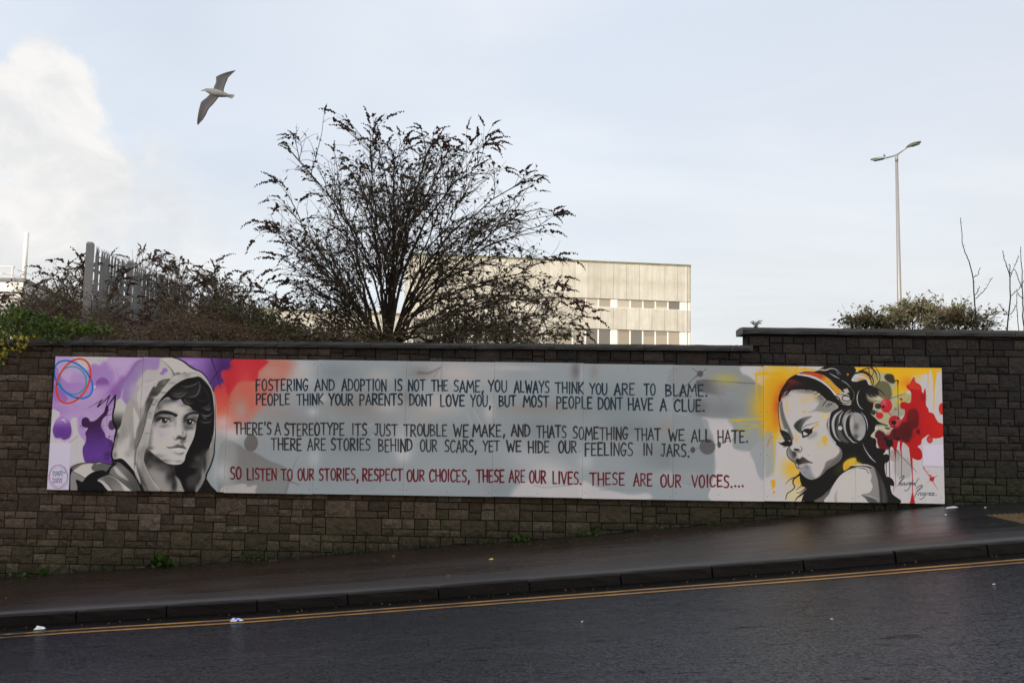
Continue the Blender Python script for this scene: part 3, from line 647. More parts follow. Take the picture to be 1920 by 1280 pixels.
    poly('D', '500 1050 515 1030 560 1050 600 1062 640 1005 700 950 790 905 900 888 955 905 1010 840 1070 775 1110 790 1030 860 1000 930 960 965 870 1000 820 1040 880 1080 930 1140 950 1215 565 1215 520 1120', (28, 26, 27), 1, .2)
    stroke('D', '1050 745 1110 745 1180 750 1270 830 1350 920 1430 1040 1500 1200', (34, 50, 66, 60, 50, 44, 40), (28, 26, 27), 1, .2); stroke('D', '455 905 540 950 640 1008', 6, (34, 32, 32), .95)
    stroke('D', '400 900 470 822 600 783 850 768 1010 800 1060 770', (14, 10, 8, 6, 10, 20), (34, 30, 34), .95); poly('D', '388 900 455 880 420 960 412 1215 388 1215', (28, 26, 27), 1, .2)
    poly('D', '1395 800 1420 900 1475 1100 1440 1060 1380 920', (208, 203, 199), .95, .3)
    # ------------------------------------------------ lettering
    N1, N2, N3 = (24, 46, 62), (52, 49, 50), (104, 16, 26)
    ph = lambda x: (x - 900) * 32 / 9
    L = [('T', N1, 'FOSTERING 230 605 155 235;AND 655 795 160 235;ADOPTION 850 1168 158 238;IS 1228 1283 160 238;NOT 1328 1448 162 240;THE 1495 1612 163 241;SAME, 1655 1868 166 247;'
               'PEOPLE 232 472 260 340;THINK 525 715 262 340;YOUR 757 928 262 340;PARENTS 977 1285 263 342;DONT 1337 1503 265 345;LOVE 1558 1730 270 350;YOU, 1777 1920 272 352'),
         ('U', N1, 'YOU 57 178 155 228;ALWAYS 230 462 160 235;THINK 503 690 167 240;YOU 733 847 170 243;ARE 897 1032 172 247;TO 1095 1168 175 250;BLAME. 1238 1518 178 255;'
               'BUT 128 237 257 327;MOST 290 458 258 331;PEOPLE 510 747 263 340;DONT 788 950 266 343;HAVE 988 1152 270 348;A 1203 1242 275 353;CLUE. 1295 1500 278 357'),
         ('T', N2, "THERE'S 75 340 468 552;A 368 408 470 555;STEREOTYPE 437 865 472 558;ITS 922 1028 476 560;JUST 1080 1247 480 562;TROUBLE 1295 1605 482 565;WE 1653 1760 482 568;"
               'THERE 340 557 580 663;ARE 603 732 583 665;STORIES 772 1052 584 665;BEHIND 1113 1355 588 675;OUR 1413 1533 592 675;SCARS, 1590 1818 595 678'),
         ('U', N2, 'MAKE, -48 166 448 525;AND 210 333 450 525;THATS 378 575 456 535;SOMETHING 620 985 463 542;THAT 1033 1203 471 548;WE 1258 1362 478 553;ALL 1410 1537 480 557;HATE. 1585 1788 484 565;'
               'YET 20 130 557 627;WE 178 275 557 630;HIDE 322 460 560 635;OUR 525 643 560 637;FEELINGS 700 1018 566 650;IN 1088 1148 571 648;JARS. 1203 1398 576 657'),
         ('T', N3, 'SO 45 125 787 872;LISTEN 167 377 797 878;TO 412 492 800 876;OUR 532 647 800 878;STORIES, 685 967 800 883;RESPECT 997 1285 802 885;OUR 1318 1443 808 888;CHOICES, 1480 1768 808 893'),
         ('U', N3, 'THESE -22 160 750 830;ARE 195 300 752 832;OUR 330 438 756 835;LIVES. 485 678 764 845;THESE 733 963 768 848;ARE 1025 1147 771 850;OUR 1205 1340 778 856;VOICES.... 1413 1760 783 860')]
    for fr, col, s in L:
        for t in s.split(';'):
            v = t.split()
            word(fr, v[0], float(v[1]), float(v[2]), float(v[3]), float(v[4]), col, 10.8 if fr == 'T' else 10.0, rng)
    # ------------------------------------------------ girl with headphones (E frame; G = +840 in y; H = +1040 in x)
    bnd = clipmask('P', [1432, 640, 1432, 990, 1830, 990, 1830, 640][0:8]) if False else None
    poly('E', '20 20 2760 20 2760 2200 20 2200', W, 1, 0, sharp=True)
    poly('E', '40 60 420 60 520 300 300 700 300 1000 120 1100 40 1000', (232, 180, 24), .9, 9)
    poly('E', '20 300 300 250 260 900 200 1100 20 1080', (224, 168, 24), .8, 7)
    poly('E', '20 60 200 60 240 110 60 220 20 300', (214, 200, 150), .6, 6)
    blob('E', 225, 640, 80, 200, (214, 92, 34), .85); blob('E', 330, 400, 100, 120, (206, 80, 34), .7); blob('E', 200, 880, 60, 140, (226, 130, 30), .6)
    poly('E', '20 1080 180 1100 170 1600 60 1720 30 1640', (166, 170, 166), .8, 2.2)
    stroke('E', '-20 166 300 166', 30, (230, 176, 20), .95, .4, sharp=True); stroke('U', '1842 108 1900 104', 22, (230, 180, 24), .95, .2); stroke('U', '1842 110 1845 280', (14, 8, 3), (222, 180, 60), .9, .3)
    stroke('E', '440 185 520 70', 40, (234, 182, 24), .95, .4); stroke('E', '500 160 560 110 650 85', 34, (234, 182, 24), .95, .4); stroke('E', '620 120 700 100 780 110', 26, (234, 182, 24), .9, .4)
    stroke('G', '75 415 95 320 150 265', (10, 14, 6), (222, 110, 40), .9, .4); stroke('G', '175 230 170 500 165 860', (30, 22, 12, 8), (226, 186, 40), .95, .3); stroke('G', '200 300 330 300', 14, (226, 186, 40), .8, .6)
    poly('G', '125 930 158 912 188 930 182 1020 160 1050 135 1020', (228, 176, 24), 1, .2); blob('G', 168, 1098, 17, 22, (228, 176, 24), 1, None, .2)
    blob('G', 440, 740, 160, 170, (232, 186, 60), .9); blob('G', 560, 900, 120, 140, (232, 184, 50), .9); blob('G', 480, 1150, 160, 90, (222, 205, 150), .8)
    # right of the hair: khaki, yellow
    poly('H', '330 40 1580 60 1575 140 1500 150 1480 90 1430 160 1260 180 1170 260 1120 420 1000 460 900 400 880 240 700 150 600 90 330 120', (238, 186, 24), .97, 1.2)
    blob('H', 1130, 300, 110, 90, (232, 140, 30), .85); blob('H', 1290, 200, 70, 60, (232, 190, 70), .7); blob('H', 1050, 400, 80, 60, (234, 176, 40), .8)
    poly('H', '610 180 760 150 900 180 960 320 1000 460 1180 480 1170 580 1060 600 1090 700 1060 800 960 810 860 860 840 960 700 900 560 760 560 500', (186, 182, 144), .95, .8)
    poly('H', '930 400 1010 380 1080 420 1050 460 1000 470 930 495 910 470', (226, 190, 40), .9, .4); poly('H', '950 560 1000 540 1050 580 1030 660 980 700 1000 620', (222, 196, 60), .9, .4)
    poly('H', '1000 480 1180 480 1170 590 1090 610 1010 560', (186, 180, 120), .8, .4); poly('H', '1000 640 1090 700 1070 790 1000 800 900 780 800 740 900 700', (170, 166, 150), .7, 2)
    poly('H', '600 330 660 285 760 275 850 310 895 420 890 520 830 560 740 520 650 470 600 420', (112, 110, 84), .97, .3); poly('H', '785 210 810 175 880 168 925 200 945 290 905 312 850 290 800 250', (58, 56, 46), .97, .3)
    stroke('H', '952 268 990 272 985 330', (16, 22, 12), (40, 36, 32), .95); stroke('H', '988 280 990 500 998 830', (9, 6, 7), (40, 36, 32), .95, sharp=True); stroke('H', '730 600 900 530 1112 455', (8, 5), (56, 52, 42), .95, sharp=True)
    stroke('H', '1150 540 1040 640 900 760', 4, (110, 106, 84), .7); stroke('H', '1440 120 1440 440', (20, 14, 5), (232, 184, 30), .95, .2); poly('H', '1490 80 1575 80 1560 250 1540 420 1536 690 1524 690 1518 400 1505 180', (234, 184, 26), 1, .2)
    # hair mass
    HAIR = '235 550 262 440 330 320 400 230 520 165 650 130 780 130 860 90 980 50 1380 50 1400 110 1370 200 1330 262 1400 285 1540 250 1590 330 1640 345 1740 440 1570 450 1600 560 1660 600 1650 690 1620 760 1690 830 1750 890 1885 945 1700 950 1680 1020 1620 1100 1700 1150 1710 1270 1820 1280 1840 1330 1810 1370 1880 1400 1890 1470 1840 1500 1830 1580 1860 1720 1940 1750 1970 1830 1910 1840 1940 1960 2000 2120 700 2120 690 1900 600 1850 560 1750 555 1600 600 1500 960 1400 1100 1200 1000 900 1060 620 960 560 840 450 760 420 640 400 520 400 420 410 330 450 290 500 260 590'
    poly('E', HAIR, (20, 18, 20), 1, .15)
    GF = '330 440 295 530 250 610 236 740 245 880 268 1010 300 1100 370 1230 378 1262 364 1320 370 1380 410 1440 478 1500 500 1550 545 1605 600 1680 680 1738 740 1750 830 1722 900 1670 965 1600 1080 1530 1165 1460 1195 1380 1175 1290 1100 1220 1025 1120 985 980 990 860 1010 780 1060 720 1135 668 1080 600 960 570 860 480 760 430 640 405 520 405 420 415'
    gf = clipmask('E', GF)
    poly('E', GF, (206, 200, 197), 1, .2)
    def gw(s, a=.8, cl=None):
        for t in s.split(';'):
            v = [float(k) for k in t.split()]
            c = (v[4], v[4] * .985, v[4] * .98) if len(v) < 7 else (v[4], v[5], v[6])
            blob('E', v[0], v[1], v[2], v[3], c, a, gf if cl is None else cl)
    gw('800 480 160 60 214 186 130;620 560 80 60 216 194 150;960 740 100 70 212 196 160;360 640 20 110 224 190 110;500 1120 40 60 222 190 110;940 820 40 60 222 200 140;700 430 240 30 110;900 530 100 60 90;340 470 60 40 120', .7)
    poly('E', '1010 780 1060 700 1030 860 1000 980 1060 1110 1120 1200 1152 1290 1150 1345 1080 1420 960 1480 925 1560 870 1670 800 1740 1000 1620 1200 1480 1260 1300 1100 1150 960 960', (134, 130, 128), 1, .4, None, gf)
    poly('E', '1000 860 990 980 1040 1110 1110 1210 1180 1300 1190 1400 1100 1500 960 1590 1060 1480 1150 1400 1165 1300 1080 1200 1010 1090 975 960', (100, 96, 95), .6, 1.6, None, gf)
    poly('E', '860 560 980 565 1080 600 1130 670 1050 720 960 745 800 725 700 745 790 690 840 620', (148, 148, 142), .9, .8, None, gf)
    for x, y, dx, dy in ((930, 600, -40, 60), (960, 560, -50, 70), (1000, 610, -60, 50), (1040, 610, -70, 60), (890, 470, -60, 50), (840, 440, -70, 40), (800, 400, -60, 40), (640, 400, 30, 10)):
        stroke('E', [x, y, x + dx, y + dy], (16, 3), (34, 31, 32), .9, .2)
    for i in range(22):
        x = 330 + i * 24; y = 440 - 30 * math.sin(i * .14) - (i < 4) * (4 - i) * -16
        stroke('E', [x + 30, y - 60, x + 12, y - 20, x, y + rng.uniform(-6, 16)], (16, 10, 3), (26, 22, 24), .95, .1)
    poly('E', '330 380 380 290 470 250 540 280 520 330 430 370 350 430', (120, 34, 34), .7, 2); blob('E', 420, 270, 60, 26, (150, 50, 40), .7); blob('E', 300, 470, 30, 60, (110, 30, 40), .7); blob('E', 560, 310, 70, 40, (90, 50, 44), .6)
    for i in range(9):
        stroke('E', [345 + i * 36, 300 + (i % 3) * 14, 330 + i * 36, 350, 322 + i * 36, 400], (3, 12, 3), (22, 19, 21), .8, .2)
    # profile shade, far eye
    poly('E', '250 620 290 565 300 640 312 720 345 840 400 960 440 1060 462 1140 430 1165 390 1070 365 1000 325 985 290 880 262 760', (112, 114, 114), .97, .5, None, gf)
    poly('E', '248 640 262 780 290 900 320 990 280 1000 262 900 240 760', (214, 170, 110), .7, .8, None, gf)
    poly('E', '262 1010 330 1020 390 1060 430 1140 446 1200 430 1240 380 1250 340 1180 300 1110 275 1060', (34, 32, 33), 1, .3); stroke('E', '300 1110 340 1100 390 1120', 8, (140, 136, 134), .8, .3)
    poly('E', '368 1150 380 1160 418 1165 400 1190 375 1195', (206, 202, 190), 1, .15); poly('E', '232 1180 270 1200 320 1180 370 1160 420 1200 400 1240 340 1250 290 1235 260 1215', (22, 20, 21), 1, .15); stroke('E', '310 1262 350 1255 375 1240', 6, (30, 28, 29), .9)
    stroke('E', '238 600 236 740 248 880 270 1010 300 1090', (8, 10, 8, 14, 10), (28, 24, 26), .95)
    # near brow and eye
    poly('E', '470 935 510 880 580 835 660 805 745 800 690 840 640 880 605 930 585 990 600 1050 560 1050 510 1010 478 970', (78, 80, 82), .97, .6, ('E', 520, 930, 740, 800, (140, 142, 142)))
    poly('E', '475 930 520 880 600 835 560 900 540 960 560 1030 510 1000 482 965', (52, 54, 56), .7, 1.2)
    poly('E', '585 1040 615 1000 670 985 720 990 770 955 745 1005 748 1040 700 1080 640 1105 602 1122 590 1080', (28, 27, 28), 1, .2)
    poly('E', '612 1030 640 1040 676 1068 640 1088 610 1085', (208, 204, 202), 1, .15); blob('E', 690, 1012, 26, 18, (70, 70, 74), .6); stroke('E', '590 1010 620 970 690 960 745 975', (10, 16, 6), (206, 202, 198), .9, .3)
    stroke('E', '600 985 640 945 700 925 770 905 850 880', (8, 9, 6, 3), (60, 58, 60), .85, .25); stroke('E', '700 1110 770 1080 790 1060', 60, (130, 132, 134), .55, 2.2, clip=gf); stroke('E', '600 1120 640 1110 690 1090', 9, (30, 28, 30), .9, .2)
    stroke('E', '770 960 800 945 832 922', (24, 34, 22), (226, 182, 60), .9, .5); stroke('E', '740 1010 800 970', 8, (220, 190, 110), .7, .5)
    blob('E', 620, 732, 18, 18, (222, 180, 70), .9, None, .5); stroke('E', '600 590 620 570 700 562 800 580', (14, 10, 4), (220, 190, 130), .7, .5); stroke('E', '620 520 700 530 760 550', 8, (220, 190, 130), .6, .5)
    blob('E', 930, 1150, 48, 58, (226, 186, 70), .85, None, .5); stroke('E', '930 1170 940 1250', (30, 14), (226, 186, 70), .85, .4); stroke('E', '960 1210 1050 1280', (14, 3), (222, 196, 110), .7, .3); blob('E', 850, 1220, 50, 70, (216, 198, 150), .7)
    stroke('E', '362 600 370 700 366 800', (14, 12, 4), (224, 196, 120), .8, .5)
    # nose, mouth, chin
    poly('E', '395 1270 430 1320 480 1345 505 1380 495 1440 470 1490 420 1430 385 1360 376 1300', (132, 130, 132), .95, .8); poly('E', '440 1330 500 1350 498 1400 460 1420', (60, 58, 60), .8, .8)
    stroke('E', '400 1240 370 1300 366 1360 392 1420 440 1465 480 1495 500 1550 530 1590', (8, 14, 12, 10), (24, 22, 24), .97); stroke('E', '402 1240 412 1290 440 1330 490 1345 508 1380', (5, 9, 12, 6), (30, 28, 30), .95)
    stroke('E', '570 1250 590 1290 570 1330 530 1342 500 1336', (5, 10, 9, 4), (44, 42, 44), .95, .15); poly('E', '466 1292 500 1286 552 1300 548 1320 510 1322 474 1312', (34, 32, 33), 1, .25); stroke('E', '520 1380 516 1430', 8, (120, 118, 118), .7, .4)
    poly('E', '488 1470 505 1438 530 1430 555 1442 590 1412 630 1425 680 1462 755 1502 680 1495 610 1500 560 1522 515 1515 495 1495', (58, 54, 55), 1, .25, ('E', 520, 1470, 700, 1490, (90, 86, 86)))
    blob('E', 535, 1475, 34, 30, (36, 33, 34), .8); poly('E', '530 1528 580 1520 640 1500 668 1500 650 1540 600 1580 560 1588 535 1560', (176, 172, 170), 1, .3); stroke('E', '528 1525 540 1575 565 1592 620 1580 665 1530', (12, 9, 5), (52, 50, 52), .9, .25); stroke('E', '540 1522 620 1502 700 1496 755 1502', (10, 7, 3), (28, 26, 28), .95)
    poly('E', '560 1605 640 1590 680 1540 720 1620 760 1700 800 1735 740 1752 680 1740 600 1680', (138, 142, 148), .85, 2.0, None, gf); gw('690 1620 40 70 160 164 170;660 1560 40 30 120 124 130;700 1730 90 26 150')
    stroke('E', '870 1680 930 1610 1000 1540', (4, 10, 5), (60, 56, 58), .7, .5)
    # band of the headphones
    poly('E', '500 180 560 160 650 175 760 198 880 255 980 330 1060 410 1120 490 1085 490 1010 400 920 320 820 260 700 215 600 195', (212, 208, 210), 1, .15)
    poly('E', '560 165 650 140 780 148 900 180 1000 245 1090 340 1195 432 1110 472 1050 390 960 310 860 240 740 195 640 172', (202, 82, 36), 1, .15, ('E', 860, 220, 960, 270, (216, 162, 34)))
    poly('E', '860 230 930 250 980 270 1040 320 1130 400 1180 432 1112 468 1040 372 950 300 900 260', (218, 164, 32), .9, .5); stroke('E', '900 180 1010 250 1100 345 1200 438', 7, (206, 190, 186), .8, .1)
    poly('E', '1105 492 1200 440 1280 468 1318 540 1332 600 1300 634 1200 620 1150 570', (196, 190, 184), 1, .15); poly('E', '1205 400 1272 382 1302 440 1240 462', (192, 188, 176), 1, .1, sharp=True)
    stroke('E', '1205 560 1190 530 1210 500 1260 495 1310 520 1310 560 1260 575 1200 560', (12, 14, 12), (24, 22, 24), .97); stroke('E', '1110 495 1150 540 1190 620', (10, 16, 8), (22, 20, 22), .97); stroke('E', '1150 560 1200 600 1260 610 1330 590', (14, 12, 10), (34, 32, 34), .9)
    stroke('E', '1200 470 1240 480 1300 470', 8, (30, 28, 30), .9); stroke('E', '1130 470 1220 480', 8, (30, 28, 30), .8)
    # ear cup
    cup = clipmask('E', '1200 690 1100 740 1020 840 995 960 1020 1080 1090 1180 1200 1240 1340 1250 1480 1200 1570 1080 1585 940 1550 800 1460 720 1340 680')
    poly('E', '1200 690 1100 740 1020 840 1000 960 1020 1080 1090 1180 1200 1240 1340 1250 1480 1200 1570 1080 1585 940 1550 800 1460 720 1340 680', (26, 25, 28), 1, .3)
    stroke('E', '1190 712 1100 780 1058 880 1062 1000 1100 1110 1170 1180', (16, 36, 44, 40, 26, 10), (188, 186, 186), 1, .25, clip=cup); stroke('E', '1230 720 1150 800 1130 900 1140 1010 1190 1130 1280 1190', (6, 26, 34, 70, 80, 30), (104, 102, 102), .9, 1, clip=cup)
    stroke('E', '1210 730 1165 800 1145 900', (6, 20, 10), (186, 184, 184), 1, .2); stroke('E', '1320 705 1250 760 1205 850 1190 930', (10, 24, 20, 8), (176, 174, 174), 1, .3); stroke('E', '1265 720 1200 800 1180 890 1180 930', 7, (28, 26, 28), .9)
    blob('E', 1160, 972, 42, 42, (24, 22, 24), 1, None, .1); blob('E', 1160, 975, 34, 34, (206, 202, 202), 1, None, .15); stroke('E', '1150 965 1180 960', 5, (60, 58, 60), .8)
    stroke('E', '1340 740 1260 800 1228 900 1240 1020 1290 1120 1370 1200', (10, 40, 44, 36, 24, 10), (180, 178, 178), 1, .3, clip=cup); stroke('E', '1260 860 1250 960 1280 1080 1340 1160', 8, (30, 28, 30), .9, .1)
    poly('E', '1340 750 1430 750 1500 800 1540 900 1545 1020 1510 1120 1440 1172 1370 1130 1320 1040 1300 930 1305 830', (166, 164, 164), 1, .15, None)
    disc = clipmask('E', '1340 750 1430 750 1500 800 1540 900 1545 1020 1510 1120 1440 1172 1370 1130 1320 1040 1300 930 1305 830')
    gw('1410 960 50 60 84;1330 900 30 130 190;1400 1110 50 50 70;1480 1000 60 120 176;1500 860 40 60 150;1450 1140 30 30 200', .85, disc)
    stroke('E', '1365 752 1325 800 1302 900 1318 1030 1370 1130 1440 1172', 7, (30, 28, 30), .95); stroke('E', '1300 1110 1350 1180 1420 1200', (6, 14, 5), (206, 208, 214), .95)
    stroke('E', '1480 745 1540 820 1570 920 1572 1010', (6, 13, 12, 4), (206, 214, 222), .97, .1)
    stroke('E', '1448 415 1418 500 1425 600 1460 665 1505 698', (5, 13, 13, 10, 6), (206, 214, 222), .97, .1)
    # hair lights and curls on top
    for s, w, c in (('760 135 850 105 950 110 1010 90', (4, 26, 6), (206, 190, 150)), ('940 105 1020 86 1100 100 1180 180', (6, 14, 12, 4), (206, 210, 216)), ('1000 155 1080 200 1155 240', (6, 15, 6), (200, 205, 212)), ('1095 135 1130 160 1145 190', (4, 9, 3), (200, 205, 212)),
                    ('1185 262 1260 310 1320 370', (8, 11, 5), (200, 206, 212)), ('1320 370 1370 450 1370 520 1345 580', (4, 8, 4), (170, 170, 60))):
        stroke('E', s, w, c, .95, .15)
    poly('E', '1440 130 1500 85 1600 75 1700 110 1740 200 1720 300 1640 340 1600 270 1520 200 1450 180', (210, 170, 70), .95, .6); poly('E', '1380 50 1470 60 1400 100', (232, 184, 30), 1, .2); blob('E', 1275, 172, 16, 18, (206, 130, 50), 1, None, .5)
    poly('E', '1640 110 1720 130 1750 220 1720 300 1660 330 1640 200', (180, 176, 130), .8, 1)
    for s, w in (('1440 120 1540 130 1620 190 1660 270 1650 340', (8, 14, 16, 10)), ('1580 70 1600 140 1570 210', (8, 9, 4)), ('1620 70 1690 140 1725 260', (16, 18, 4)), ('1650 70 1665 130 1640 200 1600 240', (8, 8, 4)),
                 ('1690 70 1750 160 1755 260 1690 370', (6, 9, 9, 5)), ('1400 160 1500 140 1600 200 1640 320', (30, 26, 20, 8)), ('1700 380 1780 430 1840 490', (22, 14, 3)), ('1460 130 1540 90 1640 75', (16, 12, 8))):
        stroke('E', s, w, (24, 21, 22), .97)
    stroke('E', '1335 250 1370 195 1440 165 1500 172', (5, 12, 10, 4), (206, 212, 218), .97, .1); stroke('E', '1370 240 1430 200 1500 205 1540 250', (5, 16, 14, 4), (190, 190, 196), .9, .3); poly('E', '1390 262 1440 235 1510 240 1530 262 1450 258', (196, 140, 50), .9, .8)
    poly('E', '1545 440 1590 380 1660 370 1720 420 1740 480 1680 520 1600 510', (34, 32, 30), .97, .8); poly('E', '1550 450 1600 540 1680 560 1700 600 1610 590 1560 540', (150, 142, 110), .8, .8)
    stroke('E', '1610 480 1680 525 1770 570', (4, 12, 4), (220, 218, 214), .97, .3); stroke('E', '1680 478 1740 520 1800 560', (4, 14, 6), (222, 220, 216), .97, .5)
    stroke('G', '1498 370 1550 480 1620 580 1695 650', (4, 12, 16, 8), (200, 208, 218), .97, .15)
    # neck patch, shoulder
    poly('G', '1060 760 1180 640 1300 560 1400 560 1500 680 1260 800 1120 840', (58, 66, 22), .8, 4); poly('G', '1205 740 1215 660 1290 600 1388 580 1420 640 1500 685 1340 700 1270 760 1225 775', (222, 186, 66), 1, .4); blob('G', 1260, 720, 40, 34, (224, 170, 30), .8); blob('G', 1430, 650, 40, 16, (120, 130, 40), .6)
    poly('G', '820 1260 900 1150 1000 1060 1060 980 1180 860 1300 750 1480 700 1620 700 1700 780 1760 1000 1800 1260', (112, 108, 106), 1, .4)
    poly('G', '965 1260 1000 1120 1060 990 1150 860 1260 770 1390 720 1530 720 1620 770 1700 900 1720 1260', (208, 203, 199), 1, .2)
    poly('G', '1600 750 1700 760 1740 940 1745 1260 1620 1260 1560 1190 1480 1140 1560 1120 1620 1090 1650 1010 1622 930 1635 850', (150, 146, 144), 1, .3); poly('G', '1680 740 1760 840 1840 1020 1880 1260 1770 1260 1745 1050 1725 900', (60, 58, 60), 1, .6); poly('G', '1760 900 1830 1040 1850 1250 1800 1250 1790 1060', (90, 88, 90), .8, 1)
    poly('G', '1480 1140 1570 1160 1680 1200 1735 1260 1600 1260 1540 1190', (88, 88, 94), .9, .6); stroke('G', '1500 1145 1600 1160 1700 1200 1735 1250', (4, 14, 10, 4), (196, 200, 208), .9, .4); stroke('G', '1120 1070 1095 1160 1100 1250', (6, 20, 24), (140, 140, 142), .8, .8)
    poly('G', '1320 700 1400 688 1560 682 1680 740 1560 712 1420 708', (208, 204, 200), 1, .2); stroke('G', '1150 850 1240 780 1340 735 1480 708 1580 716 1640 730', (8, 16, 12, 14, 8), (20, 18, 20), .97); stroke('G', '1440 738 1520 745 1580 770', (4, 12, 5), (22, 20, 22), .95); stroke('G', '1560 785 1595 810', 8, (22, 20, 22), .95)
    stroke('G', '1290 810 1380 750 1440 735', (3, 8, 3), (150, 154, 160), .8, .2)
    # loose strands under the chin
    for s, w in (('560 820 500 870 420 900 340 975', (20, 14, 9, 3)), ('560 830 470 900 455 960 480 1020 440 1070 370 1120 345 1205', (24, 18, 14, 12, 12, 9)), ('600 900 585 990 500 1070', (22, 12, 3)), ('640 900 610 960 585 1040', (18, 12, 3)), ('600 920 610 990 640 1010', (12, 8, 3)),
                 ('700 1000 640 1040 570 1100 500 1110', (40, 16, 10, 3)), ('700 1040 600 1120 520 1180 480 1240', (50, 28, 14, 4)), ('720 1060 640 1130 590 1240', (60, 40, 22)), ('730 1080 690 1160 660 1245', (60, 40, 20)), ('665 930 670 980 690 1040', (30, 40, 50))):
        stroke('G', s, w, (20, 18, 20), .97, .05)
    # red splash
    poly('H', '1228 218 1238 282 1300 320 1335 360 1345 420 1368 462 1388 400 1402 388 1410 500 1410 630 1450 700 1450 735 1520 765 1560 840 1600 895 1655 915 1692 980 1686 1080 1620 1125 1520 1130 1450 1080 1400 1110 1350 1150 1335 1220 1285 1255 1335 1310 1355 1400 1330 1450 1270 1455 1205 1420 1175 1340 1150 1270 1065 1190 1040 1240 1000 1170 950 1360 900 1260 700 1240 690 1100 830 1040 900 1000 960 950 1040 860 1085 790 1090 705 1045 690 1022 640 1040 592 1090 590 1150 605 1182 580 1190 500 1180 430 1130 385 1120 340 1175 320 1192 275', (192, 16, 28), 1, .2, ('H', 1200, 900, 1640, 900, (206, 32, 22)))
    poly('H', '1190 280 1228 225 1250 300 1330 360 1335 400 1240 400 1160 380 1135 345', (216, 70, 40), .8, 1.2); stroke('H', '1125 345 1180 320 1228 222 1245 290 1320 340 1345 410', (8, 8, 8), (180, 24, 28), .9, .2); blob('H', 1360, 520, 40, 60, (140, 8, 26), .6)
    poly('H', '1130 800 1170 720 1240 690 1290 740 1300 850 1285 960 1210 1000 1195 1100 1150 1190 1080 1180 1000 1150 880 1160 800 1120 900 1010 1000 930 1060 890 1125 880', (98, 8, 22), .95, 1.2)
    poly('H', '1130 740 1240 680 1280 820 1200 880 1140 850', (130, 6, 20), .8, 2); blob('H', 1100, 1050, 110, 90, (84, 6, 20), .8); blob('H', 1290, 1030, 32, 40, (110, 4, 18), .95, None, .3); blob('H', 1322, 1078, 10, 12, (110, 4, 18), .95, None, .3)
    poly('H', '635 1100 650 1030 710 992 770 1000 792 1070 850 1085 900 1040 940 1080 900 1200 850 1290 780 1300 700 1260 690 1160', (92, 20, 34), 1, .5, ('H', 700, 1050, 860, 1250, (116, 14, 30)))
    poly('H', '585 1100 640 1020 720 985 780 1000 780 1040 700 1010 650 1060 640 1130', (200, 196, 168), .9, .5); poly('H', '650 935 760 925 880 960 900 990 860 1080 800 1075 770 1020 700 985', (196, 190, 166), .8, .5)
    for x, y, rx, ry, c in ((810, 640, 88, 105, (204, 40, 58)), (712, 790, 54, 50, (206, 46, 60)), (1035, 546, 20, 20, (200, 24, 34)), (940, 885, 92, 95, (186, 34, 48)), (1650, 690, 50, 86, (212, 46, 34)), (1465, 1145, 44, 58, (196, 40, 48))):
        blob('H', x, y, rx, ry, c, 1, None, .06)
    blob('H', 770, 590, 50, 60, (216, 150, 150), .6); blob('H', 1000, 870, 50, 40, (200, 110, 110), .7); blob('H', 960, 920, 40, 30, (200, 130, 120), .6); blob('H', 1465, 1150, 24, 34, (214, 120, 116), .7); blob('H', 1690, 690, 30, 90, (214, 60, 30), .5)
    for x, y, rx, ry, c in ((690, 648, 50, 42, (54, 52, 58)), (618, 742, 38, 38, (60, 60, 64)), (925, 895, 36, 30, (22, 14, 16)), (990, 830, 14, 12, (22, 14, 16)), (768, 655, 20, 18, (40, 16, 22)), (860, 1205, 54, 56, (24, 8, 14)), (985, 1140, 30, 22, (34, 6, 14)), (800, 1140, 34, 30, (40, 8, 18)), (950, 695, 26, 24, (150, 146, 120)), (670, 740, 8, 26, (70, 66, 60))):
        blob('H', x, y, rx, ry, c, 1, None, .15)
    for s, w, c in (('840 740 890 790', 10, (190, 34, 50)), ('560 540 680 640', 7, (170, 70, 70)), ('770 660 890 790', 5, (140, 20, 40)), ('760 760 790 720', 5, (180, 50, 60)), ('940 900 942 1200', (10, 8), (26, 8, 14)), ('780 940 900 970 940 972', (3, 7, 3), (24, 20, 22)),
                    ('640 560 780 610', 5, (60, 56, 60)), ('900 560 870 600', 4, (190, 60, 70)), ('700 1020 860 1190', 5, (40, 8, 18)), ('930 1000 980 950', 8, (180, 20, 34))):
        stroke('H', s, w, c, .9)
    poly('H', '560 930 700 935 840 945 700 955 640 1000 560 960', (20, 18, 20), 0.0)
    poly('H', '790 960 830 975 880 985 850 1000 810 990', (22, 20, 22), .95, .2)
    # drips
    poly('J', '880 440 1010 430 1012 585 880 580', (164, 162, 160), .85, .6); poly('J', '940 590 1190 560 1180 820 1040 840 950 800', (176, 174, 172), .75, 1.6); poly('J', '1060 330 1160 390 1170 560 1050 520', (190, 184, 182), .6, 1)
    for s, w, c in (('948 300 950 480 948 650 958 990', (50, 34, 9, 6, 4), (188, 22, 34)), ('1040 300 1030 400 1044 520 1042 845', (40, 26, 10, 6), (186, 20, 32)), ('1190 380 1190 540 1205 800 1208 1080 1208 1225', (70, 34, 12, 10, 14), (190, 22, 34)),
                    ('860 330 860 560 868 880', (26, 10, 7), (26, 22, 26)), ('812 600 815 760 812 850', (9, 7, 5), (60, 26, 34)), ('870 940 880 1040', (8, 5), (40, 36, 38)), ('925 950 930 1000 924 1060', (10, 8, 3), (160, 30, 40)),
                    ('890 350 1040 520 1200 680 1270 760', (9, 6, 5, 2), (40, 26, 30))):
        stroke('J', s, w, c, .95, .05)
    poly('J', '1172 1240 1185 1150 1208 1060 1228 1140 1242 1240', (194, 22, 34), 1, .15)
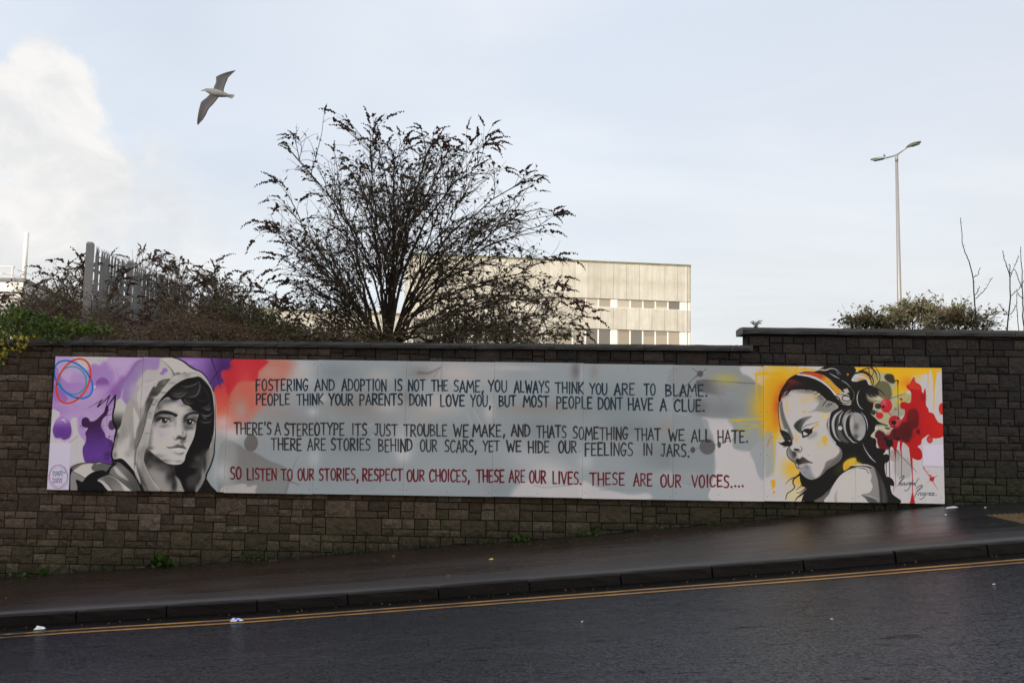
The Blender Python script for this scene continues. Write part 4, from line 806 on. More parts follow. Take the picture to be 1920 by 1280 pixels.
    poly('J', '780 500 840 495 858 545 840 600 812 620 786 580', (22, 18, 20), 1, .2); poly('J', '820 830 900 860 935 930 920 965 860 940', (20, 18, 20), 1, .2)
    blob('J', 1495, 862, 34, 32, (188, 34, 44), 1, None, .12); stroke('J', '1372 690 1420 760 1480 840', (14, 8, 12), (188, 34, 44), .95); stroke('J', '1500 880 1550 960 1590 1025', (12, 6, 2), (188, 50, 58), .95); stroke('J', '1520 850 1578 812', (10, 5), (188, 34, 44), .95); stroke('J', '1480 880 1410 930', (8, 2), (196, 110, 112), .7)
    for x, y, r in ((1476, 808, 12), (1520, 830, 9), (1440, 750, 6)):
        blob('J', x, y, r, r, (188, 34, 44), 1, None, .2)
    # signature
    SG = (64, 72, 80)
    for s in ('1076 822 1040 880 1005 930 980 965', '1010 862 1050 820 1082 818 1078 850 1040 890 1012 905', '1020 945 1045 925 1040 912 1020 925 1015 950 1040 960 1062 940', '1085 918 1062 930 1062 952 1085 945 1095 918 1090 950 1105 955 1125 925',
              '1150 915 1125 925 1122 948 1150 945', '1155 945 1180 918 1170 910 1155 935 1170 952 1190 935', '1215 880 1190 930 1150 1010 1110 1040 1090 1030', '1180 932 1240 920', '1205 925 1200 950 1220 945 1235 922 1235 950 1250 945', '1305 848 1270 900 1250 945 1262 972',
              '1345 965 1300 1020 1260 1085 1235 1140', '1265 1005 1310 965 1355 958 1350 990 1310 1025 1270 1040', '1290 1110 1305 1075 1325 1070', '1350 1070 1330 1080 1330 1105 1352 1105 1362 1080 1350 1070', '1400 1070 1378 1080 1378 1102 1400 1095 1405 1070 1390 1120 1340 1165 1318 1160',
              '1420 1105 1432 1072 1450 1070', '1455 1090 1480 1080 1475 1068 1458 1078 1456 1104 1485 1100', '1515 1070 1495 1075 1505 1090 1500 1108 1482 1106', '1538 1070 1520 1078 1530 1092 1522 1108 1508 1106'):
        stroke('J', s, 8.5, SG, .95)
    for x in (1545, 1568):
        blob('J', x, 1105, 6, 6, SG, 1, None, .3)
    # --- joints, tiny print grain
    yy, xx = np.mgrid[0:MH, 0:MW].astype(np.float32)
    n = rng.standard_normal((MH, MW)).astype(np.float32)
    n = box1(n, 1, 0) * .5 + box1(n, 2, 1) * .6
    IMG[:] = np.clip(IMG + n[..., None] * .012, 0, 1)
    return IMG

def small_print(fr, txt, x0, y0, xh, col, w):
    LC = {'m': '.05 1 .05 .1 .05 .3 .3 .05 .5 .25 .5 1;.5 .3 .75 .05 .95 .25 .95 1', 'a': '.8 .15 .3 .1 .1 .5 .3 .95 .8 .8;.85 .1 .85 1', 'e': '.1 .5 .9 .5 .7 .1 .3 .1 .1 .5 .3 .95 .85 .9',
          't': '.4 -.4 .4 .85 .8 1;.05 .1 .85 .1', 'h': '.1 -.6 .1 1;.1 .35 .5 .05 .85 .3 .85 1', 'u': '.1 .1 .1 .7 .4 1 .85 .75;.88 .1 .88 1', 'c': '.9 .15 .4 .08 .1 .5 .4 .95 .9 .85', 'y': '.05 .1 .5 .95;.95 .1 .5 1 .2 1.45',
          'r': '.15 1 .15 .1;.15 .4 .5 .08 .85 .12', 'f': '.8 -.5 .4 -.4 .4 1;.05 .15 .8 .15', 'o': '.5 .05 .1 .35 .2 .85 .5 1 .85 .8 .9 .3 .5 .05', 's': '.85 .15 .4 .05 .2 .3 .8 .6 .7 .95 .1 .9',
          'w': '0 .1 .25 1 .5 .3 .75 1 1 .1', 'l': '.4 -.6 .4 1'}
    x = x0
    for c in txt:
        cw = xh * {'m': 1.3, 'w': 1.2, 'l': .4, 't': .6, 'f': .6, 'r': .6}.get(c, .85)
        for st in LC[c].split(';'):
            v = np.array([float(t) for t in st.split()]).reshape(-1, 2)
            stroke(fr, np.stack([x + v[:, 0] * cw, y0 + v[:, 1] * xh], 1).ravel(), w, col, .95, sharp=True)
        x += cw + xh * .22

def paint_stickers():
    S = (214, 206, 226)
    poly('D', '105 478 424 484 394 1188 60 1184', S, 1, 0, sharp=True)
    poly('J', '1356 348 1690 350 1694 672 1362 666', (212, 204, 222), 1, 0, sharp=True)
    ering('D', 243, 985, 140, 172, .1, 6, (60, 100, 190), .9); ering('D', 232, 985, 140, 174, -.1, 6, (208, 70, 60), .9); ering('D', 240, 985, 132, 140, .0, 5, (60, 160, 165), .9)
    C = (64, 50, 104)
    small_print('D', 'maethu', 152, 904, 30, C, 5.5); small_print('D', 'cymru', 152, 942, 28, C, 5.5); small_print('D', 'foster', 150, 1012, 28, C, 5.5); small_print('D', 'wales', 152, 1050, 28, C, 5.5)
    stroke('D', '150 992 325 992', 3, (150, 150, 190), .8)
# ------------------------------------------------------------------ street levels
def prof(t, x):
    xs = [a for a, _ in t]; zs = [b for _, b in t]
    if x <= xs[0]: return zs[0] + (x - xs[0]) * (zs[1] - zs[0]) / (xs[1] - xs[0])
    if x >= xs[-1]: return zs[-1] + (x - xs[-1]) * .06
    return float(np.interp(x, xs, zs))
ZW = [(-9.3, -2.185), (-7.15, -1.985), (-3.67, -1.675), (.06, -1.335), (3.64, -.945), (5.57, -.765), (7.5, -.66)]
ZK = [(-8.0, -2.12), (-5.33, -1.868), (-2.63, -1.652), (.05, -1.400), (2.72, -1.145), (4.95, -.918), (7.5, -.70)]
YW, YK = 13.6, 10.2
def clampx(x): return max(-45., min(45., x))
def z_wall(x): return prof(ZW, clampx(x))
def z_kerb(x): return prof(ZK, clampx(x))
def z_pave(x, y):
    t = (y - YK) / (YW - YK); return z_kerb(x) * (1 - t) + z_wall(x) * t
def z_road(x, y):
    d = YK - y
    return z_kerb(x) - .092 + .10 * math.exp(-((d - 4.2) / 2.6) ** 2) - .02
NEARK = 1.9
def z_near(x, y): return z_road(x, NEARK) + .11 - .01 * (NEARK - y)
def sheet(name, xs, ys, zf, mat, **tags):
    nx, ny = len(xs), len(ys)
    V = [(x, y, zf(x, y)) for y in ys for x in xs]
    F = np.array([(j * nx + i, j * nx + i + 1, (j + 1) * nx + i + 1, (j + 1) * nx + i) for j in range(ny - 1) for i in range(nx - 1)])
    return link(name, mesh_np(name, np.array(V), F, mat, True), **tags)

# ------------------------------------------------------------------ ground materials
def wet_asphalt(n, b):
    p = geo(n)
    g = n.noise(p, 230., 3, .7); g2 = n.noise(p, 90., 3, .6)
    agg = n.new('ShaderNodeTexVoronoi', feature='F1'); agg.inputs['Scale'].default_value = 95.; n.l.new(p, agg.inputs[0])
    big = n.noise(n.mapping(p, (.35, 1.3, 1)), .9, 5, .6, .6); mid = n.noise(n.mapping(p, (.6, 2.2, 1)), 3.2, 6, .65, .8)
    col = n.ramp(g, [(.25, (.003, .003, .005)), (.55, (.007, .0075, .011)), (.82, (.026, .028, .038))])
    x, y, z = n.sep(p)
    grain = n.noise(n.mapping(p, (1, .8, 1)), 42., 4, .75, .3)
    gk = n.ramp(grain, [(.36, 0.), (.60, 1.)])
    peb = n.ramp(grain, [(.40, (.002, .002, .003)), (.52, (.007, .0075, .011)), (.66, (.036, .041, .058))])
    col = n.mix(.72, col, peb)
    gut = n.math('GREATER_THAN', n.math('ADD', y, n.math('MULTIPLY', n.math('SUBTRACT', mid, .5), .12)), 9.80)
    col = n.mix(n.math('MULTIPLY', gut, .85), col, (.004, .0035, .003))
    n.set(b.inputs['Base Color'], col)
    wet = n.ramp(n.math('ADD', n.math('MULTIPLY', big, .5), n.math('MULTIPLY', mid, .5)), [(.36, .17), (.50, .23), (.66, .33)])
    n.set(b.inputs['Roughness'], wet)
    # dark unwetted pits between the shiny stones, and dull streaks
    dull = n.ramp(n.noise(n.mapping(p, (.7, 2.4, 1), (0, 0, .1)), 5.5, 6, .7, .6), [(.34, .1), (.46, 1.)])
    sp = n.math('MULTIPLY', n.math('ADD', .02, n.math('MULTIPLY', gk, .34)), dull)
    sp = n.math('MULTIPLY', sp, n.math('SUBTRACT', 1.0, n.math('MULTIPLY', gut, .8)))
    n.set(b.inputs['Specular IOR Level'], sp)
    b.inputs['Specular Tint'].default_value = (.58, .76, 1., 1)
    h = n.math('ADD', n.math('MULTIPLY', agg.outputs['Distance'], -.8), n.math('MULTIPLY', g2, .7))
    h = n.math('ADD', h, n.math('MULTIPLY', grain, .8))
    bump(n, b, h, .60, .0055)
M_ROAD = material('wet_asphalt', wet_asphalt)
def wet_pave(n, b):
    p = geo(n); x, y, z = n.sep(p)
    g = n.noise(p, 260., 3, .65); big = n.noise(n.mapping(p, (.5, 1.4, 1)), 1.1, 5, .6, .5); mid = n.noise(n.mapping(p, (.25, 3.5, 1)), 2.6, 6, .6, .4)
    base = n.ramp(g, [(.25, (.013, .0070, .0050)), (.6, (.028, .0155, .0115)), (.85, (.060, .040, .032))])
    # strip relaid beside the kerb, greyer and coarser
    seam = n.math('ADD', 10.93, n.math('MULTIPLY', n.math('SUBTRACT', n.noise(n.mapping(p, (1, 0, 0)), .8, 4, .6), .5), .16))
    strip = n.math('LESS_THAN', y, seam)
    grey = n.ramp(g, [(.25, (.011, .0095, .0095)), (.6, (.024, .021, .021)), (.85, (.06, .055, .055))])
    # newer blue-grey patch round the crossing: cut along a diagonal
    dg = n.math('SUBTRACT', n.math('ADD', x, n.math('MULTIPLY', y, -.02)), 4.55)
    patch = n.math('GREATER_THAN', dg, 0.0)
    col = n.mix(n.math('MULTIPLY', strip, .75), base, grey)
    blue = n.ramp(g, [(.25, (.008, .0085, .010)), (.6, (.018, .019, .022)), (.85, (.045, .047, .05))])
    col = n.mix(patch, col, blue)
    col = n.mix(n.math('MULTIPLY', n.ramp(mid, [(.35, 1.), (.55, 0.)]), .25), col, (.010, .008, .008))
    gr = n.noise(n.mapping(p, (1, .8, 1)), 55., 4, .75, .3)
    col = n.mix(n.ramp(gr, [(.38, .8), (.50, 0.)]), col, (.004, .003, .003)); col = n.mix(n.ramp(gr, [(.60, 0.), (.72, .5)]), col, (.09, .075, .068))
    line = n.math('LESS_THAN', n.math('ABSOLUTE', n.math('SUBTRACT', y, seam)), .011)
    line = n.math('MULTIPLY', line, n.math('GREATER_THAN', n.noise(n.mapping(p, (1, 0, 0)), 1.7, 3, .6), .43))
    col = n.mix(n.math('MULTIPLY', line, .85), col, (.004, .004, .004))
    # darker along the foot of the wall
    edge = n.ramp(n.math('ADD', n.math('SUBTRACT', 13.6, y), n.math('MULTIPLY', n.math('SUBTRACT', n.noise(p, 5., 4, .6), .5), .35)), [(.05, 1.), (.32, 0.)])
    col = n.mix(n.math('MULTIPLY', edge, .7), col, (.008, .008, .005))
    n.set(b.inputs['Base Color'], col)
    rr = n.ramp(n.math('ADD', n.math('MULTIPLY', big, .6), n.math('MULTIPLY', mid, .4)), [(.36, .17), (.50, .30), (.66, .46)])
    rr = n.math('ADD', rr, n.math('MULTIPLY', strip, .10))
    n.set(b.inputs['Roughness'], rr); b.inputs['Specular IOR Level'].default_value = .45
    bump(n, b, n.math('ADD', n.math('MULTIPLY', g, .7), n.math('MULTIPLY', gr, .9)), .45, .0045)
M_PAVE = material('wet_tarmac_pavement', wet_pave)
def kerbm(n, b):
    p = geo(n); g = n.noise(p, 150., 4, .7); q = n.noise(p, 7., 5, .6)
    rnd = n.new('ShaderNodeObjectInfo').outputs['Random']
    c = n.ramp(g, [(.3, (.006, .0045, .004)), (.6, (.013, .0095, .008)), (.85, (.045, .036, .032))])
    c = n.mix(n.math('MULTIPLY', n.ramp(q, [(.35, 1.), (.6, 0.)]), .6), c, (.010, .009, .007))
    c = n.mix(n.math('MULTIPLY', rnd, .35), c, (.009, .007, .006))
    n.set(b.inputs['Base Color'], c); n.set(b.inputs['Roughness'], n.ramp(q, [(.3, .45), (.7, .65)])); b.inputs['Specular IOR Level'].default_value = .18; bump(n, b, n.math('ADD', g, n.math('MULTIPLY', n.noise(p, 30., 4, .6), 1.5)), .5, .006)
M_KERB = material('kerb_concrete', kerbm)
def linem(n, b):
    p = geo(n); g = n.noise(p, 120., 4, .75); q = n.noise(p, 3.0, 5, .6); x = n.sep(p)[0]
    wear = n.math('ADD', n.math('MULTIPLY', g, .75), n.math('MULTIPLY', q, .35))
    wear = n.math('ADD', wear, n.math('MULTIPLY', n.ramp(x, [(0, 0.), (1, 0.)]), 0.))
    k = n.ramp(wear, [(.44, 1.), (.56, 0.)])
    left = n.new('ShaderNodeMapRange', clamp=True); n.l.new(x, left.inputs[0]); left.inputs[1].default_value = -4.2; left.inputs[2].default_value = -4.6; left.inputs[3].default_value = 0.; left.inputs[4].default_value = 1.
    pat = n.ramp(n.noise(n.mapping(p, (3, 9, 1)), 2.0, 3, .6), [(.46, 1.), (.52, 0.)])
    k = n.math('MAXIMUM', k, n.math('MULTIPLY', left.outputs[0], pat))
    c = n.mix(k, n.ramp(q, [(.3, (.28, .125, .016)), (.7, (.42, .20, .026))]), (.030, .024, .020))
    n.set(b.inputs['Base Color'], c); b.inputs['Roughness'].default_value = .42; bump(n, b, g, .5, .004)
M_LINE = material('worn_yellow_paint', linem)
def soil(n, b):
    p = geo(n); g = n.noise(p, 6., 6, .65)
    n.set(b.inputs['Base Color'], n.ramp(g, [(.3, (.030, .026, .016)), (.55, (.045, .048, .022)), (.75, (.07, .065, .035))])); b.inputs['Roughness'].default_value = .95
    bump(n, b, g, .8, .05)
M_SOIL = material('rough_soil', soil)

# ------------------------------------------------------------------ ground sheets
lin = lambda a, b, n: [a + (b - a) * i / n for i in range(n + 1)]
XS = [-150, -80] + lin(-45, -10, 14) + lin(-9.5, 9.5, 76) + lin(10, 45, 14) + [80, 150]
sheet('road', XS, lin(NEARK, YK, 26), z_road, M_ROAD, kind='structure')
sheet('pavement', XS, [YK + .085] + lin(YK + .10, YW + .02, 12), lambda x, y: z_pave(x, y) + (.005 if y > YK + .095 else -.03), M_PAVE, kind='structure')
sheet('near_pavement', XS, lin(-2.2, NEARK - .125, 5), z_near, M_PAVE, kind='structure')
sheet('near_ground', [-600, -300] + XS + [300, 600], [-900, -400, -150, -60, -30, -15, -8, -2.2], lambda x, y: z_near(x, max(y, -8)) - (.004 if y > -2.3 else .01), M_SOIL, kind='structure')
sheet('ground', [-900, -300, -120, -60, -30, -15, 0, 15, 30, 60, 120, 300, 900], [13.93, 18, 26, 40, 70, 120, 250, 600, 1500], lambda x, y: .93 + .035 * min(max(y - 16, 0), 12) + .008 * max(-20, min(x, 20)), M_SOIL, kind='structure')

# kerbs: one stone every 0.915 m
kr = bpy.data.objects.new('kerb', None); COL.objects.link(kr); kr['kind'] = 'structure'
def kerb_mesh(L, seed):
    rg = random.Random(seed); mb = MB()
    pr = [(.125, -.20), (.125, .0), (.06, .002), (.012, 0.0), (.002, -.012), (0., -.06), (-.004, -.20)]
    nx = 7
    for i in range(nx):
        x = L * i / (nx - 1)
        e = .006 if i in (0, nx - 1) else 0
        for k, (dy, dz) in enumerate(pr):
            j = rg.uniform(-.0035, .0035)
            mb.v.append((x, dy + (j if k in (3, 4, 5) else 0) + (e if k in (4, 5, 6) else 0), dz - (e if 0 < k < 6 else 0) + (j if 2 <= k <= 4 else 0)))
    m = len(pr)
    for i in range(nx - 1):
        for k in range(m - 1):
            mb.f.append((i * m + k, i * m + k + 1, (i + 1) * m + k + 1, (i + 1) * m + k)); mb.mi.append(0)
    mb.f.append(tuple(range(m))[::-1]); mb.mi.append(0); mb.f.append(tuple((nx - 1) * m + k for k in range(m))); mb.mi.append(0)
    return mb.mesh('kerb_stone', M_KERB)
KM = [kerb_mesh(.903, s) for s in range(5)]
rk = random.Random(4)
x0k = P(311, 1147, YK).x
for i in range(-26, 28):
    xa = x0k + i * .915; za, zb = z_kerb(xa), z_kerb(xa + .915)
    a = math.atan2(zb - za, .915)
    o = link('kerb_stone', rk.choice(KM), kr, (xa + .006, YK + rk.uniform(-.004, .004), za + .004 + rk.uniform(-.004, .004)), (0, -a + rk.uniform(-.003, .003), rk.uniform(-.004, .004)))
kn = bpy.data.objects.new('near_kerb', None); COL.objects.link(kn); kn['kind'] = 'structure'
for i in range(-16, 17):
    xa = i * .915; za = z_near(xa, NEARK); zb = z_near(xa + .915, NEARK)
    link('kerb_stone', rk.choice(KM), kn, (xa + .9, NEARK, za), (0, math.atan2(zb - za, .915), math.pi))
# yellow lines, painted sheets 4 mm up
def yline(y0, w):
    mb = MB(); xs = lin(-14, 14, 140)
    for x in xs:
        off = -.10 * max(0, min(1, (-4.3 - x) / 1.0)) ** 1.3
        for e in (-w / 2, w / 2):
            yy = y0 + off + e; mb.v.append((x, yy, z_road(x, yy) + .004))
    for i in range(len(xs) - 1):
        mb.f.append((2 * i, 2 * i + 2, 2 * i + 3, 2 * i + 1)); mb.mi.append(0)
    return mb.build('yellow_line', M_LINE, kind='structure')
yline(9.70, .078); yline(9.50, .078)

# tactile paving of the crossing: buff blister slabs
def blis(n, b):
    p = geo(n); g = n.noise(p, 160., 4, .7); q = n.noise(p, 6., 5, .6)
    c = n.ramp(g, [(.3, (.15, .088, .018)), (.7, (.30, .19, .045))]); zo = n.sep(objc(n))[2]; c = n.mix(n.math('LESS_THAN', zo, .0035), c, (.060, .038, .010)); c = n.mix(n.math('MULTIPLY', n.ramp(q, [(.4, 1.), (.62, 0.)]), .4), c, (.03, .021, .009))
    n.set(b.inputs['Base Color'], c); b.inputs['Roughness'].default_value = .38; bump(n, b, g, .4, .004)
M_BLIS = material('buff_blister', blis)
def blister_mesh():
    mb = MB(); s = .394; mb.box(0, s, 0, s, -.05, 0)
    for i in range(6):
        for j in range(6):
            cx, cy = s * (i + .5) / 6, s * (j + .5) / 6; o = len(mb.v)
            for r, z in ((.019, .0002), (.0145, .0065)):
                for k in range(6):
                    a = k * math.pi / 3; mb.v.append((cx + r * math.cos(a), cy + r * math.sin(a), z))
            for k in range(6): mb.f.append((o + k, o + (k + 1) % 6, o + 6 + (k + 1) % 6, o + 6 + k)); mb.mi.append(0)
            mb.f.append(tuple(o + 6 + k for k in range(6))); mb.mi.append(0)
    return mb.mesh('tactile_slab', M_BLIS)
BM = blister_mesh()
tp_ = bpy.data.objects.new('tactile_paving', None); COL.objects.link(tp_); tp_['kind'] = 'structure'
rs = random.Random(8)
for r in range(5):
    for c in range(12):
        x, y = 5.52 + c * .4, 12.32 - (r + 1) * .4
        z = z_pave(x, y) + .003; sx = math.atan2(z_pave(x + .4, y) - z, .4); sy = math.atan2(z_pave(x, y + .4) - z, .4)
        link('tactile_slab', BM, tp_, (x, y, z + .007 + rs.uniform(0, .0015)), (sy, -sx, 0))
# ------------------------------------------------------------------ the stone wall
def stonem(n, b):
    p = geo(n); x, y, z = n.sep(p)
    rnd = n.new('ShaderNodeObjectInfo').outputs['Random']; at = n.new('ShaderNodeAttribute', attribute_name='tone').outputs['Fac']
    r = n.math('FRACT', n.math('ADD', n.math('MULTIPLY', rnd, 7.31), at))
    g = n.noise(p, 85., 5, .7); m = n.noise(p, 16., 6, .65, .4); l = n.noise(n.mapping(p, (1, 1, 1), (0, 0, 0), (4, 0, 2)), 1.1, 5, .6, .4)
    c = n.ramp(r, [(0, (.100, .066, .044)), (.35, (.155, .105, .070)), (.7, (.215, .150, .105)), (.93, (.29, .212, .155)), (1, (.33, .255, .205))])
    c = n.mix(n.ramp(g, [(.35, .5), (.7, 0.)]), c, (.022, .017, .014))
    c = n.mix(n.ramp(m, [(.38, .45), (.6, 0.)]), c, (.030, .023, .018))
    speck = n.ramp(n.noise(p, 160., 2, .5), [(.66, 0.), (.74, 1.)])
    c = n.mix(n.math('MULTIPLY', speck, .5), c, (.30, .27, .25))
    # rain-soaked black algae: under the coping, spreading over the right-hand end
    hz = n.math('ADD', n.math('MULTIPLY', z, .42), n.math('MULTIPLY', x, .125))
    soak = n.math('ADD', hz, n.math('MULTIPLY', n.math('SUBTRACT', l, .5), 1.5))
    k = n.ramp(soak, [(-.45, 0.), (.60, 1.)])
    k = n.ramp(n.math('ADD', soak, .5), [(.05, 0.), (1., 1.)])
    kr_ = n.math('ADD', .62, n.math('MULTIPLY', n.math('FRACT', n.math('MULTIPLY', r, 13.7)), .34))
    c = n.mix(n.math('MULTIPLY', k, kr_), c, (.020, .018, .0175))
    # green growth low down, near the damp ground
    low = n.math('SUBTRACT', n.math('SUBTRACT', z, n.math('MULTIPLY', x, .092)), -1.36)       # height above pavement
    ml = n.math('ADD', low, n.math('MULTIPLY', n.math('SUBTRACT', n.noise(p, 2.3, 5, .65), .5), 1.3))
    mk = n.ramp(ml, [(.10, 1.), (.85, 0.)])
    mk = n.math('MULTIPLY', mk, n.ramp(n.noise(p, 22., 5, .7), [(.38, .25), (.6, 1.)]))
    c = n.mix(n.math('MULTIPLY', mk, .8), c, (.050, .056, .016))
    lf = n.math('ADD', x, n.math('MULTIPLY', n.math('SUBTRACT', n.noise(p, 1.6, 4, .6), .5), 2.5))
    c = n.mix(n.math('MULTIPLY', n.ramp(lf, [(-8.2, 0.)] if False else [(0., 0.), (1., 0.)]), 0.), c, c)
    # darker towards the foot
    ft = n.ramp(n.math('ADD', low, n.math('MULTIPLY', n.math('SUBTRACT', m, .5), .25)), [(.0, 1.), (.20, 0.)])
    c = n.mix(n.math('MULTIPLY', ft, .7), c, (.014, .014, .011))
    n.set(b.inputs['Base Color'], c)
    n.set(b.inputs['Roughness'], n.mix(k, (.82, .82, .82), (.52, .52, .52))); b.inputs['Specular IOR Level'].default_value = .35
    h = n.math('ADD', n.math('MULTIPLY', g, .35), n.math('MULTIPLY', n.noise(n.mapping(p, (.7, 1, 1.5)), 26., 7, .68, .8), 1.6))
    bump(n, b, h, 1.0, .036)
M_STONE = material('rock_faced_stone', stonem)
def mortarm(n, b):
    p = geo(n); n.set(b.inputs['Base Color'], n.ramp(n.noise(p, 30., 4, .6), [(.3, (.004, .0035, .003)), (.7, (.012, .010, .009))])); b.inputs['Roughness'].default_value = .9
M_MORTAR = material('mortar', mortarm)
def copem(n, b):
    p = geo(n); g = n.noise(p, 60., 5, .7); l = n.noise(p, 2.5, 5, .6)
    c = n.ramp(g, [(.3, (.020, .020, .021)), (.7, (.050, .049, .050))]); c = n.mix(n.math('MULTIPLY', n.ramp(l, [(.4, 1.), (.6, 0.)]), .6), c, (.014, .014, .014))
    n.set(b.inputs['Base Color'], c); b.inputs['Roughness'].default_value = .5; bump(n, b, n.math('ADD', g, n.noise(p, 14., 5, .6)), .5, .008)
M_COPE = material('wet_coping', copem)

wall = thing('stone_wall', 'long dark rock-faced stone retaining wall with coping that steps up at the right', 'wall', (0, YW, 0))
def ztop(x): return (1.235 + .0085 * x) if x < 3.0 else (1.485 + .004 * x)      # underside of the coping
XE = P(1402, 660, YW).x
core = MB()
core.box(-26, XE + .01, .022, .36, -4.2, 1.24); core.box(XE + .006, 26, .022, .36, -2.4, 1.50)
core.v = [(x, y, z if z < 1 else ztop(-1 if x <= 3.4 and z < 1.3 else 5) + .0085 * (x if z < 1.3 else 0) * 0 + (ztop(x) - ztop(x)) if False else (z if z < 1 else (ztop(min(x, 2.99)) + .002 if z < 1.3 else ztop(max(x, 3.0)) + .002))) for x, y, z in core.v]
core.build('mortar_core', M_MORTAR, wall)

MH_, JT = .2325, .013
def stone_mesh(w, h, seed, sx=5, sz=4):
    rg = random.Random(seed); mb = MB()
    nx = max(3, min(6, int(w / .055) + 1)); nz = max(3, min(5, int(h / .055) + 1))
    w -= JT; h -= JT
    tilt = rg.uniform(-.006, .006)
    for j in range(nz):
        for i in range(nx):
            edge = i in (0, nx - 1) or j in (0, nz - 1)
            u, v = i / (nx - 1), j / (nz - 1)
            y = -(.010 + rg.uniform(-.004, .004)) if edge else -(.018 + rg.uniform(-.008, .011) + tilt * (u - .5) * 2)
            mb.v.append((JT / 2 + u * w + (0 if edge else rg.uniform(-.01, .01)), y, JT / 2 + v * h + (0 if edge else rg.uniform(-.01, .01))))
    for j in range(nz - 1):
        for i in range(nx - 1):
            a = j * nx + i
            q = (a, a + 1, a + nx + 1, a + nx)
            if rg.random() < .5: mb.f += [(q[0], q[1], q[2]), (q[0], q[2], q[3])]
            else: mb.f += [(q[0], q[1], q[3]), (q[1], q[2], q[3])]
    ring = [i for i in range(nx)] + [j * nx + nx - 1 for j in range(1, nz)] + [(nz - 1) * nx + i for i in range(nx - 2, -1, -1)] + [j * nx for j in range(nz - 2, 0, -1)]
    o = len(mb.v)
    for r in ring:
        x, y, z = mb.v[r]; mb.v.append((x, .03, z))
    for k in range(len(ring)):
        k2 = (k + 1) % len(ring); mb.f.append((ring[k2], ring[k], o + k, o + k2))
    mb.mi = [0] * len(mb.f)
    return mb
SIZES = {}
rw_ = random.Random(21)
stones = []            # x, z, w, h
z00 = P(0, 956.5, YW).z
bz0, bz1, bx0, bx1 = -.80, 1.08, -6.62, 5.60       # hidden by the boards
row = -8
while True:
    z0 = z00 + row * MH_
    if z0 > 1.75: break
    x = -9.6 + rw_.uniform(-.9, 0)
    seq = rw_.randint(0, 3)
    while x < 9.0:
        kind = 'BGPG'[seq % 4] if rw_.random() < .86 else rw_.choice('GBPG')
        seq += 1
        flip = rw_.random() < .42; mir = rw_.random() < .25
        t1, t2 = .138, MH_ - .138
        if kind == 'B':
            w = rw_.choice([.285, .285, .30, .34, .42]); L = [(0, 0, w, MH_)]
        elif kind == 'P':
            w = rw_.choice([.165, .18]); L = [(0, t2, w, t1), (0, 0, w, t2)]
        else:
            w = .445; L = [(0, t2, .17, t1), (.17, t2, w - .17, t1), (0, 0, .30, t2), (.30, 0, w - .30, t2)]
        for (a, c, ww, hh) in L:
            if flip: c = MH_ - c - hh
            if mir: a = w - a - ww
            stones.append([x + a, z0 + c, ww, hh])
        x += w
    row += 1
vis = []
for s in stones:
    x, z, w, h = s; cx = x + w / 2
    if z + h < z_wall(cx) - .02: continue
    step = 1.49 + .004 * cx if x > XE - .02 else None
    top = (ztop(cx) if cx < XE else 1.485 + .004 * cx)
    if x < XE < x + w and z > 1.24:
        s[2] = w = x + w - XE; s[0] = x = XE
        if w < .06: continue
    top = (1.235 + .0085 * cx) if x + w / 2 < XE else 1.485 + .004 * cx
    if z > top - .03: continue
    if z + h > top: s[3] = h = top - z
    if x > bx0 + .12 and x + w < bx1 - .12 and z > bz0 + .1 and z + h < bz1 - .1: continue
    vis.append((x, z, w, h))
def inview(s):
    d = np.linalg.inv(ROT) @ np.array([s[0] + s[2] / 2, YW, s[1] + s[3] / 2]); return abs(d[0] / -d[2] * FPX) < 965 and s[1] + s[3] > z_wall(s[0]) + .05
vis.sort(key=lambda s: (-1 if inview(s) else 0, -s[2] * s[3]))
cache = {}
stuffV, stuffF, tone = [], [], []
for k, (x, z, w, h) in enumerate(vis):
    key = (round(w, 3), round(h, 3)); var = rw_.randint(0, 5)
    if (key, var) not in cache:
        cache[(key, var)] = [stone_mesh(key[0], key[1], hash((key, var)) & 0xffff), None]
    mb, me = cache[(key, var)]
    if k < 300:
        if me is None: me = cache[(key, var)][1] = mb.mesh('stone', M_STONE)
        link('stone', me, wall, (x, rw_.uniform(-.006, .004), z))
    else:
        o = len(stuffV); dy = rw_.uniform(-.006, .004); tn = rw_.random()
        stuffV += [(a + x, b_ + dy, c + z) for a, b_, c in mb.v]; stuffF += [tuple(i + o for i in f) for f in mb.f]; tone += [tn] * len(mb.v)
me = bpy.data.meshes.new('stone'); me.from_pydata(stuffV, [], stuffF); me.materials.append(M_STONE)
at = me.attributes.new('tone', 'FLOAT', 'POINT'); at.data.foreach_set('value', tone); me.update()
link('stone', me, wall, kind='stuff')
print('stones', len(vis), 'as parts 300')
# coping stones
def coping(x0, x1, zf, thick, seed):
    rg = random.Random(seed); x = x0
    while x < x1 - .05:
        L = min(rg.uniform(1.15, 1.3), x1 - x); mb = MB(); nx = 9
        pr = [(-.055, .0), (-.060, thick * .5), (-.052, thick), (.15, thick + .012), (.40, thick), (.40, .0)]
        for i in range(nx):
            t = x + .003 + (L - .006) * i / (nx - 1)
            for (a, c) in pr: mb.v.append((t, a + rg.uniform(-.004, .004), zf(t) + c + rg.uniform(-.003, .003)))
        m = len(pr)
        for i in range(nx - 1):
            for k in range(m):
                mb.f.append((i * m + k, (i + 1) * m + k, (i + 1) * m + (k + 1) % m, i * m + (k + 1) % m)); mb.mi.append(0)
        mb.f.append(tuple(range(m))); mb.f.append(tuple((nx - 1) * m + k for k in range(m))[::-1]); mb.mi += [0, 0]
        mb.build('coping_stone', M_COPE, wall); x += L
coping(-14.6, P(1412, 640, YW - .05).x, lambda x: 1.235 + .0085 * x, .078, 1)
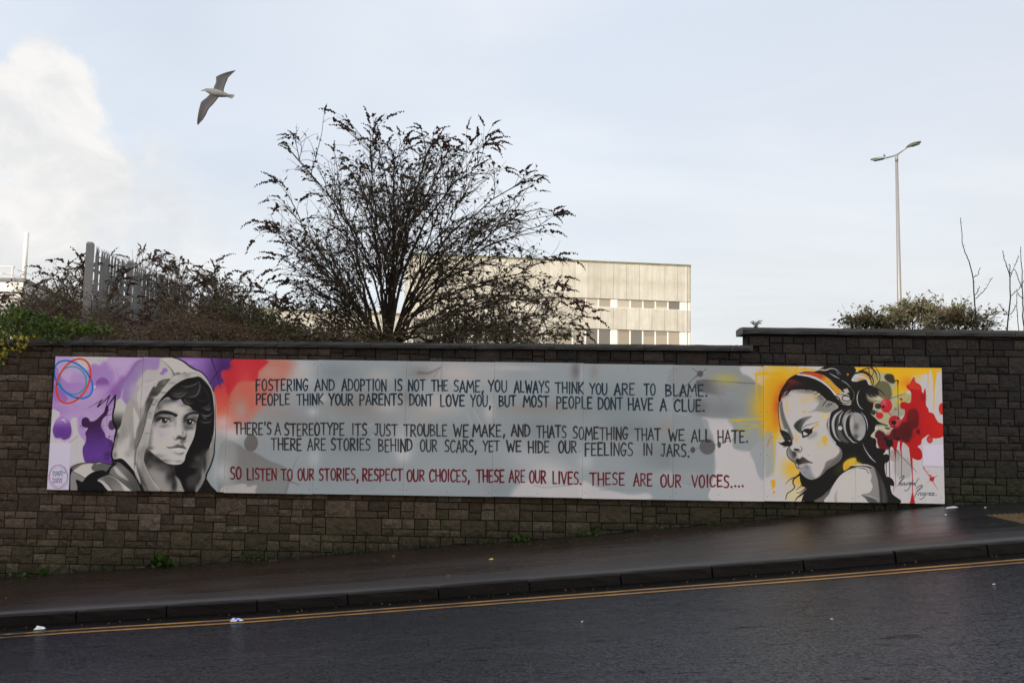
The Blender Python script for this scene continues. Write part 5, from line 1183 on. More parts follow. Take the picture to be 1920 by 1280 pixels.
coping(P(1392, 620, YW - .05).x, 14.4, lambda x: 1.487 + .004 * x, .085, 2)

# ------------------------------------------------------------------ the painted boards on the wall
paint_mural(); paint_stickers()
im = bpy.data.images.new('mural_paint', MW, MH, alpha=False)
buf = np.ones((MH, MW, 4), np.float32); buf[..., :3] = IMG[::-1]
im.pixels.foreach_set(buf.ravel()); im.update(); im.pack()
def boardm(n, b):
    uv = n.new('ShaderNodeTexCoord').outputs['UV']
    t = n.new('ShaderNodeTexImage'); t.image = im; t.interpolation = 'Cubic'; t.extension = 'EXTEND'; n.l.new(uv, t.inputs[0])
    p = geo(n)
    g = n.noise(n.mapping(p, (1, 1, 14)), 9., 4, .6); d = n.noise(p, 2.2, 5, .6)
    gm = n.new('ShaderNodeGamma'); n.l.new(t.outputs[0], gm.inputs[0]); gm.inputs[1].default_value = 1.13
    sc = n.new('ShaderNodeVectorMath', operation='SCALE'); n.l.new(gm.outputs[0], sc.inputs[0]); n.set(sc.inputs['Scale'], n.math('MULTIPLY', BOARD_GAIN, n.math('ADD', .93, n.math('MULTIPLY', d, .14))))
    n.l.new(sc.outputs[0], b.inputs['Base Color']); b.inputs['Roughness'].default_value = .55; b.inputs['Specular IOR Level'].default_value = .3
    bump(n, b, n.math('ADD', g, n.noise(p, 200., 3, .6)), .12, .003)
BOARD_GAIN = 1.42
M_BOARD = material('painted_board', boardm)
M_EDGE = simple('board_edge', (.30, .27, .25), .7)
M_BATTEN = simple('timber_batten', (.05, .038, .028), .8)
M_SCREW = simple('screw_head', (.06, .055, .05), .45, metal=.7)
mural = thing('painted_mural', 'long painted mural board with a hooded boy, hand lettering and a girl in headphones', 'mural', (0, YW, 0))
YB = -.085                                            # front of the boards, in front of the wall face
C4 = [P(u, v, YW + YB) for u, v in QUAD]
def bp(s, t):                                         # s,t in 0..1 across the boards
    # homography from unit square to the traced outline, then out to the board plane
    q = HMI @ np.array([s * MW, t * MH, 1.0]); return P(q[0] / q[2], q[1] / q[2], YW + YB)
HMI = np.linalg.inv(HM)
js = [0.0] + [float(tp('P', [u, v])[0, 0] / MW) for u, v in ((262, 795), (425, 800), (591, 800), (759, 805), (925, 808), (1093, 810), (1262, 812), (1432, 815), (1603, 818))] + [1.0]
rb = random.Random(3)
scr = MB()
for k in range(10):
    s0, s1 = js[k] + (.00009 if k else 0), js[k + 1] - (.00009 if k < 9 else 0)
    dz = rb.uniform(-.005, .005) if k else 0; dy = rb.uniform(-.003, .002)
    g = 4; V = []; UV = []
    for j in range(2):
        for i in range(g + 1):
            s = s0 + (s1 - s0) * i / g; t = 1 - j
            q = bp(s, t); V.append((q.x, YB + dy, q.z + dz)); UV.append((s, 1 - t))
    n_ = len(V); V += [(x, y + .012, z) for x, y, z in V]
    F = [(i, i + 1, g + 2 + i, g + 1 + i) for i in range(g)]; MI = [0] * g
    F += [(i + 1, i, n_ + i, n_ + i + 1) for i in range(g)] + [(g + 1 + i, g + 2 + i, n_ + g + 2 + i, n_ + g + 1 + i) for i in range(g)]
    F += [(0, g + 1, n_ + g + 1, n_), (g, n_ + g, n_ + 2 * g + 1, 2 * g + 1)] + [(n_ + i + 1, n_ + i, n_ + g + 1 + i, n_ + g + 2 + i) for i in range(g)]
    MI += [1] * (len(F) - g)
    me = bpy.data.meshes.new('board'); me.from_pydata(V, [], F); me.materials.append(M_BOARD); me.materials.append(M_EDGE)
    me.polygons.foreach_set('material_index', MI); ul = me.uv_layers.new(name='UVMap')
    uvs = UV + UV
    ul.data.foreach_set('uv', [c for l in me.loops for c in uvs[l.vertex_index]]); me.update()
    link('board', me, mural)
    for s in (s0 + .0035, (s0 + s1) / 2, s1 - .0035):
        for t in (.035, .34, .66, .965):
            if rb.random() < .3: continue
            q = bp(s + rb.uniform(-.0004, .0004), t + rb.uniform(-.01, .01)); o = len(scr.v)
            for r, yy in ((.0055, -.0005), (.0035, -.0018)):
                for a in range(6): scr.v.append((q.x + r * math.cos(a * math.pi / 3), YB + dy + yy, q.z + dz + r * math.sin(a * math.pi / 3)))
            for a in range(6): scr.f.append((o + a, o + (a + 1) % 6, o + 6 + (a + 1) % 6, o + 6 + a)); scr.mi.append(0)
            scr.f.append(tuple(o + 6 + a for a in range(6))); scr.mi.append(0)
scr.build('screw', M_SCREW, mural, kind='stuff')
for zz in (.93, .14, -.62):
    mb = MB(); mb.box(-6.5, 5.5, YB + .016, -.012, zz - .022, zz + .022); mb.build('batten', M_BATTEN, mural)
def stickerm(name):
    def f(n, b):
        uv = n.new('ShaderNodeTexCoord').outputs['UV']; t = n.new('ShaderNodeTexImage'); t.image = im; n.l.new(uv, t.inputs[0])
        sc = n.new('ShaderNodeVectorMath', operation='SCALE'); n.l.new(t.outputs[0], sc.inputs[0]); sc.inputs['Scale'].default_value = BOARD_GAIN
        n.l.new(sc.outputs[0], b.inputs['Base Color']); b.inputs['Roughness'].default_value = .32
    return material(name, f)
M_STICK = stickerm('vinyl_sticker')
for fr, q4, lb in (('D', '105 478 424 484 394 1188 60 1184', 'white sticker with a ringed round logo'), ('J', '1356 348 1690 350 1694 672 1362 666', 'plain pale square sticker')):
    t = tp(fr, q4); V, UV = [], []
    for a, c in t:
        a = min(max(a, 2), MW - 2); c = min(c, MH - 2); q = bp(a / MW, c / MH); V.append((q.x, YB - .0045, q.z)); UV.append((a / MW, 1 - c / MH))
    V += [(x, y + .0012, z) for x, y, z in V]
    me = bpy.data.meshes.new('sticker'); me.from_pydata(V, [], [(3, 2, 1, 0), (4, 5, 6, 7), (0, 1, 5, 4), (1, 2, 6, 5), (2, 3, 7, 6), (3, 0, 4, 7)]); me.materials.append(M_STICK)
    ul = me.uv_layers.new(name='UVMap'); uvs = UV + UV; ul.data.foreach_set('uv', [c for l in me.loops for c in uvs[l.vertex_index]]); me.update()
    link('sticker', me, mural, label=lb)
# ------------------------------------------------------------------ pale office block in the distance
def concm(n, b):
    p = geo(n); x, y, z = n.sep(p)
    rnd = n.new('ShaderNodeObjectInfo').outputs['Random']
    q = n.noise(p, .9, 6, .62, .3); st = n.noise(n.mapping(p, (2.2, 2.2, .16)), 1.6, 6, .65, .3); g = n.noise(p, 9., 5, .7)
    c = n.ramp(rnd, [(0, (.50, .475, .415)), (1, (.575, .55, .485))])
    c = n.mix(n.math('MULTIPLY', n.ramp(st, [(.45, 0.), (.72, 1.)]), .50), c, (.30, .27, .20))
    c = n.mix(n.math('MULTIPLY', n.ramp(q, [(.44, 0.), (.70, 1.)]), .40), c, (.34, .31, .235))
    c = n.mix(n.math('MULTIPLY', n.ramp(g, [(.3, 1.), (.6, 0.)]), .15), c, (.3, .28, .24))
    # grimy tide band across the upper panels
    band = n.math('SUBTRACT', 1.0, n.math('MULTIPLY', n.math('ABSOLUTE', n.math('SUBTRACT', z, n.math('ADD', 15.5, n.math('MULTIPLY', q, .9)))), 1.6), clamp=True)
    c = n.mix(n.math('MULTIPLY', band, .30), c, (.33, .30, .21))
    n.set(b.inputs['Base Color'], c); b.inputs['Roughness'].default_value = .9; bump(n, b, g, .4, .02)
M_CONC = material('stained_concrete_panel', concm)
M_WHITE = simple('white_paint', (.72, .70, .66), .5, .05, 2., .05)
M_DARKIN = simple('dark_room', (.10, .095, .085), .8)
M_ROOFC = simple('roof_edge', (.16, .15, .085), .85, .3, 3.)
def glassm(n, b):
    rnd = n.new('ShaderNodeObjectInfo').outputs['Random']; p = objc(n); x, y, z = n.sep(p)
    # blinds hang behind the glass, drawn to different heights
    lim = n.math('MULTIPLY', n.math('FRACT', n.math('MULTIPLY', rnd, 9.7)), 2.6)
    k = n.ramp(rnd, [(0, .0), (.22, .0), (.24, 1.), (1, 1.)], 'CONSTANT')
    bl = n.mix(n.math('FRACT', n.math('MULTIPLY', rnd, 5.3)), (.22, .19, .15), (.48, .43, .35)); bl = n.mix(n.math('MULTIPLY', n.math('GREATER_THAN', z, lim), .55), bl, (.13, .125, .115))
    c = n.mix(k, (.10, .098, .09), bl)
    n.set(b.inputs['Base Color'], c); b.inputs['Roughness'].default_value = .12; b.inputs['Specular IOR Level'].default_value = .7
M_PANE = material('window_glass', glassm)
ang = math.radians(8.8); UL = Vector((-math.cos(ang), -math.sin(ang), 0)); NF = Vector((math.sin(ang), -math.cos(ang), 0))   # leftwards, outwards
Cn = P(1293, 640, 100); Cn.z = 0
office = thing('office_block', 'pale concrete panelled office block with ribbon windows beyond the wall', 'building', (Cn.x, Cn.y, 0), ang)
# local frame: x to the right along the facade, -y outwards, corner at x = 0
def tz(v, u=1290, D=100): return P(u, v, D).z
LEN = 28.2; ZT = tz(498.5); Z1 = tz(566); Z2 = tz(582); Z3 = tz(622)
PW = 1.315
mb = MB(); mb.box(-LEN, 0, .9, 14, -1, ZT - .12); mb.build('inner_wall', M_DARKIN, office)
mb = MB(); mb.box(-LEN - .1, .10, -.16, 14.2, ZT - .10, ZT + .10); mb.build('roof_edge', M_ROOFC, office)
mb = MB(); mb.box(-.02, .12, -.02, 14, -1, ZT - .1); mb.build('end_wall', M_CONC, office)
mb = MB(); mb.box(-LEN - .12, -LEN + .02, -.02, 14, -1, ZT - .1); mb.build('end_wall', M_CONC, office)
npan = int(LEN / PW) + 1
pm = {}
for (za, zb) in ((Z1, ZT - .10), (Z3, Z2), (Z3 - 4.3, Z3 - 2.25), (1, Z3 - 6.5)):
    mb = MB(); mb.box(0, PW - .025, -.12, .1, za, zb); me = mb.mesh('panel', M_CONC)
    for i in range(npan):
        xa = -PW * (i + 1)
        if xa < -LEN: 
            continue
        link('panel', me, office, (xa + .017, random.Random(i).uniform(-.012, .012), 0))
    mb = MB(); mb.box(-LEN, 0, .1, .9, za + .02, zb - .02); mb.build('slab_edge', M_CONC, office)
for (za, zb, nm) in ((Z2, Z1, 1), (Z3 - 2.25, Z3, 2), (Z3 - 6.5, Z3 - 4.3, 2)):
    # white piers every sixth bay, five windows between
    fr = MB(); w = PW * .985; hgt = zb - za
    t = .055
    fr.box(0, w, -.0, .07, 0, t); fr.box(0, w, 0, .07, hgt - t, hgt); fr.box(0, t + .02, 0, .07, t, hgt - t); fr.box(w - t - .02, w, 0, .07, t, hgt - t)
    fme = fr.mesh('window', M_WHITE); pn = MB(); pn.box(t + .02, w - t - .02, .03, .045, t, hgt - t); pme = pn.mesh('pane', M_PANE)
    pr = MB(); pr.box(0, .62, -.03, .3, za, zb); prm = pr.mesh('pier', M_WHITE)
    mb = MB(); mb.box(-.95, -.02, -.03, .3, za, zb); mb.build('pier', M_WHITE, office).location = (0, .03, 0)
    x = -.95 + .62 - .62
    while x > -LEN + 1:
        if x < -1: link('pier', prm, office, (x, .02, 0))
        for k in range(5):
            x -= w
            if x < -LEN + .2: break
            o = link('window', fme, office, (x, .06, za)); link('pane', pme, o)
        x -= .66
mb = MB(); mb.tube([(-.42, -.2, -1), (-.42, -.2, ZT - .1)], .04, 8); mb.build('downpipe', M_WHITE, office)

# long low wing seen through the bushes, left of the block
wing = thing('low_office_wing', 'low cream office wing glimpsed through the bushes left of the tall block', 'building', (P(775, 640, 93).x, 93, 0), ang)
WL = 32.; WT = tz(585, 650, 92)
mb = MB(); mb.box(-WL, 0, .3, 12, -1, WT - .1); mb.build('wall', M_CONC, wing)
mb = MB(); mb.box(-WL - .1, .1, -.05, 12.1, WT - .1, WT + .08); mb.build('roof_edge', M_ROOFC, wing)
mbp = MB(); mbp.box(0, 1.28, .05, .3, WT - 1.7, WT - .1); mp = mbp.mesh('panel', M_CONC)
for i in range(int(WL / 1.31)): link('panel', mp, wing, (-1.31 * (i + 1), 0, 0))
fr = MB(); fr.box(0, 1.6, .12, .3, WT - 2.9, WT - 2.82); fr.box(0, 1.6, .12, .3, WT - 1.8, WT - 1.72); fr.box(0, .1, .12, .3, WT - 2.82, WT - 1.8); fr.box(1.5, 1.6, .12, .3, WT - 2.82, WT - 1.8)
fme = fr.mesh('window', M_WHITE); pn = MB(); pn.box(.1, 1.5, .2, .22, WT - 2.82, WT - 1.8); pme = pn.mesh('pane', M_PANE)
for i in range(int(WL / 2.2)):
    o = link('window', fme, wing, (-2.2 * (i + 1), 0, 0)); link('pane', pme, o)

# ------------------------------------------------------------------ white flat-roofed building with a flue at the far left
M_RENDER = simple('white_render', (.66, .64, .60), .8, .08, 1.5, .1)
M_GREYM = simple('grey_roofing', (.16, .16, .16), .7)
q = P(41, 523, 30)
cab = thing('flat_roofed_cabin', 'white flat roofed cabin with railing showing over the ivy at the left edge', 'cabin', (q.x, 30, 0), 0)
zt = q.z
def skew(mb, k=-.16):
    mb.v = [(x + (y * k), y, z) for x, y, z in mb.v]; return mb
mb = MB(); mb.box(-6, 0, 0, 5, -1, zt - .42); skew(mb).build('wall', M_RENDER, cab)
mb = MB(); mb.box(-6.1, .10, -.12, 5.1, zt - .42, zt - .10); skew(mb).build('fascia', M_WHITE, cab)
mb = MB(); mb.box(-6.16, .16, -.18, 5.2, zt - .10, zt); skew(mb).build('roof', M_GREYM, cab)
rl = MB()
for xx in (-.33, -1.4, -2.5, -3.6): rl.tube([(xx, .05, zt), (xx, .05, zt + .40)], .03, 6)
rl.tube([(-.30, .05, zt + .38), (-5, .05, zt + .38)], .025, 6); rl.tube([(-.33, .05, zt + .16), (-5, .05, zt + .16)], .02, 6)
rl.build('railing', M_RENDER, cab)
mb = MB(); mb.tube([(-.25, .6, zt - .3), (-.25, .6, P(36, 436, 30.6).z)], .068, 12); fl = mb.build('flue_pipe', M_WHITE, None, True)
fl.location = (q.x, 30, 0); tag(fl, 'tall white flue pipe rising beside the cabin at the left edge', 'flue')

# ------------------------------------------------------------------ grey ribbed shed behind the bushes
M_SHED = simple('grey_sheet_metal', (.30, .32, .34), .5, .1, 3., .05, .5, .2)
sx0, sx1 = P(372, 600, 21).x, P(452, 600, 21).x
shed = thing('metal_shed', 'small grey ribbed metal shed half hidden behind brambles and shrubs', 'shed', (sx0, 21, 0))
zr = P(400, 552, 21).z; wd = sx1 - sx0
for k in range(int(wd / .09)):
    x = k * .09; tt = (x / wd); zz = zr - .62 * max(0, (tt - .45) / .55) - .15 * max(0, .3 - tt)
    mb = MB(); mb.add([(0, 0, .9), (.045, -.022, .9), (.09, 0, .9), (0, 0, zz), (.045, -.022, zz), (.09, 0, zz)], [(0, 1, 4, 3), (1, 2, 5, 4)])
    mb.add([(0, .02, .9), (.09, .02, .9), (.09, .02, zz), (0, .02, zz)], [(1, 0, 3, 2)])
    mb.build('wall_panel', M_SHED, shed).location = (x, 0, 0)
mb = MB(); mb.add([(0, .03, .9), (wd, .03, .9), (wd, 2.2, .9), (0, 2.2, .9), (0, .03, zr - .1), (wd * .45, .03, zr), (wd, .03, zr - .6), (0, 2.2, zr - .1), (wd * .45, 2.2, zr), (wd, 2.2, zr - .6)],
                  [(0, 4, 7, 3), (1, 2, 9, 6), (4, 5, 8, 7), (5, 6, 9, 8), (3, 7, 8, 9, 2)]); mb.build('roof', M_SHED, shed)

# ------------------------------------------------------------------ palisade fence running away from the wall
def galvm(n, b):
    p = geo(n); q = n.noise(p, 18., 5, .7); l = n.noise(p, 2., 4, .6)
    c = n.ramp(q, [(.3, (.13, .145, .16)), (.7, (.21, .225, .245))]); c = n.mix(n.math('MULTIPLY', n.ramp(l, [(.5, 0.), (.7, 1.)]), .4), c, (.16, .13, .10))
    n.set(b.inputs['Base Color'], c); b.inputs['Roughness'].default_value = .55; b.inputs['Metallic'].default_value = .25
M_GALV = material('galvanised_steel', galvm)
def postm(n, b):
    p = geo(n); q = n.noise(p, 60., 5, .7); n.set(b.inputs['Base Color'], n.ramp(q, [(.3, (.20, .195, .19)), (.7, (.36, .35, .34))])); b.inputs['Roughness'].default_value = .9; bump(n, b, q, .5, .01)
M_POST = material('concrete_post', postm)
fence = thing('palisade_fence', 'grey steel palisade fence on concrete posts overgrown with bare shrubs', 'fence', (0, 0, 0))
FP = []
for (u, v, D) in ((170, 454, 15.2), (245, 489, 17.7), (305, 514, 20.4), (356, 530, 23.2)):
    q = P(u, v, D); FP.append(q)
for k, q in enumerate(FP):
    mb = MB(); w = .050
    mb.box(-w, w, -w, w, .8, q.z - .03); mb.add([(-w, -w, q.z - .03), (w, -w, q.z - .03), (w, w, q.z - .03), (-w, w, q.z - .03), (-w + .015, -w + .02, q.z), (w - .015, -w + .02, q.z), (w - .015, w - .02, q.z), (-w + .015, w - .02, q.z)], [(4, 5, 6, 7), (0, 1, 5, 4), (1, 2, 6, 5), (2, 3, 7, 6), (3, 0, 4, 7)])
    o = mb.build('post', M_POST, fence); o.location = (q.x, q.y, 0); o.rotation_euler = (0, 0, .13)
pal = MB(); h = 1.95; w = .033
prof_ = [(-w, .0), (-w * .45, -.012), (0, .004), (w * .45, -.012), (w, 0)]
for (z, s) in ((0, 1), (h - .12, 1), (h - .02, .5)):
    for a, c in prof_: pal.v.append((a * s, c, z))
for r in range(2):
    for k in range(4): pal.f.append((r * 5 + k, r * 5 + k + 1, (r + 1) * 5 + k + 1, (r + 1) * 5 + k)); pal.mi.append(0)
for k, dx in enumerate((-.6, 0, .6)):          # three splayed points
    o = len(pal.v); pal.v += [(dx * w * .9 - .010, -.004, h - .02), (dx * w * .9 + .010, -.004, h - .02), (dx * w * 1.7, -.012 - (k == 1) * 0, h + .05)]; pal.f.append((o, o + 1, o + 2)); pal.mi.append(0)
pm_ = pal.mesh('pale', M_GALV)
rf = random.Random(6)
for k in range(3):
    a, b_ = FP[k], FP[k + 1]; d = b_ - a; n_ = 16; an = math.atan2(d.y, d.x)
    for i in range(1, n_):
        q = a + d * (i / n_)
        link('pale', pm_, fence, (q.x + math.sin(an) * .05, q.y - math.cos(an) * .05, q.z - 2.04 + rf.uniform(-.02, .02)), (rf.uniform(-.012, .012), rf.uniform(-.01, .01), an - .42))
    for dz in (-.42, -1.75):
        mb = MB(); mb.obox((a + b_) / 2 + Vector((0, 0, dz)), d / 2, Vector((-d.y, d.x, 0)).normalized() * .004, Vector((0, 0, .028))); mb.build('rail', M_GALV, fence)

# ------------------------------------------------------------------ lamp post with two lanterns
M_LAMP = simple('painted_steel', (.27, .26, .25), .45, .06, 2., .03, .5, .3)
M_LANT = simple('lantern_housing', (.24, .26, .25), .5, .06, 2., .03)
M_LENS = simple('lantern_glass', (.30, .31, .31), .2)
YL = 35.
b0 = P(1688, 640, YL); t0 = P(1681, 291, YL)
lamp = thing('street_lamp', 'tall grey lamp post with two lanterns on short arms against the sky', 'street lamp', (b0.x, YL, 0))
H = t0.z
mb = MB(); lean = t0.x - b0.x
mb.tube([(0, 0, .9), (lean * .1, 0, 2.6), (lean * .35, 0, 5), (lean, 0, H)], [.105, .095, .076, .05], 14); mb.build('pole', M_LAMP, lamp, True)
mb = MB(); mb.tube([(lean, 0, H - .25), (lean, 0, H + .03)], .055, 12); mb.build('collar', M_LAMP, lamp, True)
ad = Vector((.30, -.62, 0)); ad2 = Vector((-.36, .40, 0))
mb = MB()
e1 = Vector((lean, 0, H)) + ad * .72 + Vector((.0, 0, .16)); e2 = Vector((lean, 0, H)) + ad2 * .75 + Vector((0, 0, -.02))
mb.tube([e2, Vector((lean, 0, H)), e1], .027, 8); mb.build('bracket', M_LAMP, lamp, True)
def lantern(e, d):
    d = d.normalized(); sd = Vector((-d.y, d.x, 0)).normalized(); up = Vector((0, 0, 1))
    mb = MB(); prof2 = [(-.05, .03, .03), (.02, .045, .05), (.14, .12, .062), (.32, .155, .066), (.48, .13, .055), (.585, .05, .03)]
    n_ = 12
    for (t, w, h) in prof2:
        for j in range(n_):
            a = 2 * math.pi * j / n_; hh = h * math.sin(a) * (1.0 if math.sin(a) > 0 else .45)
            mb.v.append(tuple(e + d * t + sd * (w * math.cos(a)) + up * (hh + t * .08)))
    for i in range(len(prof2) - 1):
        for j in range(n_): mb.f.append((i * n_ + j, i * n_ + (j + 1) % n_, (i + 1) * n_ + (j + 1) % n_, (i + 1) * n_ + j)); mb.mi.append(0)
    mb.f.append(tuple(range(n_))[::-1]); mb.f.append(tuple((len(prof2) - 1) * n_ + j for j in range(n_))); mb.mi += [0, 0]
    o = mb.build('lantern', M_LANT, lamp, True)
    mb = MB(); c = e + d * .31 + up * (-.034 + .025)
    mb.obox(c, d * .17, sd * .10, up * .008); mb.build('lens', M_LENS, o)
    return o
L1 = lantern(e1, ad); L2 = lantern(e2, ad2)
mb = MB(); c = e2 + ad2.normalized() * .06 + Vector((0, 0, .05)); mb.tube([c, c + Vector((0, 0, .09))], .035, 8); mb.build('photocell', simple('photocell_cap', (.05, .16, .18), .4), L2, True)

# ------------------------------------------------------------------ rendered terrace across the street, behind the viewer: it keeps the low sun off the wall
M_TERR = simple('terrace_render', (.30, .27, .24), .9, .15, .6, .2)
M_SLATE = simple('slate_roof', (.06, .06, .065), .6, .2, 2., .2)
ter = thing('street_terrace', 'rendered three storey terrace across the street with slate roof', 'building', (-22, -15, 0))
mb = MB(); mb.box(-22, 19, -5, 5, -5, 10.5); mb.build('wall', M_TERR, ter)
mb = MB(); mb.add([(-22.3, 5.3, 10.5), (19.3, 5.3, 10.5), (19.3, -5.3, 10.5), (-22.3, -5.3, 10.5), (-22.3, 0, 14.2), (19.3, 0, 14.2)], [(0, 1, 5, 4), (2, 3, 4, 5), (1, 2, 5), (3, 0, 4), (3, 2, 1, 0)]); rf_ = mb.build('roof', M_SLATE, ter)
for x in (-16, -4, 8):
    mb = MB(); mb.box(x, x + 1.4, -.5, .5, 13.3, 15.4); mb.build('chimney', M_TERR, rf_)
fr = MB(); fr.box(-.55, .55, 5.0, 5.06, -.8, .8); fme = fr.mesh('window', M_WHITE); pn = MB(); pn.box(-.46, .46, 5.04, 5.075, -.72, .72); pme = pn.mesh('pane', M_PANE)
for i in range(12):
    for z in (2.0, 5.2, 8.6):
        o = link('window', fme, ter, (-20 + i * 3.3, .0, z)); link('pane', pme, o)
# ------------------------------------------------------------------ shrubs
def barkm(name, lo, hi):
    def f(n, b):
        p = geo(n); n.set(b.inputs['Base Color'], n.ramp(n.noise(p, 14., 4, .6), [(.3, lo), (.7, hi)])); b.inputs['Roughness'].default_value = .85; b.inputs['Specular IOR Level'].default_value = .2
    return material(name, f)
def leafm(name, stops, scale=3.):
    def f(n, b):
        p = geo(n); w = n.new('ShaderNodeTexWhiteNoise'); w.noise_dimensions = '3D'
        q = n.noise(p, scale, 4, .7); r = n.noise(p, scale * 14, 2, .5)
        n.set(b.inputs['Base Color'], n.ramp(n.math('ADD', n.math('MULTIPLY', q, .5), n.math('MULTIPLY', r, .5)), stops)); b.inputs['Roughness'].default_value = .55; b.inputs['Specular IOR Level'].default_value = .3
        tr = b.inputs.get('Transmission Weight')
    return material(name, f)
M_BARK = barkm('dark_bark', (.018, .013, .010), (.045, .034, .026))
M_TWIG = barkm('brown_twig', (.055, .037, .028), (.13, .092, .068))
M_TWIGL = barkm('weathered_twig', (.075, .050, .036), (.17, .12, .088))
M_BRAM = barkm('bramble_stem', (.085, .048, .034), (.22, .14, .10))
M_SEED = barkm('seed_head', (.030, .017, .014), (.095, .052, .040))
M_LEAFD = leafm('dark_leaf', [(.3, (.014, .018, .008)), (.5, (.030, .036, .014)), (.7, (.060, .060, .026))])
M_LEAFG = leafm('green_leaf', [(.3, (.018, .034, .010)), (.5, (.045, .072, .016)), (.68, (.11, .12, .024))])
M_LEAFO = leafm('olive_leaf', [(.3, (.040, .036, .016)), (.5, (.085, .070, .030)), (.7, (.16, .115, .06))])
M_IVY = leafm('ivy_leaf', [(.32, (.010, .024, .006)), (.46, (.030, .066, .010)), (.56, (.085, .13, .016)), (.68, (.24, .21, .02))], 4.)
M_YEL = leafm('yellow_leaf', [(.3, (.22, .17, .015)), (.6, (.42, .34, .03))], 6.)

class Twigs:
    """thin tapering tubes, three sided, gathered into arrays"""
    def __init__(s): s.V = []; s.F = []; s.n = 0
    def add(s, P_, r0, r1, k=3):
        m = len(P_); t = np.gradient(P_, axis=0); t /= np.maximum(np.linalg.norm(t, axis=1), 1e-6)[:, None]
        ref = np.where(np.abs(t[:, 2:3]) > .9, [[1., 0, 0]], [[0, 0, 1.]])
        a = np.cross(t, ref); a /= np.maximum(np.linalg.norm(a, axis=1), 1e-6)[:, None]; b = np.cross(t, a)
        r = np.linspace(r0, r1, m)[:, None]
        ring = [P_ + (a * math.cos(2 * math.pi * j / k) + b * math.sin(2 * math.pi * j / k)) * r for j in range(k)]
        s.V.append(np.stack(ring, 1).reshape(-1, 3))
        i = np.arange(m - 1)[:, None] * k; j = np.arange(k)[None, :]
        q = np.stack([i + j, i + (j + 1) % k, i + k + (j + 1) % k, i + k + j], -1).reshape(-1, 4) + s.n
        s.F.append(q); s.n += m * k
    def build(s, name, mat, parent, **tags):
        if not s.V: return None
        return link(name, mesh_np(name, np.concatenate(s.V), np.concatenate(s.F), mat, True), parent, **tags)

LEAF_T = np.array([(0, 0, 0), (.35, .22, .05), (1, 0, -.05), (.35, -.22, .05)])     # lanceolate, along x
def leaves_mesh(name, pos, dirs, size, mat, parent, rg, width=1.0, **tags):
    n = len(pos)
    if n == 0: return None
    d = dirs / np.maximum(np.linalg.norm(dirs, axis=1), 1e-6)[:, None]
    r = rg.standard_normal((n, 3)); sdir = np.cross(d, r); sdir /= np.maximum(np.linalg.norm(sdir, axis=1), 1e-6)[:, None]; up = np.cross(sdir, d)
    T = LEAF_T * np.array([1, width, 1])
    V = pos[:, None, :] + (d[:, None] * T[None, :, :1] + sdir[:, None] * T[None, :, 1:2] + up[:, None] * T[None, :, 2:3]) * size[:, None, None]
    b = np.arange(n)[:, None] * 4
    F = np.concatenate([b + np.array([[0, 1, 2]]), b + np.array([[0, 2, 3]])])
    return link(name, mesh_np(name, V.reshape(-1, 3), F, mat), parent, **tags)

def octa(c, r):
    c = np.asarray(c); return [tuple(c + np.array(v) * r) for v in ((1, 0, 0), (-1, 0, 0), (0, 1, 0), (0, -1, 0), (0, 0, 1), (0, 0, -1))], [(0, 2, 4), (2, 1, 4), (1, 3, 4), (3, 0, 4), (2, 0, 5), (1, 2, 5), (3, 1, 5), (0, 3, 5)]
SEEDV = []
for sd in range(6):
    rg = random.Random(sd + 40); vs, fs = [], []
    L = rg.uniform(.18, .30); cv_ = rg.uniform(.25, .9)
    for i in range(11):
        t = i / 10; x = L * t; z = -cv_ * L * t * t * .7
        for s_ in range(1 if rg.random() < .3 else 2):
            r = (.025 * (1 - .6 * t)) * rg.uniform(.7, 1.2); ofs = .014 * (1 - .5 * t)
            a = rg.uniform(0, 6.28); v, f = octa((x + rg.uniform(-.006, .006), ofs * math.cos(a), z + ofs * math.sin(a)), r)
            o = len(vs); vs += v; fs += [tuple(q + o for q in ff) for ff in f]
    SEEDV.append((np.array(vs), np.array(fs)))
SEEDM = [mesh_np('seed_head', v, f, M_SEED) for v, f in SEEDV]

def bez(a, b, c, n):
    t = np.linspace(0, 1, n)[:, None]; return a * (1 - t) ** 2 + 2 * b * t * (1 - t) + c * t * t

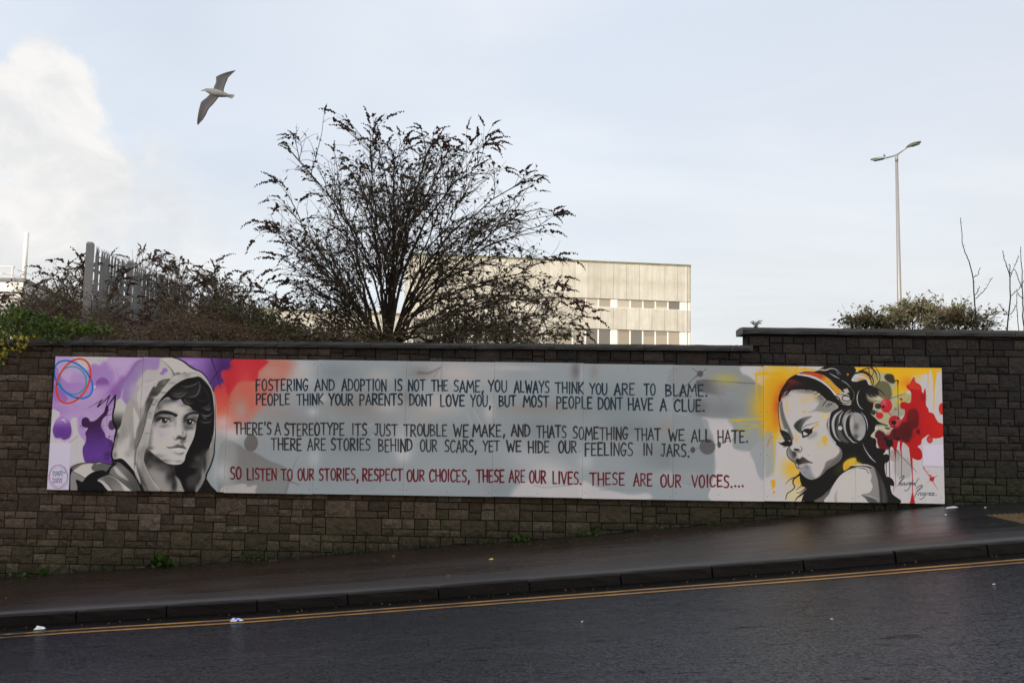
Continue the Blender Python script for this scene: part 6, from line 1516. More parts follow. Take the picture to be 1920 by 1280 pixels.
def buddleia(name, label, cat, base, env, seed, n_main, n_side, n_twig, depth=1.2, r_main=.03, seeds=80, more=100, leaf_n=2500, leaf_mat=None, twig_mat=None, Lside=.9, leaf_size=.06, group=None, low=.1, droop=.35, spread0=.10, fan=1.0):
    """env: list of (angle from vertical in degrees, reach in metres); tips fan out over this outline"""
    rg = np.random.default_rng(seed); root = thing(name, label, cat, base, group=group)
    ths = [e[0] for e in env]; rs_ = [e[1] for e in env]
    trunk, twig = Twigs(), Twigs(); LP, LD = [], []; tips = []
    def curve(a, d0, L, n, sag, wob):
        d0 = d0 / np.linalg.norm(d0); c = a + d0 * L + np.array([0, 0, -sag * L]); b = a + d0 * L * .55 + rg.standard_normal(3) * wob * L
        p = bez(a, b, c, n); p[1:-1] += rg.standard_normal((n - 2, 3)) * wob * .25 * L / n ** .5; return p
    mains = []
    for k in range(n_main):
        tt = 2 * (k + rg.uniform(0, 1)) / n_main - 1; th = ths[0] + (ths[-1] - ths[0]) * (.5 + .5 * math.copysign(abs(tt) ** fan, tt))
        R_ = float(np.interp(th, ths, rs_)) * rg.uniform(.74, 1.0); a = math.radians(th)
        dep = rg.uniform(-1, 1) * depth
        end = np.array([math.sin(a) * R_, dep * R_ / max(rs_) , math.cos(a) * R_])
        st = np.array([math.sin(a) * spread0 + rg.uniform(-.04, .04), rg.uniform(-.08, .08), rg.uniform(0, .5) * (r_main > .03)])
        mid = np.array([end[0] * .26, end[1] * .35, end[2] * .58 + .12 * R_]) + rg.standard_normal(3) * .06 * R_
        p = bez(st, mid, end, 14); p[2:-1] += rg.standard_normal((11, 3)) * .018
        mains.append(p); rr = r_main * rg.uniform(.45, .95)
        trunk.add(p, rr, .006, 5); tips.append((p[-1], p[-1] - p[-2]))
    def outside(c):
        th = math.degrees(math.atan2(c[0], c[2])); return math.hypot(c[0], c[2]) > float(np.interp(th, ths, rs_)) * 1.05 or c[2] < .02
    subs = []
    for p in mains:
        for _ in range(n_side):
            t = rg.uniform(low + .12, .98); i = min(12, int(t * 13)); a = p[i] + (p[i + 1] - p[i]) * (t * 13 - i); tn = p[i + 1] - p[i]; tn /= np.linalg.norm(tn)
            d = tn + rg.standard_normal(3) * .42 + np.array([0, 0, .25]); L = Lside * rg.uniform(.4, 1.15)
            q = curve(a, d, L, 8, droop * rg.uniform(0, .8), .08)
            if outside(q[-1]):
                L *= .55; q = curve(a, d, L, 8, droop * .5, .08)
                if outside(q[-1]) and rg.random() < .8: continue
            subs.append(q); twig.add(q, .0085 * rg.uniform(.6, 1.2), .003); tips.append((q[-1], q[-1] - q[-2]))
    for p in subs:
        for _ in range(n_twig):
            t = rg.uniform(.1, .98); i = min(6, int(t * 7)); a = p[i]; tn = p[i + 1] - p[i]; tn /= np.linalg.norm(tn)
            d = tn + rg.standard_normal(3) * .5 + np.array([0, 0, .15]); L = rg.uniform(.12, .46)
            q = curve(a, d, L, 5, droop * rg.uniform(0, 1.1), .08)
            if outside(q[-1]) and rg.random() < .75: continue
            twig.add(q, .0042, .0018)
            if rg.random() < .5: tips.append((q[-1], q[-1] - q[-2]))
            LP.append(q[1:]); LD.append(np.diff(q, axis=0))
    LP = np.concatenate(LP); LD = np.concatenate(LD)
    k = rg.integers(0, len(LP), leaf_n); pos = LP[k] + rg.standard_normal((leaf_n, 3)) * .015; dr = LD[k] / np.linalg.norm(LD[k], axis=1)[:, None] + rg.standard_normal((leaf_n, 3)) * .8 + np.array([0, 0, -.5])
    if r_main > .03: trunk.add(np.array([[0, 0, -.3], [0, 0, 0.], [.01, 0, .22], [.02, 0, .48]]), .15, .085, 9)
    trunk.build('trunk', M_BARK, root); twig.build('twigs', twig_mat or M_TWIG, root)
    leaves_mesh('leaves', pos, dr, leaf_size * rg.uniform(.5, 1.3, leaf_n), leaf_mat or M_LEAFD, root, rg, 1.1)
    # seed heads on the outermost tips
    tips.sort(key=lambda t: -np.hypot(t[0][0], t[0][2]) / float(np.interp(math.degrees(math.atan2(t[0][0], t[0][2])), ths, rs_)))
    def orient(tn):
        h = math.atan2(tn[1], tn[0]); e = math.atan2(tn[2], math.hypot(tn[0], tn[1])); return (0, -e * .8, h)
    for j, (c, tn) in enumerate(tips[:seeds]):
        link('seed_head', SEEDM[int(rg.integers(0, 6))], root, tuple(c), orient(tn), (rg.uniform(.7, 1.15),) * 3)
    VV, FF, o = [], [], 0
    rest = tips[seeds:]; rg.shuffle(rest)
    for (c, tn) in rest[:more]:
        v, f = SEEDV[int(rg.integers(0, 6))]; ex, ey, ez = orient(tn); sc = rg.uniform(.4, .9)
        cy, sy, cz, sz = math.cos(ey), math.sin(ey), math.cos(ez), math.sin(ez)
        Rm = np.array([[cz * cy, -sz, cz * sy], [sz * cy, cz, sz * sy], [-sy, 0, cy]])
        VV.append(v @ Rm.T * sc + c); FF.append(f + o); o += len(v)
    if len(VV) > 8: link('seed_head', mesh_np('seed_head', np.concatenate(VV), np.concatenate(FF), M_SEED), root, kind='stuff')
    return root

pxm = lambda D: FPX / D
YB_ = 15.0; k = 1 / pxm(YB_) * 1.0
b = P(727, 640, YB_)
buddleia('buddleia_bush', 'large bare dark buddleia bush with dry seed heads behind the wall centre', 'bush', (b.x, b.y, 1.0),
         [(-84, .55), (-75, .85), (-66, 1.3), (-54, 2.0), (-44, 2.4), (-31, 2.9), (-24, 3.4), (-17, 3.66), (-8, 3.35), (0, 3.3), (9, 3.62), (16, 3.3), (25, 3.62), (33, 3.35), (41, 3.68), (52, 3.1), (60, 2.95), (68, 2.85), (76, 3.05), (80, 2.8), (86, 1.2)], 11,
         n_main=54, n_side=17, n_twig=6, depth=1.7, r_main=.0305, seeds=260, more=380, leaf_n=6500, leaf_size=.075, Lside=.9, low=.16, spread0=.05, twig_mat=M_TWIG, fan=1.2)
b = P(925, 640, 15.6)
buddleia('buddleia_bush', 'thin twiggy buddleia in front of the office block windows', 'bush', (b.x, b.y, 1.0), [(-60, .9), (-30, 1.2), (0, 1.3), (30, 1.5), (50, 1.75), (65, 1.6), (80, .8)], 12,
         n_main=14, n_side=7, n_twig=4, depth=.6, r_main=.010, seeds=20, more=16, leaf_n=400, Lside=.6, twig_mat=M_TWIGL)
b = P(850, 640, 14.9)
buddleia('buddleia_bush', 'low leafy buddleia close to the right of the large bush', 'bush', (b.x, b.y, 1.0), [(-70, .7), (-30, 1.05), (0, 1.1), (40, 1.2), (75, 1.0)], 13, n_main=9, n_side=6, n_twig=4, depth=.6, r_main=.010, seeds=12, more=14, leaf_n=600, Lside=.5, twig_mat=M_TWIGL)
b = P(335, 640, 19.2)
buddleia('buddleia_bush', 'wide arching buddleia growing through the palisade fence', 'bush', (b.x, b.y, .95), [(-85, 1.4), (-70, 1.7), (-55, 1.9), (-40, 2.1), (-25, 2.3), (-12, 2.45), (0, 2.3), (15, 2.15), (30, 2.1), (45, 2.1), (60, 2.05), (75, 1.9), (85, 1.6)], 14,
         n_main=40, n_side=11, n_twig=5, depth=1.2, r_main=.012, droop=.6, seeds=200, more=120, leaf_n=4500, leaf_mat=M_LEAFO, Lside=1.0, leaf_size=.07, twig_mat=M_TWIGL)
b = P(245, 640, 20.5)
buddleia('buddleia_bush', 'pale brown buddleia rising behind the palisade fence between its first two posts', 'bush', (b.x, b.y, .95), [(-80, 1.5), (-50, 2.2), (-25, 2.65), (0, 2.8), (25, 2.7), (50, 2.3), (80, 1.6)], 18,
         n_main=26, n_side=9, n_twig=5, depth=.7, r_main=.011, droop=.6, seeds=110, more=60, leaf_n=2200, leaf_mat=M_LEAFO, Lside=.8, leaf_size=.07, twig_mat=M_TWIGL)
b = P(420, 640, 17.2)
buddleia('buddleia_bush', 'arching seed laden buddleia sloping down right of the fence', 'bush', (b.x, b.y, .95), [(-80, 1.3), (-50, 1.85), (-25, 2.0), (0, 1.9), (25, 1.65), (45, 1.55), (65, 1.45), (80, 1.1)], 19,
         n_main=26, n_side=10, n_twig=5, depth=.9, r_main=.011, droop=.6, seeds=130, more=60, leaf_n=2600, leaf_mat=M_LEAFO, Lside=.65, leaf_size=.06, twig_mat=M_TWIGL)
b = P(150, 640, 16.0)
buddleia('buddleia_bush', 'arching buddleia left of the fence post with drooping seed heads', 'bush', (b.x, b.y, .95), [(-86, 1.3), (-74, 1.5), (-62, 1.65), (-50, 1.7), (-36, 1.75), (-20, 1.75), (0, 1.75), (20, 1.75), (40, 1.2), (70, .8)], 15,
         n_main=28, n_side=11, n_twig=5, depth=.9, r_main=.010, droop=.6, seeds=100, more=60, leaf_n=3200, leaf_mat=M_LEAFO, Lside=.7, twig_mat=M_TWIGL)
b = P(470, 640, 15.6)
buddleia('buddleia_bush', 'leafy shrub mass between the fence and the large bush', 'bush', (b.x, b.y, .95), [(-85, 1.0), (-60, 1.0), (-40, 1.15), (-20, 1.2), (0, 1.1), (20, 1.0), (40, 1.0), (60, 1.1), (85, 1.3)], 16,
         n_main=34, n_side=11, n_twig=6, depth=.8, r_main=.012, seeds=36, more=90, leaf_n=6000, leaf_mat=M_LEAFG, Lside=.5, leaf_size=.055)
b = P(600, 640, 15.3)
buddleia('buddleia_bush', 'low green brown shrub at the foot of the large bush on its left', 'bush', (b.x, b.y, .95), [(-85, 1.0), (-60, .75), (-30, .55), (0, .55), (30, .55), (60, .7), (85, .9)], 17,
         n_main=34, n_side=9, n_twig=6, depth=.6, r_main=.010, seeds=10, more=40, leaf_n=6500, leaf_mat=M_LEAFG, Lside=.35, leaf_size=.055)

# brambles and dead stems, ivy
def thicket(name, label, cat, pts, n, mat, seed, y0, y1, leafn=0, leaf_mat=None, leaf_size=.05, kind=None, zb=1.2, Ls=(.3, .8), thin=.003):
    """pts: silhouette (u, v) along the wall; stems fill the area below it"""
    rg = np.random.default_rng(seed); tw = Twigs(); LP = []
    us = [p[0] for p in pts]; vs = [p[1] for p in pts]
    for _ in range(n):
        u = rg.uniform(us[0], us[-1]); D = rg.uniform(y0, y1); vt = float(np.interp(u, us, vs)); v = 640 - (640 - vt) * rg.uniform(0, 1) ** .8
        e = np.array(P(u, v, D)); L = rg.uniform(*Ls); a = rg.uniform(0, 2 * math.pi); el = rg.uniform(-.5, 1.0)
        d = np.array([math.cos(a) * math.cos(el), math.sin(a) * math.cos(el) * .5, math.sin(el)])
        s = e - d * L; m = (s + e) / 2 + np.array([0, 0, rg.uniform(-.02, .14) * L]) + rg.standard_normal(3) * .05 * L
        s[2] = max(s[2], zb - .15); q = bez(s, m, e, 6)
        if u > 1 and float(np.interp((q[0][0] / D) * FPX + 960, us, vs)) > 690: continue
        tw.add(q, thin * rg.uniform(.7, 1.5), thin * .5); LP.append(q)
    root = thing(name, label, cat, tuple(P((us[0] + us[-1]) / 2, 640, (y0 + y1) / 2)))
    off = np.array(root.location)
    tw.V = [v - off for v in tw.V]; tw.build('stems', mat, root)
    if leafn:
        LP = np.concatenate(LP); k = rg.integers(0, len(LP), leafn); pos = LP[k] - off + rg.standard_normal((leafn, 3)) * .03
        leaves_mesh('leaves', pos, rg.standard_normal((leafn, 3)) + np.array([0, -.3, -.3]), leaf_size * rg.uniform(.5, 1.3, leafn), leaf_mat, root, rg, 1.9)
    return root
thicket('bramble_thicket', 'tangle of reddish brown dead stems below the palisade fence', 'brambles', [(180, 628), (240, 622), (285, 606), (310, 592), (345, 572), (390, 604), (440, 614), (500, 626)], 480, M_BRAM, 31, 14.15, 14.9, 1500, M_LEAFO, .035)
thicket('bramble_thicket', 'brown twiggy brambles on top of the ivy left of the fence post', 'brambles', [(0, 575), (40, 560), (100, 540), (150, 548), (200, 585)], 1500, M_TWIGL, 32, 14.9, 16., 2600, M_LEAFO, .045)
thicket('bramble_thicket', 'sparse brown stems along the coping under the large bush', 'brambles', [(500, 622), (560, 612), (640, 618), (700, 610), (780, 612), (860, 612), (960, 622), (1060, 630)], 500, M_BRAM, 33, 14.2, 15., 1300, M_LEAFG, .045)

# ivy spilling over the wall at the left end
def ivy_leaf_mesh(mat, s):
    pts = [(0, 0), (.16, -.26), (.50, -.22), (.42, .05), (.74, .30), (.34, .42), (.0, .95), (-.34, .42), (-.74, .30), (-.42, .05), (-.50, -.22), (-.16, -.26)]
    mb = MB(); mb.v = [(x * .037, -.006 * (abs(x) < .2) + .006 * abs(x), y * .037) for x, y in pts]; mb.v.append((0, -.008, .012)); c = 12
    for i in range(12): mb.f.append((i, (i + 1) % 12, c)); mb.mi.append(0)
    return mb.mesh('leaf', mat)
rg = np.random.default_rng(77)
ivy = thing('ivy', 'green and yellow ivy spilling over the coping at the left end', 'ivy', tuple(P(60, 620, 13.9)))
IVO = np.array(ivy.location); IM = [ivy_leaf_mesh(M_IVY, 0), ivy_leaf_mesh(M_YEL, 1)]
tw = Twigs()
def vine(pl, r): 
    q = np.array([np.array(P(u, v, D)) - IVO for u, v, D in pl]); s = smooth3(q); tw.add(s, r, r * .5, 4); return s
def smooth3(q):
    n = max(4, len(q) * 3); t = np.linspace(0, len(q) - 1, n); return np.stack([np.interp(t, range(len(q)), q[:, i]) for i in range(3)], 1) + rg.standard_normal((n, 3)) * .004
Df = 13.50
for pl, r in (([(12, 632, 13.9), (14, 645, Df), (24, 655, Df), (32, 668, Df), (33, 680, Df), (30, 686, Df)], .010), ([(20, 640, Df), (34, 652, Df), (36, 668, Df), (31, 690, Df)], .007),
              ([(45, 632, 13.7), (48, 640, Df), (58, 643, Df), (72, 642, Df), (86, 636, Df)], .006), ([(50, 648, Df), (70, 646, Df), (95, 646, Df), (115, 640, Df)], .006),
              ([(55, 648, Df), (72, 655, Df), (86, 655, Df), (98, 662, Df)], .004), ([(0, 640, Df), (10, 650, Df), (24, 664, Df)], .006), ([(110, 636, Df), (122, 650, Df), (134, 648, Df)], .004),
              ([(140, 628, 13.7), (148, 634, Df), (151, 642, Df)], .003), ([(168, 632, 13.7), (171, 640, Df), (170, 650, Df)], .003), ([(190, 630, 13.7), (196, 638, Df)], .003),
              ([(80, 612, 13.9), (100, 622, 13.8), (120, 628, 13.6), (150, 632, 13.6)], .006)):
    vine(pl, r)
for i in range(60):
    u = rg.uniform(0, 190); v = rg.uniform(575, 640); D = rg.uniform(13.7, 14.4); a = [(u + j * rg.uniform(5, 16), v + rg.uniform(-7, 7) + j * 2, D) for j in range(4)]; vine(a, .004)
tw.build('stems', M_TWIG, ivy)
def hang(u): return float(np.interp(u, [0, 12, 25, 40, 55, 80, 105, 118, 140, 200], [690, 680, 655, 662, 640, 634, 648, 640, 630, 622]))
def topv(u): return float(np.interp(u, [0, 30, 60, 100, 150, 200, 240], [584, 572, 584, 596, 603, 614, 630])) + 7 * math.sin(u * .21) + 5 * math.sin(u * .47)
cnt = 0; SV, SF, so = [], [], 0; base_l = np.array([tuple(v.co) for v in IM[0].vertices]); base_f = np.array([tuple(p.vertices) for p in IM[0].polygons])
cand = []
for i in range(3000):
    u = rg.uniform(-20, 215) * rg.uniform(.3, 1) ** .35; v = rg.uniform(min(topv(u), 618), hang(u))
    dens = 1.0 if v < 622 else (.8 if u < 50 else .35)
    if v > 640: dens *= .35 if u > 30 else .55
    if rg.random() > dens: continue
    D = rg.uniform(13.46, 13.62) if v > 630 else rg.uniform(13.55, 14.6); cand.append((u, v, D))
cand.sort(key=lambda c: c[2])
for i, (u, v, D) in enumerate(cand):
    c = np.array(P(u, v, D)) - IVO; yel = rg.random() < (.45 if (v > 612 and u < 70) else .03)
    rot = (rg.uniform(-.9, .5), rg.uniform(-.9, .9) + math.pi * rg.uniform(.6, 1.4), rg.uniform(-.8, .8)); sc = rg.uniform(.6, 1.25)
    if i < 290:
        link('leaf', IM[int(yel)], ivy, tuple(c), rot, (sc,) * 3)
    else:
        R3 = np.array(Matrix.Rotation(rot[2], 3, 'Z') @ Matrix.Rotation(rot[1], 3, 'Y') @ Matrix.Rotation(rot[0], 3, 'X'))
        SV.append(base_l @ R3.T * sc + c); SF.append(base_f + so); so += len(base_l)
link('leaf', mesh_np('leaf', np.concatenate(SV), np.concatenate(SF), M_IVY), ivy, kind='stuff')

# bushes beyond the wall at the right, saplings
def round_bush(label, u, D, wpx, hpx, seed, leaf_mat, n=2600):
    c = P(u, 625, D); kx = D / FPX; W_, H_ = wpx * kx / 2, hpx * kx
    env = [(-86, W_), (-60, W_ * 1.02), (-35, H_ * .95), (0, H_), (35, H_ * .95), (60, W_ * 1.02), (86, W_)]
    return buddleia('evergreen_bush', label, 'bush', (c.x, c.y, c.z), env, seed, n_main=22, n_side=7, n_twig=5, depth=W_ * .8, r_main=.012, seeds=0, more=20, leaf_n=n, leaf_mat=leaf_mat, Lside=H_ * .5, leaf_size=.085, twig_mat=M_BRAM, low=.1, droop=.2)
M_TAN = leafm('tan_leaf', [(.3, (.040, .050, .018)), (.5, (.095, .10, .040)), (.7, (.20, .165, .09))])
round_bush('low green bush with pointed leaves left of the lamp post', 1630, 22, 125, 40, 51, M_TAN, 1300)
round_bush('tan and green bush directly behind the lamp post foot', 1712, 23, 130, 62, 52, M_TAN, 2300)
round_bush('reddish twiggy bush right of the lamp post', 1800, 22, 130, 54, 53, M_TAN, 1500)
def sapling(label, D, stems):
    b = P(*stems[0][0], D); root = thing('bare_sapling', label, 'sapling', (b.x, b.y, b.z), group=None); tw = Twigs(); tb = Twigs(); rg = np.random.default_rng(int(stems[0][0][0]))
    for i, (pl) in enumerate(stems):
        q = np.array([np.array(P(u, v, D + (.0 if i == 0 else rg.uniform(-.15, .15) * (j > 0)))) - np.array(root.location) for j, (u, v) in enumerate(pl)])
        n = len(q) * 4; t = np.linspace(0, len(q) - 1, n); s = np.stack([np.interp(t, range(len(q)), q[:, c]) for c in range(3)], 1); s[1:-1] += rg.standard_normal((n - 2, 3)) * .004
        r0 = .013 if i == 0 else .007
        (tb if i == 0 else tw).add(s, r0, .005, 5)
        for j in range(2, n - 1, 2):     # buds and spurs
            d = rg.standard_normal(3); d[2] = abs(d[2]); d /= np.linalg.norm(d); tw.add(np.array([s[j], s[j] + d * .04 + np.array([0, 0, .01])]), .004, .002)
    tb.build('trunk', M_BARK, root); tw.build('branches', M_BARK, root)
sapling('tall bare sapling rising highest right of the lamp post', 17, [[(1832, 625), (1827, 560), (1825, 520), (1815, 485), (1805, 460), (1801, 408)], [(1826, 520), (1834, 515), (1837, 502)], [(1829, 560), (1845, 545), (1861, 520)], [(1828, 553), (1834, 545), (1837, 538)]])
sapling('bare forked sapling near the right edge above the coping', 17, [[(1888, 625), (1894, 560), (1894, 515), (1884, 490), (1880, 470)], [(1894, 520), (1902, 500), (1910, 480)], [(1895, 555), (1912, 540), (1922, 522)], [(1890, 590), (1880, 580), (1872, 569)], [(1894, 590), (1902, 580), (1905, 572)], [(1893, 516), (1893, 505), (1893, 495)]])
sapling('bare sapling half cut by the right edge', 17.4, [[(1920, 625), (1918, 570), (1916, 520), (1914, 462)], [(1916, 540), (1908, 520), (1903, 505)], [(1911, 625), (1907, 585), (1906, 550)], [(1917, 560), (1905, 545)]])
def sprig(label, u, v, D, h, n, seed):
    rg = np.random.default_rng(seed); b = P(u, v, D); root = thing('plant_sprig', label, 'plant', tuple(b)); tw = Twigs(); lp, ld = [], []
    for _ in range(n):
        d = np.array([rg.uniform(-.7, .7), rg.uniform(-.4, .4), 1.]); e = d / np.linalg.norm(d) * h * rg.uniform(.5, 1.1); q = bez(np.zeros(3), e * .5 + np.array([0, 0, .04]), e, 6); tw.add(q, .004, .002)
        for j in range(1, 6):
            for s_ in (-1, 1): lp.append(q[j]); ld.append(np.array([s_ * rg.uniform(.5, 1), rg.uniform(-.5, .5), rg.uniform(-.3, .5)]))
    tw.build('stems', M_TWIG, root); leaves_mesh('leaves', np.array(lp), np.array(ld), np.full(len(lp), h * .34) * rg.uniform(.6, 1.2, len(lp)), M_LEAFG, root, rg, .9)
sprig('leafy green sprig standing above the coping before the office windows', 1060, 640, 14.2, .16, 5, 1)
sprig('small leafy sprig poking over the coping left of the other sprig', 1040, 638, 14.3, .17, 4, 2)
sprig('single feathery sprig beside the step in the coping', 1417, 617, 15., .13, 5, 3)

# weeds along the foot of the wall
def weed(label, u, v, w, h, seed, n=26, gr=None):
    rg = np.random.default_rng(seed); x = P(u, v, YW - .04).x; root = thing('weed_clump', label, 'weed', (x, YW - .06, z_pave(x, YW - .06)), group=gr)
    pos = np.stack([rg.uniform(-w, w, n), rg.uniform(-.10, .03, n), rg.uniform(.0, h, n) * .6], 1); d = np.stack([rg.uniform(-1, 1, n), rg.uniform(-1, .1, n), rg.uniform(.0, 1.6, n)], 1)
    leaves_mesh('leaves', pos, d, rg.uniform(.4, 1., n) * h * .8, M_WEED, root, rg, 1.6)
    tw = Twigs()
    for i in range(5): e = np.array([rg.uniform(-w, w), rg.uniform(-.06, .0), h * rg.uniform(.4, .8)]); tw.add(bez(np.array([e[0] * .6, 0, 0]), e * np.array([.8, .5, .6]), e, 4), .003, .0015)
    tw.build('stems', M_WEED, root)
M_WEED = leafm('weed_leaf', [(.3, (.012, .026, .006)), (.5, (.030, .066, .010)), (.7, (.07, .13, .02))], 9.)
for lb, u, v, w, h, n in (('bushiest green weed clump at the foot of the wall on the left', 306, 1063, .11, .16, 60), ('straggling weeds at the foot of the wall, leftmost', 50, 1082, .16, .07, 40), ('thin leaning weed beside the leftmost weeds', 84, 1078, .08, .12, 18),
                          ('small weed between the leftmost and the bushiest clump', 206, 1070, .06, .05, 20), ('low green weeds below the start of the lettering', 482, 1050, .22, .06, 50), ('weed strip by the mossy stones left of centre', 655, 1034, .20, .06, 44),
                          ('short weed left of the central weed clump', 808, 1020, .06, .05, 14), ('two small weeds left of the central dark weed clump', 915, 1015, .12, .06, 22), ('dark weed clump at the wall foot right of centre', 978, 1010, .10, .10, 46), ('bright low weed below the word voices', 1095, 1001, .10, .07, 34),
                          ('upright single weed next to the bright low weed', 1115, 999, .03, .10, 12), ('tiny weed at the wall foot before the last lettering', 1232, 990, .05, .05, 14), ('rightmost weeds under the board end', 1335, 980, .14, .06, 26)):
    weed(lb, u, v, w, h, int(u), n)
# ------------------------------------------------------------------ seagull
def gullm(n, b):
    x, y, z = n.sep(objc(n)); 
    n.set(b.inputs['Base Color'], n.ramp(n.noise(objc(n), 12., 4, .6), [(.3, (.13, .13, .13)), (.7, (.19, .19, .185))])); b.inputs['Roughness'].default_value = .8
M_GULL = material('gull_white', gullm)
def wingm(n, b):
    at = n.new('ShaderNodeAttribute', attribute_name='span').outputs['Fac']
    q = n.noise(objc(n), 30., 4, .6)
    c = n.ramp(at, [(.0, (.045, .043, .05)), (.55, (.040, .038, .044)), (.80, (.028, .028, .032)), (.9, (.025, .025, .028)), (1, (.02, .02, .022))])
    ch = n.new('ShaderNodeAttribute', attribute_name='chord').outputs['Fac']
    c = n.mix(n.ramp(ch, [(.55, 0.), (1., .55)]), c, (.09, .082, .088)); c = n.mix(n.math('MULTIPLY', n.ramp(q, [(.4, 1.), (.6, 0.)]), .2), c, (.08, .08, .08))
    n.set(b.inputs['Base Color'], c); b.inputs['Roughness'].default_value = .8
M_WING = material('gull_wing', wingm)
M_BEAK = simple('gull_beak', (.30, .24, .12), .5)
DG = 19.; gc = P(405, 175, DG)
gull = thing('seagull', 'seagull gliding with bent wings high above the boy in the mural', 'bird', tuple(gc))
def gp(zx, zy, off=0.):            # a point of the bird; off = towards the viewer (m)
    return np.array(P(340 + zx * 140 / 1280, 110 + zy * 140 / 1280, DG - off)) - np.array(gc)
# body: lofted rings from beak to tail
spine = [((395, 535), .012), ((412, 534), .030), ((440, 542), .045), ((480, 556), .056), ((540, 572), .074), ((610, 590), .082), ((680, 606), .072), ((740, 620), .052), ((790, 630), .038), ((820, 636), .030), ((860, 640), .018), ((895, 645), .010)]
mb = MB(); n_ = 12
ctr = [gp(*s[0]) for s in spine]
for i, (c, r) in enumerate(zip(ctr, [s[1] for s in spine])):
    t = ctr[min(i + 1, len(ctr) - 1)] - ctr[max(i - 1, 0)]; t /= np.linalg.norm(t); a = np.cross(t, [0, 1, 0]); a /= np.linalg.norm(a); b_ = np.cross(t, a)
    for j in range(n_): q = 2 * math.pi * j / n_; mb.v.append(tuple(c + (a * math.cos(q) * .92 + b_ * math.sin(q)) * r))
for i in range(len(ctr) - 1):
    for j in range(n_): mb.f.append((i * n_ + j, i * n_ + (j + 1) % n_, (i + 1) * n_ + (j + 1) % n_, (i + 1) * n_ + j)); mb.mi.append(0)
mb.f.append(tuple(range(n_))); mb.f.append(tuple((len(ctr) - 1) * n_ + j for j in range(n_))[::-1]); mb.mi += [0, 0]
mb.build('body', M_GULL, gull, True)
mb = MB(); mb.tube([gp(400, 536), gp(370, 545), gp(345, 548), gp(333, 552)], [.016, .013, .010, .004], 6); mb.build('beak', M_BEAK, gull, True)
e = MB(); v, f = octa(gp(424, 528, .032), .008); e.add(v, f); e.build('eye', M_SCREW, gull)
# tail fan
mb = MB(); tl = [(780, 602), (905, 618), (912, 640), (900, 662), (860, 690), (800, 668), (770, 650)]
for off in (.008, -.008):
    for q in tl: mb.v.append(tuple(gp(*q, off)))
m_ = len(tl); mb.f = [tuple(range(m_)), tuple(range(m_, 2 * m_))[::-1]] + [(i, m_ + i, m_ + (i + 1) % m_, (i + 1) % m_) for i in range(m_)]; mb.mi = [0] * len(mb.f)
mb.build('tail', M_GULL, gull)
# wings: leading edge, trailing edge, stations root to tip; the arm rises, the hand droops
def wing(lead, trail, off):
    V, F, sp, chd = [], [], [], []; m = len(lead); nc = 6
    for i in range(m):
        for side in (1, -1):
            for c in range(nc):
                s = c / (nc - 1); x = lead[i][0] * (1 - s) + trail[i][0] * s; y = lead[i][1] * (1 - s) + trail[i][1] * s
                camber = .018 * math.sin(math.pi * s) * (1 - i / m * .6); th = (.013 * (1 - s) ** .7 + .0015) * (1 - .7 * i / (m - 1)) * (1 if 0 < c < nc - 1 else .3)
                V.append(tuple(gp(x, y, off[i] - camber + side * th))); sp.append(i / (m - 1)); chd.append(s)
    st = 2 * nc
    for i in range(m - 1):
        for c in range(nc - 1):
            a = i * st + c; F.append((a, a + 1, a + 1 + st, a + st)); a += nc; F.append((a + 1, a, a + st, a + 1 + st))
        F.append((i * st, i * st + st, i * st + st + nc, i * st + nc)); F.append((i * st + nc - 1, i * st + 2 * nc - 1, i * st + st + 2 * nc - 1, i * st + st + nc - 1))
    F.append(tuple([(m - 1) * st + c for c in range(nc)] + [(m - 1) * st + nc + c for c in range(nc - 1, -1, -1)]))
    me = bpy.data.meshes.new('wing'); me.from_pydata(V, [], F); me.materials.append(M_WING)
    for nm, d in (('span', sp), ('chord', chd)):
        at = me.attributes.new(nm, 'FLOAT', 'POINT'); at.data.foreach_set('value', d)
    me.polygons.foreach_set('use_smooth', [True] * len(F)); me.update(); link('wing', me, gull)
wing([(545, 560), (560, 480), (585, 430), (598, 380), (592, 315), (640, 285), (720, 252), (800, 228), (870, 212), (925, 202)],
     [(730, 590), (728, 530), (740, 490), (760, 430), (785, 375), (800, 330), (830, 300), (870, 262), (900, 235), (932, 206)], [0, -.01, -.03, -.05, -.07, -.07, -.06, -.04, -.01, .02])
wing([(500, 570), (480, 620), (430, 670), (370, 715), (335, 750), (318, 810), (300, 880), (285, 960), (272, 1050), (270, 1110), (278, 1135)],
     [(690, 620), (640, 665), (590, 730), (540, 790), (480, 850), (450, 900), (425, 960), (400, 1000), (370, 1050), (330, 1090), (290, 1136)], [0, .01, .03, .05, .07, .07, .06, .05, .03, .01, 0])

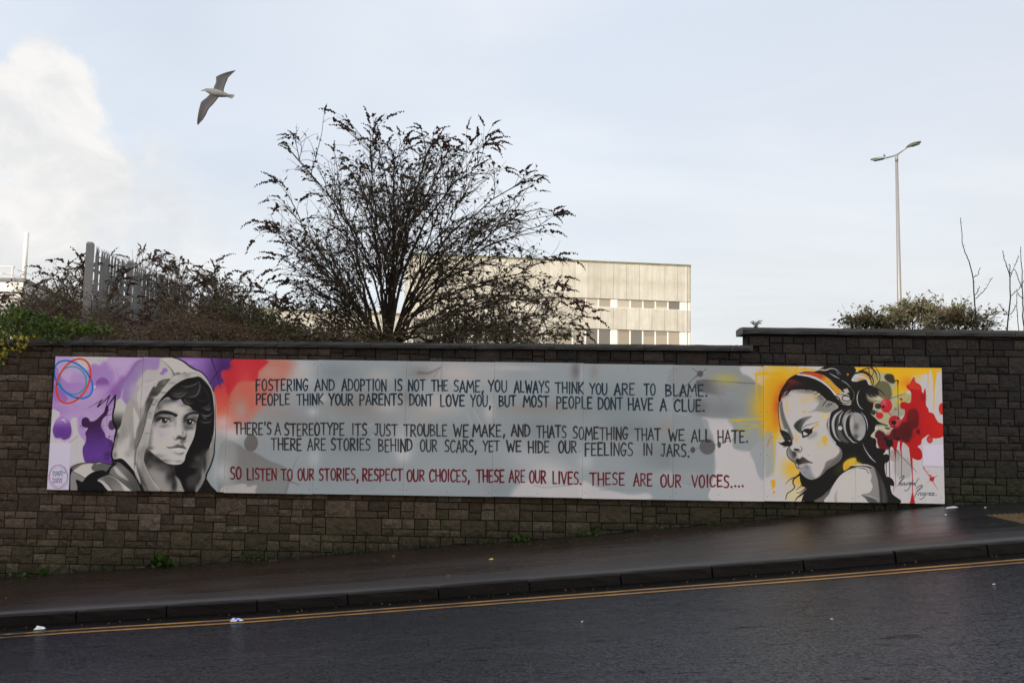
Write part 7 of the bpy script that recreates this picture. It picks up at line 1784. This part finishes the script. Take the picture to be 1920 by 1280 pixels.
# ------------------------------------------------------------------ litter
M_LIT = simple('white_litter', (.70, .70, .70), .5); M_BLUE = simple('blue_wrapper', (.02, .05, .45), .25); M_SILV = simple('pale_wrapper', (.55, .62, .72), .25)
M_LY = simple('yellow_fallen_leaf', (.62, .42, .02), .5); M_LBR = simple('brown_fallen_leaf', (.13, .055, .018), .6)
def crumple(name, label, cat, u, v, y, w, d, h, mat, seed, road=False, mats=None, rz=0):
    x = P(u, v, y).x; z = (z_road(x, y) if road else z_pave(x, y)) + .004; rg = random.Random(seed); mb = MB(); nx, ny = 6, 4
    for j in range(ny):
        for i in range(nx):
            mb.v.append(((i / (nx - 1) - .5) * w + rg.uniform(-1, 1) * w * .05, (j / (ny - 1) - .5) * d + rg.uniform(-1, 1) * d * .08, (0.003 if i in (0, nx - 1) or j in (0, ny - 1) else 1) * h * rg.uniform(.3, 1)))
    for j in range(ny - 1):
        for i in range(nx - 1): a = j * nx + i; mb.f += [(a, a + 1, a + nx + 1), (a, a + nx + 1, a + nx)]; mb.mi += [1 if mats and (i + j) % 3 == 0 else 0] * 2
    o = mb.build(name, [mat] + ([mats] if mats else [])); o.location = (x, y, z); o.rotation_euler = (0, math.atan2(-.092, 1), rz); sol = None
    return tag(o, label, cat)
crumple('litter_scrap', 'white scrap of litter in the gutter at the far left', 'litter', 75, 1171, 9.86, .10, .05, .035, M_LIT, 1, True)
crumple('sweet_wrapper', 'crumpled blue and silver wrapper lying on the yellow lines', 'wrapper', 443, 1149, 9.62, .13, .05, .03, M_SILV, 2, True, M_BLUE)
crumple('litter_scrap', 'thin white strip of litter below the right end of the mural', 'litter', 1784, 949, 13.25, .17, .03, .02, M_LIT, 3, rz=.05)
crumple('litter_scrap', 'flat grey scrap beside the weeds under the wall at left', 'litter', 514, 1046, 13.38, .11, .09, .02, M_STONE, 4)
crumple('fallen_leaf', 'bright yellow leaf lying mid pavement', 'leaf', 921, 1043, 11.95, .055, .05, .022, M_LY, 5)
crumple('fallen_leaf', 'orange leaf close to the wall left of the yellow leaf', 'leaf', 738, 1033, 12.9, .04, .035, .015, M_LBR, 6)
crumple('litter_scrap', 'tiny pale scrap on the wet road near the centre', 'litter', 1091, 1167, 8.05, .02, .012, .006, M_LIT, 7, True)
crumple('litter_scrap', 'tiny white scrap on the road at the right', 'litter', 1864, 1119, 8.35, .028, .010, .006, M_LIT, 8, True)
crumple('litter_scrap', 'tiny white scrap on the road towards the bottom right', 'litter', 1560, 1190, 7.3, .024, .009, .005, M_LIT, 9, True)
crumple('fallen_leaf', 'curled brown leaf near the kerb in the middle', 'leaf', 840, 1081, 10.9, .05, .02, .012, M_LBR, 10)
crumple('litter_scrap', 'white crumb of litter at the wall foot right of the mural', 'litter', 1847, 950, 13.1, .03, .02, .012, M_LIT, 11)
crumple('litter_scrap', 'white scrap beside the white strip near the mural corner', 'litter', 1773, 958, 12.6, .03, .025, .012, M_LIT, 12)
# grit, crumbs and leaf fragments that nobody could count
rg = np.random.default_rng(9)
def grit(name, n, mat, fy, s0, s1):
    V, F = [], []
    for i in range(n):
        x = rg.uniform(-7, 7); y = fy(); z = z_pave(x, y) + .003 if y > YK + .1 else z_road(x, y) + .001; s = rg.uniform(s0, s1); a = rg.uniform(0, 6.28); o = len(V)
        c, sn = math.cos(a), math.sin(a)
        for dx, dy, dz in ((1, 0, 0), (0, .5, 0), (-1, .1, 0), (0, -.5, 0), (.1, 0, .5)): V.append((x + (dx * c - dy * sn) * s, y + (dx * sn + dy * c) * s, z + dz * s))
        F += [(o, o + 1, o + 4), (o + 1, o + 2, o + 4), (o + 2, o + 3, o + 4), (o + 3, o, o + 4)]
    link(name, mesh_np(name, np.array(V), np.array(F), mat), None, kind='stuff')
grit('leaf_fragments', 160, M_LBR, lambda: YW - .05 - abs(rg.normal(0, .35)), .008, .02)
grit('pale_grit', 150, M_LIT, lambda: YK + .2 + rg.uniform(0, 1) ** .6 * 3.1, .004, .010)
grit('moss_tufts', 200, M_WEED, lambda: YW - .03 - abs(rg.normal(0, .03)), .008, .024)
grit('gutter_dirt', 70, M_LBR, lambda: YK - .05 - rg.uniform(0, .2), .006, .014)

for o in bpy.data.objects:
    if o.parent is None and 'category' in o and 'group' not in o:
        g = {'buddleia_bush': 'buddleia shrubs behind the wall', 'evergreen_bush': 'bushes beyond the wall at the right', 'bramble_thicket': 'brambles on top of the wall', 'bare_sapling': 'bare saplings at the right',
             'weed_clump': 'weeds along the foot of the wall', 'litter_scrap': 'scraps of litter on the street', 'fallen_leaf': 'fallen leaves on the pavement', 'plant_sprig': 'sprigs above the coping'}.get(o.name.split('.')[0])
        if g: o['group'] = g
